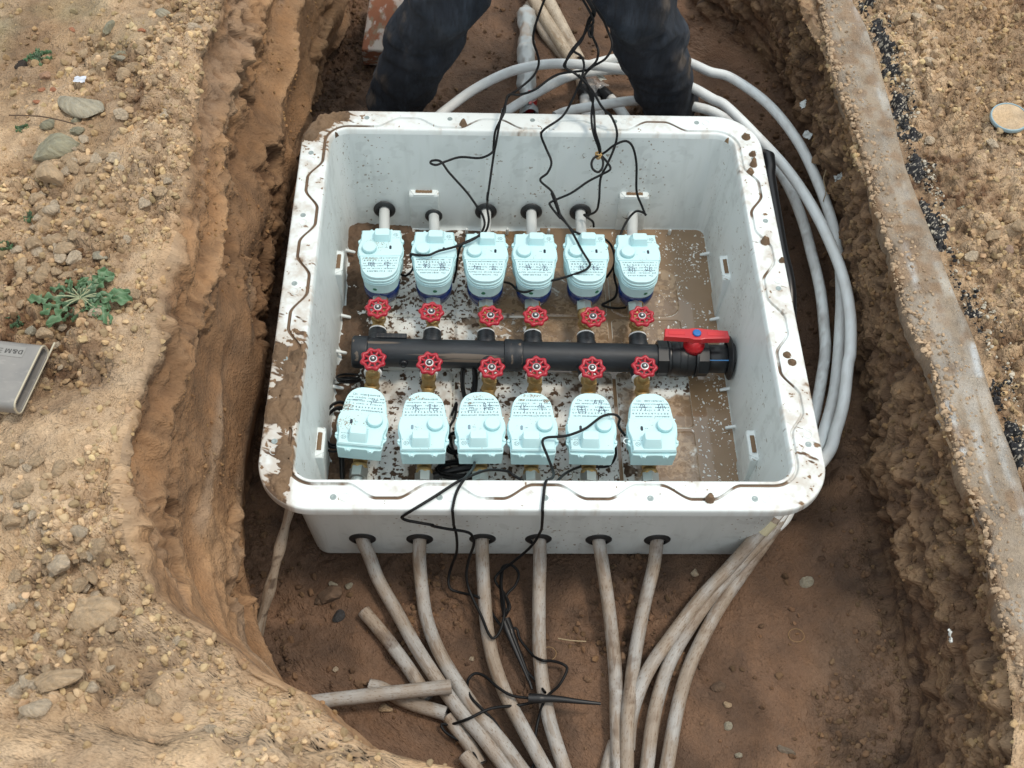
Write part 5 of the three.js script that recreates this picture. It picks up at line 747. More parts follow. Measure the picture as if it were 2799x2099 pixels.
cable('black cable of the tight bundle below the hands', [HANDP, ...[[.116,.55,-.546],[.113,.51,-.551],[.101,.475,-.548],[.077,.45,-.531],[.066,.43,-.517],[.067,.418,-.514]]]);
cable('black cable folded in a short loop below the hands', [HANDP, ...[[.115,.53,-.543],[.11,.505,-.54],[.113,.49,-.529],[.118,.49,-.532],[.118,.51,-.539],[.116,.495,-.535],[.131,.46,-.538],[.135,.45,-.527],[.131,.43,-.522],[.114,.415,-.513]]]);
cable('black cable making the ring below the tie', [[.148,.276,-.401],[.134,.276,-.391],[.128,.27,-.379],[.132,.262,-.37],[.143,.258,-.366],[.152,.262,-.374],[.154,.27,-.388],[.149,.276,-.401]]);
{ const [p] = [[.145,.277,-.404]]; const t = solo('cable_tie', merge([0, 1, 2].map((k) => xf(new THREE.TorusGeometry(0.0072, 0.0016, 7, 22), [p[0], p[1] - k * 0.0022, p[2] + k * 0.0014], [PI / 2 + 0.4 * k - 0.3, 0.35 * k, 0]))), std([0.42, 0.27, 0.10], 0.6), 'yellow-brown wire tie knotted round the hanging cables', 'cable tie'); }
// near side: out of the box over the near rim to the antennas on the floor
cable('black cable folded in a sharp corner on the near outer wall', [...[[-.031,.16,.357],[-.046,.155,.344],[-.062,.165,.339],[-.097,.21,.364],[-.125,.255,.401],[-.145,.3,.438],[-.156,.309,.45],[-.19,.309,.476],[-.227,.308,.502],[-.244,.285,.501],[-.247,.27,.497],[-.236,.262,.498],[-.196,.245,.497]], ...[[-.197,.21,.48],[-.172,.205,.483],[-.134,.19,.482],[-.124,.17,.484],[-.123,.15,.488],[-.132,.1,.493],[-.136,.07,.511],[-.129,.05,.534],[-.107,.042,.58],[-.094,.042,.613],[-.084,.042,.622],[-.072,.042,.605],[-.065,.045,.574],[-.066,.04,.543],[-.07,.035,.512],[-.067,.03,.477]]], CR, 260);
cable('black cable hanging straight down the near outer wall, left one', [...[[-.122,.1,.279],[-.125,.2,.354],[-.14,.306,.44],[-.153,.309,.468],[-.159,.31,.499],[-.159,.3,.503],[-.158,.25,.499]], ...[[-.159,.21,.478],[-.154,.18,.484],[-.154,.12,.485],[-.164,.06,.484],[-.17,.035,.498],[-.167,.028,.516],[-.151,.026,.523],[-.113,.04,.54],[-.094,.02,.553],[-.074,.018,.583],[-.061,.02,.594],[-.042,.02,.594],[-.035,.016,.614],[-.013,.022,.646],[.004,.04,.664],[.022,.03,.661],[.043,.016,.662],[.05,.014,.672],[.034,.016,.702],[.008,.036,.733],[-.005,.02,.765],[-.012,.018,.802],[-.011,.018,.833],[-.021,.02,.858]]], CR, 300);
cable('black cable from the near meter with the arching cable, down the near wall', [...[[.176,.12,.229],[.16,.15,.226],[.16,.172,.223],[.148,.182,.22],[.124,.185,.227],[.09,.188,.257],[.058,.186,.271],[.039,.182,.272],[.015,.178,.272],[.007,.18,.284],[.016,.182,.317],[.024,.2,.361],[.017,.26,.409],[.002,.306,.444],[-.003,.309,.472],[-.006,.31,.5],[-.005,.295,.503],[-.003,.23,.494]], ...[[-.001,.155,.463],[-.01,.12,.466],[-.025,.09,.47],[-.054,.05,.477],[-.076,.03,.487],[-.081,.026,.501],[-.064,.024,.525],[-.054,.024,.55],[-.057,.022,.56],[-.065,.03,.576]]], CR, 260);
cable('black cable sagging below the fifth near meter to the rim', [[.158,.1,.235],[.161,.07,.247],[.148,.055,.26],[.122,.05,.26],[.092,.06,.265],[.054,.13,.322],[.03,.2,.382],[.019,.15,.367]]);
cable('black cable coming up between the near meters', [[-.171,.03,.124],[-.161,.02,.083],[-.164,.03,.128],[-.175,.03,.157],[-.17,.025,.19],[-.162,.03,.221],[-.149,.03,.245],[-.122,.03,.233]]);
cable('black cable ring on the floor in front of the box', [[-.065,.03,.576],[-.07,.03,.539],[-.071,.03,.503],[-.067,.028,.472],[-.049,.028,.468],[-.036,.026,.485],[-.043,.024,.508],[-.06,.024,.529],[-.057,.022,.551],[-.067,.024,.572]]);
cable('black cable looping left from the lying antenna rod', [[-.023,.048,.737],[-.053,.045,.731],[-.078,.04,.714],[-.1,.026,.689],[-.119,.02,.681],[-.132,.02,.696],[-.127,.04,.73],[-.104,.044,.757],[-.082,.03,.775],[-.066,.02,.802],[-.058,.02,.828],[-.045,.02,.858]]);
cable('black cable crossing all supply pipes below the antenna rod', [[.007,.042,.725],[-.004,.02,.7],[-.029,.016,.668],[-.051,.016,.624],[-.066,.02,.588]], CR, 60);
cable('black cable crossing the left supply pipes to a dark tangle', [[.006,.044,.738],[-.037,.03,.743],[-.09,.046,.755],[-.131,.044,.773],[-.16,.016,.773],[-.178,.012,.772],[-.168,.01,.787],[-.137,.012,.806],[-.119,.016,.826],[-.112,.02,.851],[-.106,.02,.869]]);
const rod = (label, pts, r0, r1) => solo('antenna_rod', pipeGeo(pts, (u) => (u < 0.18 ? r0 * 1.15 : lerp(r0, r1, (u - 0.18) / 0.82)), { seg: 40, rad: 14 }), std([0.007, 0.007, 0.008], 0.42), label, 'antenna', 'black antenna rods with tapered ends');
rod('black tapered antenna rod lying across the supply pipes', [[-.024,.05,.738],[.024,.052,.74],[.068,.052,.745],[.104,.05,.748]], 0.0075, 0.0028);
rod('black antenna rod pointing down between two supply pipes', [[-.061,.022,.576],[-.045,.018,.622],[-.029,.016,.665],[-.015,.015,.709]], 0.0072, 0.0026);
rod('second black antenna rod close beside the first, slightly above', [[-.066,.03,.585],[-.051,.024,.621],[-.036,.02,.657],[-.021,.018,.694]], 0.006, 0.0024);
rod('black antenna rod standing in the near left corner of the box floor', [[-.394,.05,.211],[-.391,.04,.236],[-.387,.03,.283],[-.384,.03,.308]], 0.006, 0.0035);
rod('black antenna rod lying beneath the second near meter', [[-.228,.03,.282],[-.201,.035,.273],[-.168,.04,.265],[-.128,.045,.259]], 0.0085, 0.006);
{ // spare cable coiled in the box
  const coil = (label, c, rx, rz, n, seed, tilt) => { const r = rng(seed), l = []; for (let k = 0; k < n; k++) { const pts = [], o = r() * 6, dx = (r() - 0.5) * 0.008, dz = (r() - 0.5) * 0.008, s = 0.85 + 0.25 * r(); for (let i = 0; i <= 16; i++) { const a = o + i / 16 * PI * 2; pts.push([c[0] + dx + Math.cos(a) * rx * s, c[1] + k * 0.0035 + 0.01 * tilt * Math.sin(a), c[2] + dz + Math.sin(a) * rz * s]); } l.push(new THREE.TubeGeometry(curve(pts), 60, CR * 0.9, 6)); } solo('cable_coil', merge(l), M.cable, label, 'cable', 'spare cable tied in hanks inside the box'); };
  coil('hank of black cable in the near left corner beside the askew meter', [-.405,.05,.171], 0.028, 0.065, 5, 3, 1.5); coil('upright hank of black cable left of the third near meter', [-.135,.05,.05], 0.014, 0.036, 4, 5, -2.5); coil('black cable hank by the round hole at the left wall', [-.389,.04,.044], 0.022, 0.020, 4, 8, 2); coil('tangle of black cable under the second and third near meters', [-.152,.032,.261], 0.045, 0.022, 5, 11, 0.6);
  coil('loop of black cable between the second and third near meters', [-.163,.03,.193], 0.022, 0.030, 3, 14, 0.5);
}
for (const [x, y, z] of [[.062,.035,.27], [.017,.01,.639], [.487,.008,.602]]) solo('wire_ring', xf(new THREE.TorusGeometry(0.0145, 0.0006, 6, 36), [x, y, z], [PI / 2 - 0.2, 0.1, 0]), std([0.30, 0.19, 0.085], 0.6), x > 0.3 ? 'thin yellow wire ring on bare earth at the right' : z > 0.45 ? 'thin yellow wire ring beside the fourth supply pipe' : 'thin yellow wire ring on the box floor by the near wall', 'wire ring');
{ const [p] = [[.174,.15,.261]]; solo('clear_ring', xf(new THREE.TorusGeometry(0.0062, 0.0012, 8, 26), p, [PI / 2, 0, 0]), std([0.78, 0.84, 0.85], 0.3), 'small clear plastic ring at the left of the last near meter', 'ring'); }

// ------------------------------------------------------------------ kerb strip, asphalt crumbs, stones, plants and odds and ends
{ // old concrete kerb running along the right bank
  const L = [[.672,.402,-.949],[.667,.402,-.789],[.656,.402,-.526],[.665,.402,-.386],[.673,.402,-.269],[.666,.402,-.134],[.674,.402,-.031],[.668,.402,.086],[.674,.402,.188],[.691,.402,.268],[.692,.402,.497],[.704,.402,.593],[.691,.402,.703],[.694,.402,.817],[.69,.402,.902]], R = [[.749,.405,-.947],[.743,.405,-.787],[.755,.405,-.7],[.76,.405,-.557],[.757,.405,-.415],[.751,.405,-.241],[.759,.405,-.099],[.766,.405,-.004],[.773,.405,.103],[.782,.405,.2],[.782,.405,.363],[.787,.405,.471],[.782,.405,.594],[.771,.405,.704],[.762,.405,.818],[.754,.405,.903]];
  const cl = curve(L), cr = curve(R), ct = dataTex(512, (u, v) => { const f = fbmT(u, v, 8, 6, 5), g = fbmT(u, v, 120, 2, 9), s = fbmT(u, v * 0.2, 90, 2, 14); const k = 0.62 + 0.34 * f + 0.22 * (g - 0.5) + 0.12 * (s - 0.5); return [k, k * 0.99, k * 0.97]; }), nA = 26, nB = 330, STREAK = [[[.702,.405,-.029],[.702,.405,.026]], [[.702,.405,.034],[.702,.405,.08]], [[.697,.405,.342],[.701,.405,.439]], [[.774,.405,.218],[.768,.405,.282]], [[.742,.405,-.753],[.74,.405,-.711]]];
  const prof = [[0.10, -0.05], [0.02, -0.028], [0.0, -0.012], [0.012, -0.004], [0.04, 0]];
  const g = gridGeo(nA, nB, (i, j) => {
    const t = j / (nB - 1), a = cl.getPointAt(t), b = cr.getPointAt(t), wob = (fbm(t * 40, 2, 2, 3) - 0.5) * 0.012; let u, y;
    if (i < 5) { [u, y] = prof[i]; } else if (i < 21) { u = lerp(0.04, 0.96, (i - 4) / 17); y = 0.004 * (fbm(u * 6, t * 60, 3, 3) - 0.5); } else { u = [0.98, 0.995, 1.0, 1.0, 1.01][i - 21]; y = [-0.002, -0.008, -0.025, -0.05, -0.12][i - 21]; }
    const x = lerp(a.x + wob, b.x, u), z = lerp(a.z, b.z, u), chip = Math.max(0, fbm(x * 60, z * 60, 4, 3) - 0.55) * 0.05 * sstep(0.12, 0.0, u);
    return [x + (i < 4 ? (fbm(z * 50, y * 50, 3, 3) - 0.5) * 0.012 : 0), lerp(a.y, b.y, u) + 0.004 + y - chip + 0.003 * (fbm(x * 25, z * 25, 7, 3) - 0.5), z, x, z];
  }, (i, j, q) => {
    const [x, y, z] = q, near = sstep(0.1, 0.6, z), w = fbm(x * 60, z * 7, 3, 4), e = i > 17 ? 1 : 0; let c = mix3([0.41, 0.335, 0.255], [0.30, 0.24, 0.18], fbm(x * 14, z * 5, 6, 3));
    c = mix3(c, [0.52, 0.50, 0.46], sstep(0.56, 0.68, w) * (0.25 + 0.75 * near) * 0.85); c = mix3(c, [0.58, 0.58, 0.55], e * sstep(0.5, 0.75, fbm(z * 12, x * 20, 3, 3)) * 0.5); c = mix3(c, [0.17, 0.155, 0.14], i >= 22 ? 0.7 : 0); for (const [a, b] of STREAK) { const dx = b[0] - a[0], dz = b[2] - a[2], u = clamp(((x - a[0]) * dx + (z - a[2]) * dz) / (dx * dx + dz * dz)), d = Math.hypot(x - a[0] - u * dx, z - a[2] - u * dz); c = mix3(c, [0.62, 0.63, 0.62], 0.9 * sstep(0.011, 0.004, d + 0.012 * (w - 0.5))); } return mix3(c, [0.30, 0.19, 0.11], sstep(0.5, 0.66, fbm(x * 30, z * 30, 9, 3)) * 0.65 + 0.5 * sstep(6, 3, i));
  });
  const m = solo('concrete_kerb', g, new THREE.MeshStandardMaterial({ color: 0xffffff, vertexColors: true, roughness: 0.92, map: rep(dryTex.map, 3.4), bumpMap: rep(dryTex.bump, 3.4), bumpScale: 0.010 }), 'dusty concrete kerb strip with worn white patches along the right trench edge', 'kerb', null, 'structure');
  // broken black asphalt along the far side of the kerb: pieces and grains nobody could count
  // torn edge of the asphalt: thin ragged black patches lying on the ground, with pale grit on them
  const onR = (z) => { let lo = 0, hi = 1; for (let k = 0; k < 18; k++) { const m = (lo + hi) / 2; if (cr.getPointAt(m).z < z) lo = m; else hi = m; } return cr.getPointAt(lo).x; };
  const zc = {}, edgeX = (z) => (zc[Math.round(z * 500)] ??= onR(z));
  const at = dataTex(256, (u, v) => { const f = fbmT(u, v, 24, 3, 5), w = sstep(0.62, 0.70, fbmT(u, v, 40, 2, 9)); return S3(mix3([0.008 + 0.02 * f, 0.008 + 0.02 * f, 0.010 + 0.022 * f], [0.42, 0.38, 0.31], w)); }, { srgb: true });
  mudPatch('asphalt_edge', 'ragged black torn asphalt along the far edge of the kerb', 0.74, 0.93, -1.0, 0.75, 0.0032, (x, z) => { const d = x - edgeX(z), gap = sstep(0.36, 0.50, fbm(z * 16, 9, 4, 3)), c = 0.022 + 0.034 * (fbm(z * 9, 3, 7, 3) - 0.45); const n = fbm(x * 46, z * 46, 5, 3), m = fbm(x * 130, z * 130, 8, 2); return d < 0.004 ? -1 : 0.011 * (gap - 0.25) * 1.3 - 0.010 * Math.abs(d - c) / 0.016 + 0.034 * (n - 0.52) + 0.014 * (m - 0.5) - 0.001; }, 0, new THREE.MeshStandardMaterial({ map: rep(at, 9), roughness: 0.75, bumpMap: rep(dryTex.bump, 5), bumpScale: 0.004 }), 'asphalt', (x, z) => groundY(x, z) - 0.001);
  const r = rng(55), list = CRUMB.map(() => []), mm = new THREE.Matrix4(), q = new THREE.Quaternion();
  for (let k = 0; k < 3200; k++) {
    const t = 0.02 + 0.9 * r(), b = cr.getPointAt(t), off = 0.008 + 0.045 * r() + 0.03 * (fbm(t * 22, 5, 1, 3) - 0.4); if (fbm(t * 44, off * 60, 2, 3) < 0.46) continue; const x = b.x + off, z = b.z + (r() - 0.5) * 0.01, s = 0.0009 + 0.0042 * Math.pow(r(), 4), pale = r() < 0.15 + 0.5 * sstep(0.015, 0.05, off), tk = r();
    q.setFromEuler(new THREE.Euler(r() * 6, r() * 6, r() * 6)); mm.compose(V(x, groundY(x, z) + 0.004 + 0.006 * r(), z), q, V(s, s * 0.7, s * 1.1)); list[k % 4].push([mm.clone(), pale ? [0.42 + 0.2 * tk, 0.38 + 0.18 * tk, 0.30 + 0.16 * tk] : [0.012 + 0.03 * tk * tk, 0.012 + 0.03 * tk * tk, 0.014 + 0.03 * tk * tk]]);
  }
  for (let k = 0; k < 3600; k++) { // soil crumbs fallen on the kerb, thickest on its trench side
    const t = r(), u = r() < 0.6 ? Math.pow(r(), 2.2) * 0.6 : r(), a = cl.getPointAt(t), b = cr.getPointAt(t), s = 0.001 + 0.0055 * Math.pow(r(), 4.5) * (1.2 - u), l = 0.8 + 0.5 * r(); q.setFromEuler(new THREE.Euler(r() * 6, r() * 6, r() * 6));
    mm.compose(V(lerp(a.x, b.x, u) - 0.004, lerp(a.y, b.y, u) + 0.003 + s * 0.4, lerp(a.z, b.z, u)), q, V(s, s * 0.7, s)); list[k % 4].push([mm.clone(), [0.38 * l, 0.275 * l, 0.18 * l]]);
  }
  const gp = new THREE.Group(); gp.name = 'asphalt_crumbs'; scene.add(gp); tag(gp, 'black asphalt grains and soil crumbs on and along the kerb', 'grit', null, 'stuff');
  list.forEach((l, k) => { const im = new THREE.InstancedMesh(CRUMB[k], M.crumb, l.length); im.name = 'grains'; im.castShadow = im.receiveShadow = true; l.forEach(([a, c], i) => { im.setMatrixAt(i, a); im.setColorAt(i, lin(...c)); }); gp.add(im); });
}
// ---- stones one can tell apart: [pixel-free] place on the bank, half sizes, turn, tint, label
const stoneMat = (c) => new THREE.MeshStandardMaterial({ color: lin(...c), roughness: 0.92, map: rep(dryTex.map, 1.3), bumpMap: rep(dryTex.bump, 1.6), bumpScale: 0.004 });
const TAN = stoneMat([0.62, 0.45, 0.285]), PALE = stoneMat([0.72, 0.58, 0.42]), GREYS = stoneMat([0.50, 0.45, 0.34]), OLIVE = stoneMat([0.40, 0.375, 0.265]), BRICKRED = stoneMat([0.62, 0.27, 0.15]), DARKS = stoneMat([0.20, 0.13, 0.085]), CHAR = stoneMat([0.07, 0.068, 0.07]);
const RG = Array.from({ length: 10 }, (_, k) => rockGeo(k + 3, 7 + (k % 5), 0.09, 4));
let rockN = 0;
function stone(p, s, turn, mat, label, cat = 'stone', group, name = 'stone', sink = 0.35) { const m = solo(name, RG[rockN++ % 10], mat, label, cat, group); m.position.set(p[0], p[1] + s[1] * (1 - 2 * sink), p[2]); m.scale.set(...s); m.rotation.set(0.1 * Math.sin(rockN * 3), turn, 0.1 * Math.cos(rockN * 5)); return m; }
const onBank = (p) => [p[0], groundY(p[0], p[2]), p[2]], onFloor = (p) => [p[0], groundY(p[0], p[2], false), p[2]];
for (const [p, s, turn, mat, label, cat, name] of [
  [[-.864,.55,-.22], [0.063, 0.020, 0.040], -0.5, GREYS, 'large flat grey-green stone slab, biggest on the left bank', 'stone'],
  [[-.887,.55,-.104], [0.062, 0.030, 0.038], 0.45, OLIVE, 'rounded olive stone half under a tan lump', 'stone'],
  [[-.875,.58,-.028], [0.036, 0.032, 0.040], 0.3, TAN, 'tan lump of earth leaning on the olive stone', 'soil clod', 'soil_clod'],
  [[-.867,.6,-.061], [0.013, 0.005, 0.010], 0.3, BRICKRED, 'small red brick chip on top of the olive stone', 'brick chip', 'brick_chip'],
  [[-.859,.55,-.46], [0.0135, 0.012, 0.032], -0.25, OLIVE, 'narrow upright greenish stone splinter near the top', 'stone'],
  [[-.767,.55,-.524], [0.026, 0.016, 0.024], 0.6, GREYS, 'pale flat stone at the bank edge, top of the picture', 'stone'],
  [[-.818,.55,-.38], [0.034, 0.010, 0.012], 0.2, OLIVE, 'long olive stone ledge below the stone splinter', 'stone'],
  [[-.815,.55,-.352], [0.022, 0.010, 0.010], -0.1, GREYS, 'flat stone just below the olive ledge stone', 'stone'],
  [[-.858,.55,-.149], [0.020, 0.016, 0.020], 1.2, OLIVE, 'dark olive stone below the large flat slab', 'stone'],
  [[-.867,.54,-.193], [0.026, 0.012, 0.014], 0.9, OLIVE, 'stone wedged under the large flat slab', 'stone'],
  [[-.915,.55,-.167], [0.020, 0.015, 0.017], 0.5, OLIVE, 'round mossy stone left of the large flat slab', 'stone'],
  [[-.785,.55,-.188], [0.020, 0.018, 0.020], 2.1, PALE, 'pale angular clod right of the large flat slab', 'soil clod', 'soil_clod'],
  [[-.788,.55,-.439], [0.011, 0.006, 0.0075], 0.3, BRICKRED, 'orange brick chip near the bank edge at the top', 'brick chip', 'brick_chip'],
  [[-.953,.55,-.28], [0.012, 0.006, 0.008], 0.1, BRICKRED, 'left of two orange brick chips above the slab', 'brick chip', 'brick_chip'],
  [[-.93,.55,-.274], [0.011, 0.007, 0.011], 0.9, BRICKRED, 'right of two orange brick chips above the slab', 'brick chip', 'brick_chip'],
  [[-.951,.55,-.236], [0.012, 0.005, 0.007], -0.4, BRICKRED, 'thin orange brick chip left of the slab', 'brick chip', 'brick_chip'],
  [[-.933,.55,-.457], [0.011, 0.004, 0.006], -0.7, BRICKRED, 'thin orange brick sliver left of the stone splinter', 'brick chip', 'brick_chip'],
  [[-.954,.55,-.319], [0.017, 0.012, 0.018], 0.4, stoneMat([0.56, 0.34, 0.22]), 'reddish clod under the small weed', 'soil clod', 'soil_clod'],
  [[-.928,0,-.799] && [-.809,.55,-.274], [0.013, 0.011, 0.013], 0.4, TAN, 'tan clod right of the brick chips', 'soil clod', 'soil_clod'],
  [[-.868,.55,.084], [0.031, 0.026, 0.029], 0.7, TAN, 'big tan clod above the green rosette weed', 'soil clod', 'soil_clod'],
  [[-.855,.55,.058], [0.021, 0.015, 0.015], 0.3, PALE, 'pale clod just above the big tan clod', 'soil clod', 'soil_clod'],
  [[-.816,.55,.09], [0.027, 0.013, 0.012], -0.15, TAN, 'flat tan clod right of the big tan clod', 'soil clod', 'soil_clod'],
  [[-.89,.55,.024], [0.021, 0.019, 0.019], 1.1, TAN, 'round clod in the row below the tan lump', 'soil clod', 'soil_clod'],
  [[-.853,.55,-.045], [0.017, 0.014, 0.014], 0.4, PALE, 'pale clod right of the tan lump', 'soil clod', 'soil_clod'],
  [[-.869,.55,.132], [0.025, 0.02, 0.026], 0.9, TAN, 'clod with dark soil beside it, left of the long clod', 'soil clod', 'soil_clod'],
  [[-.836,.55,.123], [0.034, 0.018, 0.017], 0.25, TAN, 'long tan clod above the green rosette weed', 'soil clod', 'soil_clod'],
  [[-.815,.55,.149], [0.026, 0.014, 0.016], 0.3, TAN, 'tan clod touching the long clod from below', 'soil clod', 'soil_clod'],
  [[-.795,.55,.162], [0.024, 0.014, 0.016], 0.5, PALE, 'pale clod directly above the rosette leaves', 'soil clod', 'soil_clod'],
  [[-.757,.55,.154], [0.026, 0.014, 0.018], 0.1, GREYS, 'grey stone behind the tallest rosette leaf', 'stone'],
  [[-.842,.55,.207], [0.025, 0.019, 0.023], 0.8, TAN, 'round tan clod left of the rosette weed', 'soil clod', 'soil_clod'],
  [[-.865,.55,.192], [0.017, 0.014, 0.014], 0.4, TAN, 'tan clod above the round one by the rosette', 'soil clod', 'soil_clod'],
  [[-.87,.55,.214], [0.014, 0.012, 0.012], 1.4, TAN, 'small tan clod left of the round one', 'soil clod', 'soil_clod'],
  [[-.811,.55,.321], [0.021, 0.017, 0.020], 0.6, TAN, 'tan clod beside the metal case corner', 'soil clod', 'soil_clod'],
  [[-.835,.55,.311], [0.017, 0.013, 0.013], 0.2, GREYS, 'greyish clod left of the one by the case corner', 'soil clod', 'soil_clod'],
  [[-.79,.55,.337], [0.013, 0.012, 0.013], 0.9, PALE, 'pale clod right of the case corner', 'soil clod', 'soil_clod'],
  [[-.778,.55,.308], [0.009, 0.008, 0.013], 0.2, PALE, 'pale pebble below the rosette weed', 'stone'],
  [[-.661,.56,.778], [0.066, 0.036, 0.042], 0.25, TAN, 'largest tan boulder of the lower left bank', 'soil clod', 'soil_clod'],
  [[-.706,.56,.717], [0.029, 0.026, 0.029], 0.8, PALE, 'pale angular lump above the largest boulder', 'soil clod', 'soil_clod'],
  [[-.676,.56,.89], [0.066, 0.03, 0.032], 0.45, TAN, 'long tan boulder low on the left bank', 'soil clod', 'soil_clod'],
  [[-.729,.56,.898], [0.03, 0.026, 0.03], 0.3, PALE, 'pale boulder at the left picture edge', 'soil clod', 'soil_clod'],
  [[-.69,.56,.929], [0.034, 0.02, 0.022], 0.1, PALE, 'flat pale lump below the long tan boulder', 'soil clod', 'soil_clod'],
  [[-.629,.56,.895], [0.017, 0.013, 0.014], 0.1, PALE, 'pale clod right of the long tan boulder', 'soil clod', 'soil_clod'],
  [[-.783,.56,.657], [0.022, 0.02, 0.022], 0.6, TAN, 'tan clod at the left edge below the case', 'soil clod', 'soil_clod'],
  [[.832,.43,-.008], [0.026, 0.018, 0.018], 0.2, PALE, 'pale stone beside the asphalt edge', 'stone'],
  [[.88,.43,-.049], [0.034, 0.02, 0.024], 0.5, TAN, 'tan clod beside the pale stone at the asphalt', 'soil clod', 'soil_clod'],
  [[.921,.43,-.052], [0.026, 0.018, 0.024], 0.3, TAN, 'tan clod at the right picture edge', 'soil clod', 'soil_clod'],
  [[.895,.43,-.008], [0.017, 0.014, 0.016], 0.3, stoneMat([0.48, 0.33, 0.25]), 'reddish round stone below the right edge clod', 'stone'],
  [[.925,.43,-.274], [0.014, 0.012, 0.030], 0.3, PALE, 'pale broken wedge below the round lid', 'stone'],
  [[.907,.43,-.208], [0.016, 0.012, 0.012], 0.3, stoneMat([0.52, 0.33, 0.18]), 'orange-brown stone below the pale wedge', 'stone'],
  [[.844,.43,-.135], [0.017, 0.011, 0.013], 0.3, stoneMat([0.52, 0.5, 0.38]), 'greenish pale stone on the right gravel', 'stone'],
  [[.821,.43,-.329], [0.018, 0.014, 0.016], 0.8, PALE, 'pale clod left of the round lid', 'soil clod', 'soil_clod'],
  [[.84,.43,-.703], [0.03, 0.016, 0.014], 0.4, TAN, 'long tan clod at the top right', 'soil clod', 'soil_clod'],
  [[.931,.43,-.75], [0.03, 0.014, 0.012], 0.0, PALE, 'pale flat clod at the top edge right', 'soil clod', 'soil_clod'],
  [[1.004,.43,-.648], [0.018, 0.014, 0.016], 0.0, PALE, 'round pale clod on the upper right gravel', 'soil clod', 'soil_clod'],
  [[.82,.43,.17], [0.018, 0.012, 0.014], 0.4, PALE, 'pale stone low on the right gravel', 'stone'],
  [[.861,.43,-.067], [0.014, 0.011, 0.013], 0.2, TAN, 'small tan stone above the pale one at the asphalt', 'stone'],
]) { const far = clamp((p[2] + 0.5) / 1.4), k = (p[0] < 0 ? 0.86 : 0.80) * lerp(0.95, 0.72, far); stone(onBank(p), s.map((v) => v * k), turn, mat, label, cat, undefined, name); }
for (const [p, s, turn, mat, label] of [
  [[.525,.02,.489], [0.0165, 0.010, 0.0125], 0.3, GREYS, 'smooth grey pebble alone on the bare floor, right'],
  [[-.391,.02,.517], [0.028, 0.020, 0.022], 0.5, DARKS, 'brown angular stone between box and leftmost pipe'],
  [[-.393,.02,.498], [0.011, 0.009, 0.010], 0.2, GREYS, 'small pale pebble above the brown angular stone'], [[-.361,.02,.501], [0.009, 0.008, 0.008], 0.2, GREYS, 'small pebble right of the brown angular stone'],
  [[-.378,.02,.561], [0.015, 0.010, 0.012], 0.7, CHAR, 'black stone above the cut pipe end'], [[-.415,.02,.528], [0.012, 0.010, 0.011], 0.2, DARKS, 'small brown stone left of the angular one'],
  [[-.278,.02,.738], [0.015, 0.010, 0.010], 0.2, TAN, 'tan pebble under the crosswise cut pipe'], [[-.373,.02,.666], [0.007, 0.006, 0.006], 0.2, PALE, 'pale pebble on the floor above the crosswise pipe'],
  [[-.124,.02,.643], [0.007, 0.006, 0.006], 0.2, PALE, 'pale pebble between second and third supply pipe'], [[.309,.02,.471], [0.009, 0.007, 0.009], 0.2, PALE, 'pale pebble in front of the box, right of the pipes'],
  [[.336,.02,.773], [0.009, 0.007, 0.009], 0.2, GREYS, 'pebble on bare floor at the bottom right'], [[.35,.02,.826], [0.008, 0.006, 0.007], 0.2, GREYS, 'pebble lowest on the bare floor'], [[.34,.02,.733], [0.010, 0.006, 0.008], 0.2, TAN, 'tan pebble right of the muddy pipe'],
  [[.436,.02,.816], [0.020, 0.007, 0.008], -0.5, stoneMat([0.36, 0.29, 0.22]), 'flat grey-brown chip at the bottom right'], [[.328,.02,.697], [0.016, 0.008, 0.012], 0.2, DARKS, 'brown clod right of the outermost pipe'],
]) stone(onFloor(p), s, turn, mat, label, 'stone');
// many tan clods nothing tells apart; some lie in clusters beside the larger stones
const CL0 = [[-1.091,.55,-.534],[-.646,.55,-.548],[-.74,.55,.912],[-.452,.55,.912]], CLUSTER = (u, v) => { // bank position by share of the four corners of the left bank, in perspective
  const a = v / 1500, t = a / (a + (1 - a) * 0.646), s = u / 480; return [lerp(lerp(CL0[0][0], CL0[1][0], s), lerp(CL0[2][0], CL0[3][0], s), t), lerp(lerp(CL0[0][2], CL0[1][2], s), lerp(CL0[2][2], CL0[3][2], s), t)]; };
{
  const r = rng(404), G = 'soil clods strewn over the left bank', G2 = 'soil clods strewn over the right bank', spots = [];
  while (spots.length < 150) { const left = spots.length < 95, z = lerp(-0.9, 1.0, r()), x = left ? lineAt(LT, z) - 0.02 - 0.5 * Math.pow(r(), 1.3) : lineAt(RT, z) + 0.19 + 0.3 * r(); if (left ? fbm(x * 6, z * 6, 8, 3) < 0.42 + 0.2 * r() : fbm(x * 5, z * 5, 19, 3) < 0.40 + 0.2 * r()) continue; spots.push([x, z, left]); }
  for (const [cx, cy, cr, n] of [[180,330,55,10], [125,430,75,22], [140,520,80,24], [95,565,60,12], [230,360,35,8], [250,130,60,8], [60,1075,90,20], [140,1190,80,16], [70,1260,70,12], [220,1330,90,12], [60,1420,70,8]]) for (let k = 0; k < n; k++) { const a = r() * 6.3, q = cr * Math.sqrt(r()), p = CLUSTER(cx + Math.cos(a) * q, cy + Math.sin(a) * q); spots.push([p[0], p[1], true]); }
  for (const [x, z, left] of spots) { const s = (0.0065 + 0.010 * Math.pow(r(), 2)) * lerp(0.95, 0.75, clamp((z + 0.5) / 1.4)); stone([x, groundY(x, z), z], [s * (1 + 0.5 * r()), s * 0.8, s], r() * 6, [TAN, PALE, TAN][fl(r() * 3)], left ? 'small tan soil clod on the left bank' : 'small tan soil clod on the right gravel', 'soil clod', left ? G : G2, 'soil_clod'); }
}
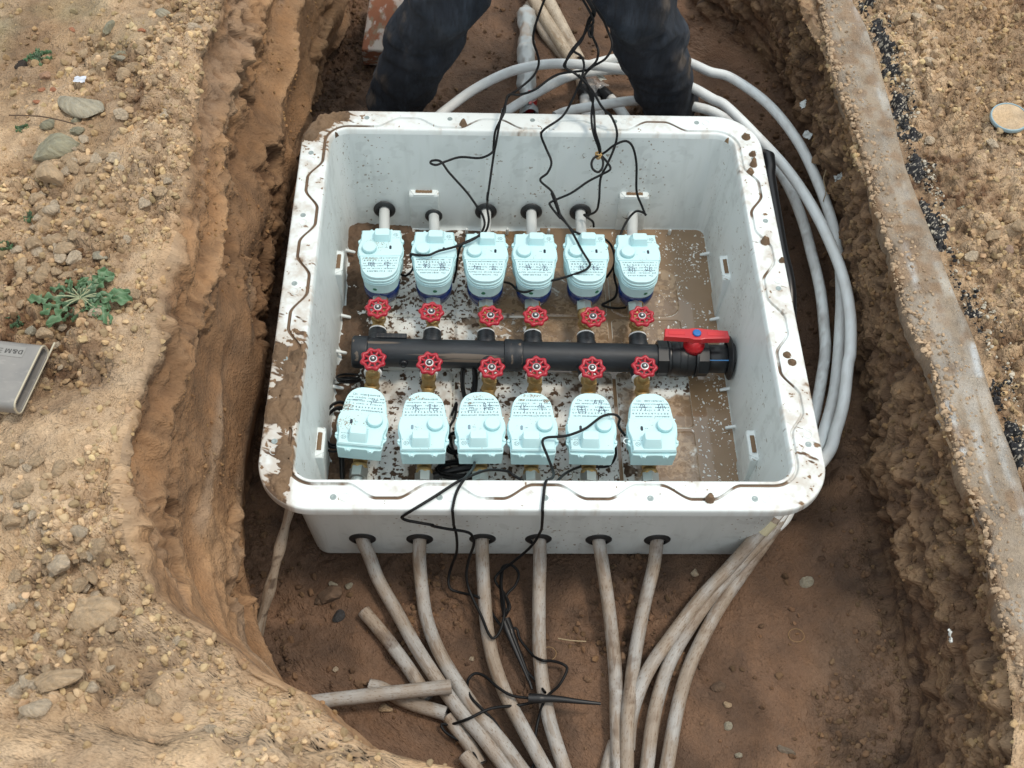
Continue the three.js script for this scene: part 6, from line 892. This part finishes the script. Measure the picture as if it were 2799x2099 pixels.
{ // round dusty lid with a blue-white edge
  const [x, , z] = [.978,.44,-.349], t = thing('round_lid', [x, groundY(x, z) + 0.004, z], 'round dust-covered lid with a blue and white rim on the right gravel', 'lid');
  t.rotation.set(0.10, 0, 0.06); t.scale.setScalar(0.66); part('rim', lathe([[0.052, -0.004], [0.0575, -0.004], [0.059, 0], [0.0585, 0.008], [0.056, 0.0105], [0.0535, 0.009], [0.053, 0.002]], 48), new THREE.MeshStandardMaterial({ color: lin(0.30, 0.42, 0.47), roughness: 0.4 }), t);
  part('dust', gridGeo(30, 16, (i, j) => { const a = i / 29 * PI * 2, q = j / 15 * 0.0545; return [Math.cos(a) * q, 0.0075 + 0.002 * (fbm(Math.cos(a) * q * 60, Math.sin(a) * q * 60, 3, 3) - 0.5), -Math.sin(a) * q, Math.cos(a) * q, Math.sin(a) * q]; }), new THREE.MeshStandardMaterial({ color: lin(0.60, 0.44, 0.28), roughness: 0.95, map: rep(dryTex.map, 2), bumpMap: rep(dryTex.bump, 2), bumpScale: 0.003, side: THREE.DoubleSide }), t);
}
{ // flat metal case, open end toward the trench
  const a = [-.786,.6,.375], b = [-.807,.6,.492], w = Math.hypot(a[0] - b[0], a[2] - b[2]), cx = (a[0] + b[0]) / 2, cz = (a[2] + b[2]) / 2, ang = Math.atan2(b[0] - a[0], b[2] - a[2]);
  const t = thing('metal_case', [cx, 0.588, cz], 'worn grey flat metal case with printed letters and dark open end, left edge', 'case'); t.rotation.set(0, ang + 0.02, 0.05);
  const h = 0.027, L = 0.17, rr = (W, H, r) => { const s = new THREE.Shape(); s.moveTo(-W + r, -H); s.lineTo(W - r, -H); s.absarc(W - r, -H + r, r, -PI / 2, 0); s.lineTo(W, H - r); s.absarc(W - r, H - r, r, 0, PI / 2); s.lineTo(-W + r, H); s.absarc(-W + r, H - r, r, PI / 2, PI); s.lineTo(-W, -H + r); s.absarc(-W + r, -H + r, r, PI, PI * 1.5); return s; };
  const s = rr(w / 2, h / 2, 0.0115), hole = rr(w / 2 - 0.0035, h / 2 - 0.0035, 0.0085); s.holes.push(new THREE.Path(hole.getPoints(6)));
  const g = new THREE.ExtrudeGeometry(s, { depth: L, bevelEnabled: true, bevelSize: 0.0008, bevelThickness: 0.0008, bevelSegments: 2, curveSegments: 8 }); xf(g, [0, 0, 0], [0, -PI / 2, 0]); // width along z, depth along -x
  const caseTex = dataTex(256, (u, v) => { const f = fbmT(u, v, 6, 5, 3), sc = sstep(0.6, 0.75, fbmT(u, v * 0.3, 30, 3, 7)); return S3(mix3([0.20, 0.195, 0.19], [0.33, 0.31, 0.285], f * 0.8 + sc * 0.4)); }, { srgb: true });
  part('shell', g, new THREE.MeshStandardMaterial({ map: rep(caseTex, 6), roughness: 0.5, metalness: 0.3 }), t);
  part('rear_wall', xf(rbox(0.004, h - 0.008, w - 0.01, 0.001), [-L + 0.01, 0, 0]), std([0.05, 0.05, 0.05], 0.6), t);
  part('worn_edge', (() => { const c = rr(w / 2, h / 2, 0.0115).getPoints(10).map((p) => V(0.0004, p.y, p.x)); return new THREE.TubeGeometry(new THREE.CatmullRomCurve3(c, true), 120, 0.0017, 6, true); })(), std([0.52, 0.47, 0.36], 0.5, { metalness: 0.3 }), t);
  const cv = document.createElement('canvas'); cv.width = 256; cv.height = 96; const x = cv.getContext('2d'); x.fillStyle = 'rgb(140,138,134)'; x.fillRect(0, 0, 256, 96); x.fillStyle = 'rgb(58,56,54)'; x.font = 'bold 54px sans-serif'; x.save(); x.translate(256, 96); x.rotate(PI); x.fillText('D&M', 6, 66); for (let k = 0; k < 3; k++) x.fillRect(146, 24 + k * 18, 92 - (k % 2) * 22, 6); x.restore();
  const tx = new THREE.CanvasTexture(cv); tx.colorSpace = THREE.SRGBColorSpace; const pl = new THREE.PlaneGeometry(0.062, 0.020); xf(pl, [0, 0, 0], [-PI / 2, 0, 0]);
  const pr = part('print', pl, new THREE.MeshStandardMaterial({ map: tx, roughness: 0.55 }), t); pr.position.set(-0.052, h / 2 + 0.0013, -w / 2 + 0.022); pr.rotation.y = 0.0;
}
{ // brick behind the person's leg
  const [x, , z] = [-.361,.05,-1.121], t = solo('brick', (() => { const g = new RoundedBoxGeometry(0.118, 0.058, 0.24, 10, 0.005), p = g.attributes.position; for (let i = 0; i < p.count; i++) { const n = fbm(p.getX(i) * 50, p.getY(i) * 50, p.getZ(i) * 50, 3) - 0.5; p.setXYZ(i, p.getX(i) + n * 0.004, p.getY(i) + n * 0.003, p.getZ(i) + n * 0.004); } g.computeVertexNormals(); return g; })(), new THREE.MeshStandardMaterial({ color: 0xffffff, roughness: 0.9, map: dataTex(256, (u, v) => { const m = sstep(0.5, 0.62, fbmT(u, v, 5, 5, 12)), d = sstep(0.5, 0.7, fbmT(u, v, 9, 4, 31)); return S3(mix3(mix3([0.27, 0.10, 0.05], [0.24, 0.17, 0.11], d), [0.50, 0.45, 0.40], m * 0.8)); }, { srgb: true }), bumpMap: rep(dryTex.bump, 2), bumpScale: 0.003 }), 'mortar-stained red brick lying behind the left leg', 'brick');
  t.position.set(x, 0.055, z); t.rotation.set(0.12, -0.06, 0.0);
}
// ---- plants
M.leaf = new THREE.MeshPhysicalMaterial({ color: 0xffffff, vertexColors: true, roughness: 0.6, transmission: 0.15, side: THREE.DoubleSide }); M.leafRib = std([0.32, 0.34, 0.20], 0.6);
function lobedLeaf(len, wid, seed, droop) { // narrow stalk, ragged lobes, broad tip
  const r = rng(seed), n = 46, m = 9, lob = (t, s) => { const k = 4.2 + (seed % 3) * 0.5, ph = t * k + s * 0.3; const saw = 0.5 + 0.5 * Math.cos((ph - fl(ph) - 0.35) * PI * 2); return t < 0.28 ? 0.05 + 0.06 * t + 0.25 * sstep(0.16, 0.28, t) * Math.pow(saw, 1.5) : (0.22 + 0.78 * Math.pow(saw, 1.2)) * (t < 0.72 ? 0.45 + 0.75 * (t - 0.28) : 0.85 * Math.sqrt(Math.max(0, 1 - Math.pow((t - 0.68) / 0.33, 2)))); };
  const o = r() * 5;
  return gridGeo(m, n, (i, j) => { const t = j / (n - 1), s = (i / (m - 1) - 0.5) * 2, w = wid * (t > 0.72 ? Math.max(lob(t, 0) * 0.5 + 0.5 * 0.85 * Math.sqrt(Math.max(0, 1 - Math.pow((t - 0.68) / 0.33, 2))), 0.001) : lob(t, Math.sign(s))); const lift = 0.35 * Math.sin(Math.min(1, t * 1.15) * PI * 0.75) * len * 0.5 * (1 - droop) - droop * 0.35 * t * t * len; return [s * w + 0.004 * Math.sin(t * 5 + o), lift + Math.abs(s) * w * 0.25 + 0.0035 * Math.sin(t * 22 + s * 4 + o), t * len]; },
    (i, j) => { const t = j / (n - 1), s = Math.abs(i / (m - 1) - 0.5) * 2, a = fbm(t * 9, s * 3, seed, 2); let c = mix3([0.075, 0.185, 0.075], [0.17, 0.27, 0.155], a); c = mix3(c, [0.17, 0.24, 0.18], 0.5 * sstep(0.6, 0.2, t)); return mix3(c, [0.33, 0.34, 0.22], sstep(0.22, 0.05, s) * 0.8 * sstep(1, 0.4, t)); });
}
{
  const [x, , z] = [-.767,.56,.25], t = thing('weed_plant', [x, groundY(x, z) + 0.006, z], 'green rosette weed with lobed leaves at the left trench edge', 'plant');
  // [angle from +x toward -z on the picture, length, width, droop]
  [[-0.10, 0.128, 0.026, 0.15], [0.10, 0.120, 0.022, 0.1], [0.72, 0.100, 0.024, 0.0], [1.00, 0.098, 0.026, -0.1], [1.38, 0.070, 0.020, 0.0], [1.75, 0.062, 0.016, 0.0], [2.35, 0.078, 0.014, 0.1], [2.82, 0.085, 0.015, 0.1], [3.24, 0.128, 0.023, 0.15], [3.72, 0.102, 0.021, 0.2], [4.05, 0.108, 0.023, 0.25], [5.55, 0.110, 0.024, 0.45], [5.80, 0.085, 0.022, 0.2], [5.35, 0.075, 0.016, 0.3]].forEach(([a, l, w, d], k) => {
    const lf = part('leaf', lobedLeaf(l * 0.66, w * 0.66, 11 + k * 7, d), M.leaf, t); lf.rotation.y = a + PI / 2; const st = part('stalk', tube([[0, 0.001, 0], [0, 0.07 * l, l * 0.13], [0, 0.11 * l * (1 - d), l * 0.28]], 0.0013, 12, 6), M.leafRib, lf);
  });
}
const sprout = (p, label, n, s, seed) => { const t = thing('seedling', onBank(p), label, 'plant'), r = rng(seed); for (let k = 0; k < n; k++) { const lf = part('leaf', lobedLeaf(s * (0.6 + 0.6 * r()), s * 0.24, seed + k, 0.1 * r()), M.leaf, t); lf.rotation.y = k / n * 6.28 + r(); } };
sprout([-.98,.55,-.371], 'small low weed beside a dark hole at the upper left', 8, 0.027, 5); sprout([-.855,.55,.277], 'tiny green seedling left of the rosette', 5, 0.016, 9); sprout([-.863,.55,.295], 'pale tiny seedlings above the metal case', 6, 0.016, 14); sprout([-.771,.55,.286], 'yellow-green sprout below the rosette leaves', 4, 0.018, 19); sprout([-.898,.55,.061], 'tiny seedling among the tan clods', 5, 0.02, 23); sprout([-.961,.55,-.164], 'tiny seedling left of the mossy stone', 5, 0.016, 27); sprout([-.916,.55,.136], 'tiny seedling at the left picture edge', 5, 0.018, 31);
solo('foil_scrap', (() => { const g = gridGeo(10, 10, (i, j) => [(i / 9 - 0.5) * 0.022, 0.005 * fbm(i * 0.6, j * 0.6, 3, 2), (j / 9 - 0.5) * 0.016]); const [x, , z] = [-.875,.55,-.279]; xf(g, [x, groundY(x, z) + 0.006, z]); return g; })(), std([0.62, 0.64, 0.70], 0.3, { metalness: 0.5, side: THREE.DoubleSide }), 'silvery foil scrap above the large flat slab', 'scrap');
solo('twig', tube([[-.983,.565,-.177],[-.927,.568,-.172],[-.888,.57,-.161],[-.856,.568,-.152]].map((p) => [p[0], Math.max(p[1], groundY(p[0], p[2]) + 0.003), p[2]]), 0.0013, 40, 6), std([0.10, 0.065, 0.04], 0.9), 'thin dark twig left of the large flat slab', 'twig');
[[[.662,.22,-.639], 'torn white plastic scrap in the right wall, upper'], [[.662,.2,-.559], 'torn white plastic scrap in the right wall, lower'], [[.679,.26,-.36], 'small white scrap in the right trench wall'], [[.637,.34,.742], 'white paper scrap low on the right bank']].forEach(([p, l], k) => { const g = gridGeo(9, 9, (i, j) => [(i / 8 - 0.5) * 0.015 * (0.5 + fbm(j, k, 2, 2)), 0.010 * fbm(i * 0.7, j * 0.7, k * 5, 3), (j / 8 - 0.5) * 0.02]); const m = solo('plastic_scrap', g, std([0.62, 0.66, 0.66], 0.5, { side: THREE.DoubleSide }), l, 'scrap'); m.position.set(p[0] - 0.01, p[1], p[2]); m.rotation.set(0.2, k, 0.9); });
{ // dark burrow at the upper left
  const [x, , z] = [-1.008,.55,-.352]; stone([x, groundY(x, z) - 0.004, z], [0.016, 0.008, 0.018], 0.2, stoneMat([0.05, 0.035, 0.025]), 'black damp lump beside the small low weed', 'soil clod', undefined, 'soil_clod', 0.3);
}

// ------------------------------------------------------------------ person standing astride the far end of the box
// a body as one field of tapered capsules joined smoothly, meshed by surface nets
function fieldMesh(bones, cell, k, wrinkle) {
  const lo = [9, 9, 9], hi = [-9, -9, -9]; for (const [a, b, r0, r1] of bones) for (const [p, r] of [[a, r0], [b, r1]]) for (let c = 0; c < 3; c++) { lo[c] = Math.min(lo[c], p[c] - r - 0.05); hi[c] = Math.max(hi[c], p[c] + r + 0.05); }
  const n = lo.map((l, c) => Math.ceil((hi[c] - l) / cell) + 1), F = new Float32Array(n[0] * n[1] * n[2]).fill(1), ix = (x, y, z) => (z * n[1] + y) * n[0] + x;
  const bb = bones.map(([a, b, r0, r1]) => { const m = Math.max(r0, r1) + 0.06; return [0, 1, 2].map((c) => [Math.max(0, fl((Math.min(a[c], b[c]) - m - lo[c]) / cell)), Math.min(n[c] - 1, Math.ceil((Math.max(a[c], b[c]) + m - lo[c]) / cell))]); });
  bones.forEach(([a, b, r0, r1], q) => {
    const d = [b[0] - a[0], b[1] - a[1], b[2] - a[2]], L = d[0] * d[0] + d[1] * d[1] + d[2] * d[2] + 1e-9, [bx, by, bz] = bb[q];
    for (let z = bz[0]; z <= bz[1]; z++) for (let y = by[0]; y <= by[1]; y++) for (let x = bx[0]; x <= bx[1]; x++) {
      const px = lo[0] + x * cell - a[0], py = lo[1] + y * cell - a[1], pz = lo[2] + z * cell - a[2], t = clamp((px * d[0] + py * d[1] + pz * d[2]) / L), v = Math.hypot(px - t * d[0], py - t * d[1], pz - t * d[2]) - lerp(r0, r1, t), i = ix(x, y, z), o = F[i], h = clamp(0.5 + 0.5 * (o - v) / k); F[i] = lerp(o, v, h) - k * h * (1 - h);
    }
  });
  if (wrinkle) for (let z = 0; z < n[2]; z++) for (let y = 0; y < n[1]; y++) for (let x = 0; x < n[0]; x++) { const i = ix(x, y, z); if (Math.abs(F[i]) < 0.05) F[i] += wrinkle(lo[0] + x * cell, lo[1] + y * cell, lo[2] + z * cell); }
  const vid = new Int32Array(F.length).fill(-1), pos = [], idx = [], co = [[0, 0, 0], [1, 0, 0], [0, 1, 0], [1, 1, 0], [0, 0, 1], [1, 0, 1], [0, 1, 1], [1, 1, 1]], ed = [[0, 1], [2, 3], [4, 5], [6, 7], [0, 2], [1, 3], [4, 6], [5, 7], [0, 4], [1, 5], [2, 6], [3, 7]];
  for (let z = 0; z < n[2] - 1; z++) for (let y = 0; y < n[1] - 1; y++) for (let x = 0; x < n[0] - 1; x++) {
    const f = co.map(([a, b, c]) => F[ix(x + a, y + b, z + c)]); let m = 0; for (let c = 0; c < 8; c++) if (f[c] < 0) m |= 1 << c; if (m === 0 || m === 255) continue;
    let sx = 0, sy = 0, sz = 0, cnt = 0; for (const [a, b] of ed) if ((f[a] < 0) !== (f[b] < 0)) { const t = f[a] / (f[a] - f[b]); sx += lerp(co[a][0], co[b][0], t); sy += lerp(co[a][1], co[b][1], t); sz += lerp(co[a][2], co[b][2], t); cnt++; }
    vid[ix(x, y, z)] = pos.length / 3; pos.push(lo[0] + (x + sx / cnt) * cell, lo[1] + (y + sy / cnt) * cell, lo[2] + (z + sz / cnt) * cell);
  }
  const quad = (a, b, c, d, flip) => { if (Math.min(a, b, c, d) < 0) return; flip ? idx.push(a, c, b, a, d, c) : idx.push(a, b, c, a, c, d); };
  for (let z = 1; z < n[2] - 1; z++) for (let y = 1; y < n[1] - 1; y++) for (let x = 1; x < n[0] - 1; x++) {
    const i = ix(x, y, z), s = F[i] < 0;
    if (s !== F[ix(x + 1, y, z)] < 0) quad(vid[ix(x, y - 1, z - 1)], vid[ix(x, y, z - 1)], vid[i], vid[ix(x, y - 1, z)], !s);
    if (s !== F[ix(x, y + 1, z)] < 0) quad(vid[ix(x - 1, y, z - 1)], vid[ix(x - 1, y, z)], vid[i], vid[ix(x, y, z - 1)], !s);
    if (s !== F[ix(x, y, z + 1)] < 0) quad(vid[ix(x - 1, y - 1, z)], vid[ix(x, y - 1, z)], vid[i], vid[ix(x - 1, y, z)], !s);
  }
  const g = new THREE.BufferGeometry(); g.setAttribute('position', new THREE.Float32BufferAttribute(pos, 3)); g.setIndex(idx); g.computeVertexNormals();
  const uv = new Float32Array(pos.length / 3 * 2), nn = g.attributes.normal; for (let i = 0; i < uv.length / 2; i++) { const ax = Math.abs(nn.getX(i)) > Math.abs(nn.getZ(i)); uv[i * 2] = ax ? pos[i * 3 + 2] : pos[i * 3]; uv[i * 2 + 1] = pos[i * 3 + 1] + pos[i * 3 + 2] * 0.3; } g.setAttribute('uv', new THREE.BufferAttribute(uv, 2));
  return g;
}
{
  const t = thing('person', [0, 0, 0], 'person in muddy dark blue jeans standing astride the far end of the box', 'person');
  const J = { // joints; side -1 is at the left of the picture
    ank: [[-0.325, 0.085, -0.80], [0.365, 0.085, -0.80]], toe: [[-0.36, 0.035, -0.66], [0.40, 0.035, -0.665]], knee: [[-0.188, 0.49, -0.665], [0.222, 0.49, -0.675]], hip: [[-0.09, 0.63, -1.06], [0.12, 0.63, -1.06]],
    sho: [[-0.17, 1.02, -0.86], [0.20, 1.02, -0.86]], elb: [[-0.24, 0.80, -0.70], [0.28, 0.80, -0.70]], wri: [[-0.04, 0.68, -0.60], [0.13, 0.67, -0.60]],
  };
  const legs = (g) => [0, 1].flatMap((s) => [[J.hip[s], J.knee[s], 0.088 + g, 0.062 + g], [J.knee[s], lerp3(J.knee[s], J.ank[s], 0.4), 0.058 + g, 0.056 + g], [lerp3(J.knee[s], J.ank[s], 0.4), J.ank[s], 0.056 + g, 0.040 + g]]);
  function lerp3(a, b, u) { return a.map((v, c) => lerp(v, b[c], u)); }
  const torso = [[[-0.08, 0.66, -1.05], [0.11, 0.66, -1.05], 0.10, 0.10], [[0.015, 0.66, -1.05], [0.015, 1.0, -0.90], 0.125, 0.13], [[-0.12, 1.0, -0.87], [0.15, 1.0, -0.87], 0.075, 0.075]];
  const arms = (g) => [0, 1].flatMap((s) => [[J.sho[s], J.elb[s], 0.05 + g, 0.04 + g], [J.elb[s], J.wri[s], 0.04 + g, 0.027 + g]]);
  const head = [[[0.015, 1.04, -0.85], [0.015, 1.13, -0.80], 0.052, 0.05], [[0.015, 1.19, -0.77], [0.015, 1.22, -0.79], 0.078, 0.084], [[0.015, 1.14, -0.73], [0.015, 1.17, -0.74], 0.05, 0.06], [[0.015, 1.175, -0.685], [0.015, 1.19, -0.70], 0.010, 0.012], [[-0.07, 1.19, -0.77], [-0.07, 1.20, -0.775], 0.014, 0.016], [[0.10, 1.19, -0.77], [0.10, 1.20, -0.775], 0.014, 0.016]];
  const body = part('body', fieldMesh([...legs(-0.004), ...torso, ...arms(-0.003), ...head, ...[0, 1].map((s) => [J.ank[s], J.toe[s], 0.036, 0.03])], 0.014, 0.03), std([0.42, 0.25, 0.17], 0.6), t);
  // hands: palm and five fingers closed round the cables
  const hand = (s) => { const w = J.wri[s], d = s ? -1 : 1, H = (x, y, z) => [w[0] + d * x, w[1] + y, w[2] + z], b = [[w, H(0.045, -0.03, 0.02), 0.022, 0.024], [H(0.03, -0.012, 0.02), H(0.06, -0.03, 0.03), 0.018, 0.016]];
    [[0.066, -0.018, 0.034, 0.024], [0.070, -0.032, 0.030, 0.027], [0.066, -0.046, 0.024, 0.025], [0.058, -0.058, 0.016, 0.02]].forEach(([x, y, z, l]) => { b.push([H(x - 0.016, y + 0.004, z - 0.004), H(x + l * 0.6, y, z + 0.012), 0.0098, 0.009], [H(x + l * 0.6, y, z + 0.012), H(x + l * 0.7, y - 0.004, z - 0.012), 0.009, 0.0085], [H(x + l * 0.7, y - 0.004, z - 0.012), H(x + l * 0.2, y - 0.006, z - 0.022), 0.0085, 0.0075]); });
    b.push([H(0.02, 0.0, 0.03), H(0.05, 0.012, 0.04), 0.012, 0.0105], [H(0.05, 0.012, 0.04), H(0.075, 0.004, 0.036), 0.0105, 0.009]); return fieldMesh(b, 0.0045, 0.006); };
  const skin = std([0.45, 0.27, 0.18], 0.55); for (const s of [0, 1]) part('hand', hand(s), skin, t);
  const fold = (x, y, z) => { const s = x < 0.02 ? 0 : 1, k = J.knee[s], a = J.ank[s], u = clamp((k[1] - y) / (k[1] - a[1])), side = s ? 1 : -1, n = fbm(x * 14, y * 16 + s * 5, z * 14, 3) - 0.5;
    const w = Math.sin((y * 46 + (x - k[0]) * 26 * side + n * 7) * 1.0), amp = 0.003 + 0.006 * sstep(0.30, 0.12, Math.abs(u - 0.22)) + 0.006 * sstep(0.75, 1, u); return -w * amp * (0.65 + n) - n * 0.016 - 0.007 * ridge(x * 10 + y * 22 * side, y * 26, z * 9); };
  const jg = fieldMesh([...legs(0.013).map(([a, b, r0, r1], i) => (i % 3 === 2 ? [a, b, r0 + 0.006, r1 + 0.016] : i % 3 === 1 ? [a, b, r0 + 0.006, r1 + 0.004] : [a, b, r0, r1 + 0.006])), [[-0.08, 0.66, -1.06], [0.11, 0.66, -1.06], 0.115, 0.115]], 0.0085, 0.02, fold);
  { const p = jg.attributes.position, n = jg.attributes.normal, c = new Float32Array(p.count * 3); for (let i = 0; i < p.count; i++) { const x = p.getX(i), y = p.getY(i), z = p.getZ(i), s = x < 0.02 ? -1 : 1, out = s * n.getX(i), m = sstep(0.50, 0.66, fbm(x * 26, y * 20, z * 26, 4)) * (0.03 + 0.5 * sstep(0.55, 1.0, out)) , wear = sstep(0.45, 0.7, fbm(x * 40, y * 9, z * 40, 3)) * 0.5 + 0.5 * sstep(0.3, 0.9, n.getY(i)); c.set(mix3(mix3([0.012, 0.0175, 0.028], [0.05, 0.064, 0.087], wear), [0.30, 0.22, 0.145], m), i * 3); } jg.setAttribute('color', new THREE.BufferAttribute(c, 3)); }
  const denim = dataTex(512, (u, v) => { const a = 0.5 + 0.5 * Math.sin((u * 64 + v * 64) * PI * 2), f = fbmT(u, v, 40, 3, 4); return 0.4 * a + 0.6 * f; });
  const denimC = dataTex(512, (u, v) => { const f = fbmT(u, v * 0.25, 90, 3, 8), g = fbmT(u, v, 12, 4, 3), k = 0.25 + 1.1 * f + 0.4 * (g - 0.5); return [k, k, k]; });
  part('jeans', jg, new THREE.MeshPhysicalMaterial({ color: 0xffffff, vertexColors: true, roughness: 0.9, sheen: 0.3, sheenRoughness: 0.6, sheenColor: lin(0.2, 0.23, 0.28), map: rep(denimC, 2.6), bumpMap: rep(denim, 9), bumpScale: 0.0012 }), t);
  for (const s of [0, 1]) { // side seam and shoe
    part('seam', tube([0.02, 0.3, 0.6, 0.95].map((u) => { const q = lerp3(J.knee[s], J.ank[s], u); return [q[0] + (s ? -1 : 1) * 0.066, q[1], q[2] + 0.035]; }), 0.0016, 40, 6), std([0.02, 0.025, 0.035], 0.8), t);
    part('shoe', fieldMesh([[J.ank[s], J.toe[s], 0.046, 0.038], [[J.ank[s][0], 0.04, J.ank[s][2] - 0.02], [J.toe[s][0], 0.035, J.toe[s][2]], 0.044, 0.040]], 0.010, 0.02), std([0.03, 0.03, 0.033], 0.7), t);
  }
  part('jacket', fieldMesh([...torso.map(([a, b, r0, r1]) => [a, b, r0 + 0.02, r1 + 0.02]), ...arms(0.016)], 0.016, 0.03, (x, y, z) => (fbm(x * 18, y * 18, z * 18, 2) - 0.5) * 0.02), std([0.05, 0.055, 0.06], 0.85), t);
  part('hair', fieldMesh([[[0.015, 1.21, -0.80], [0.015, 1.24, -0.82], 0.088, 0.084]], 0.012, 0.02), std([0.012, 0.010, 0.009], 0.7), t);
}

renderer.render(scene, camera);
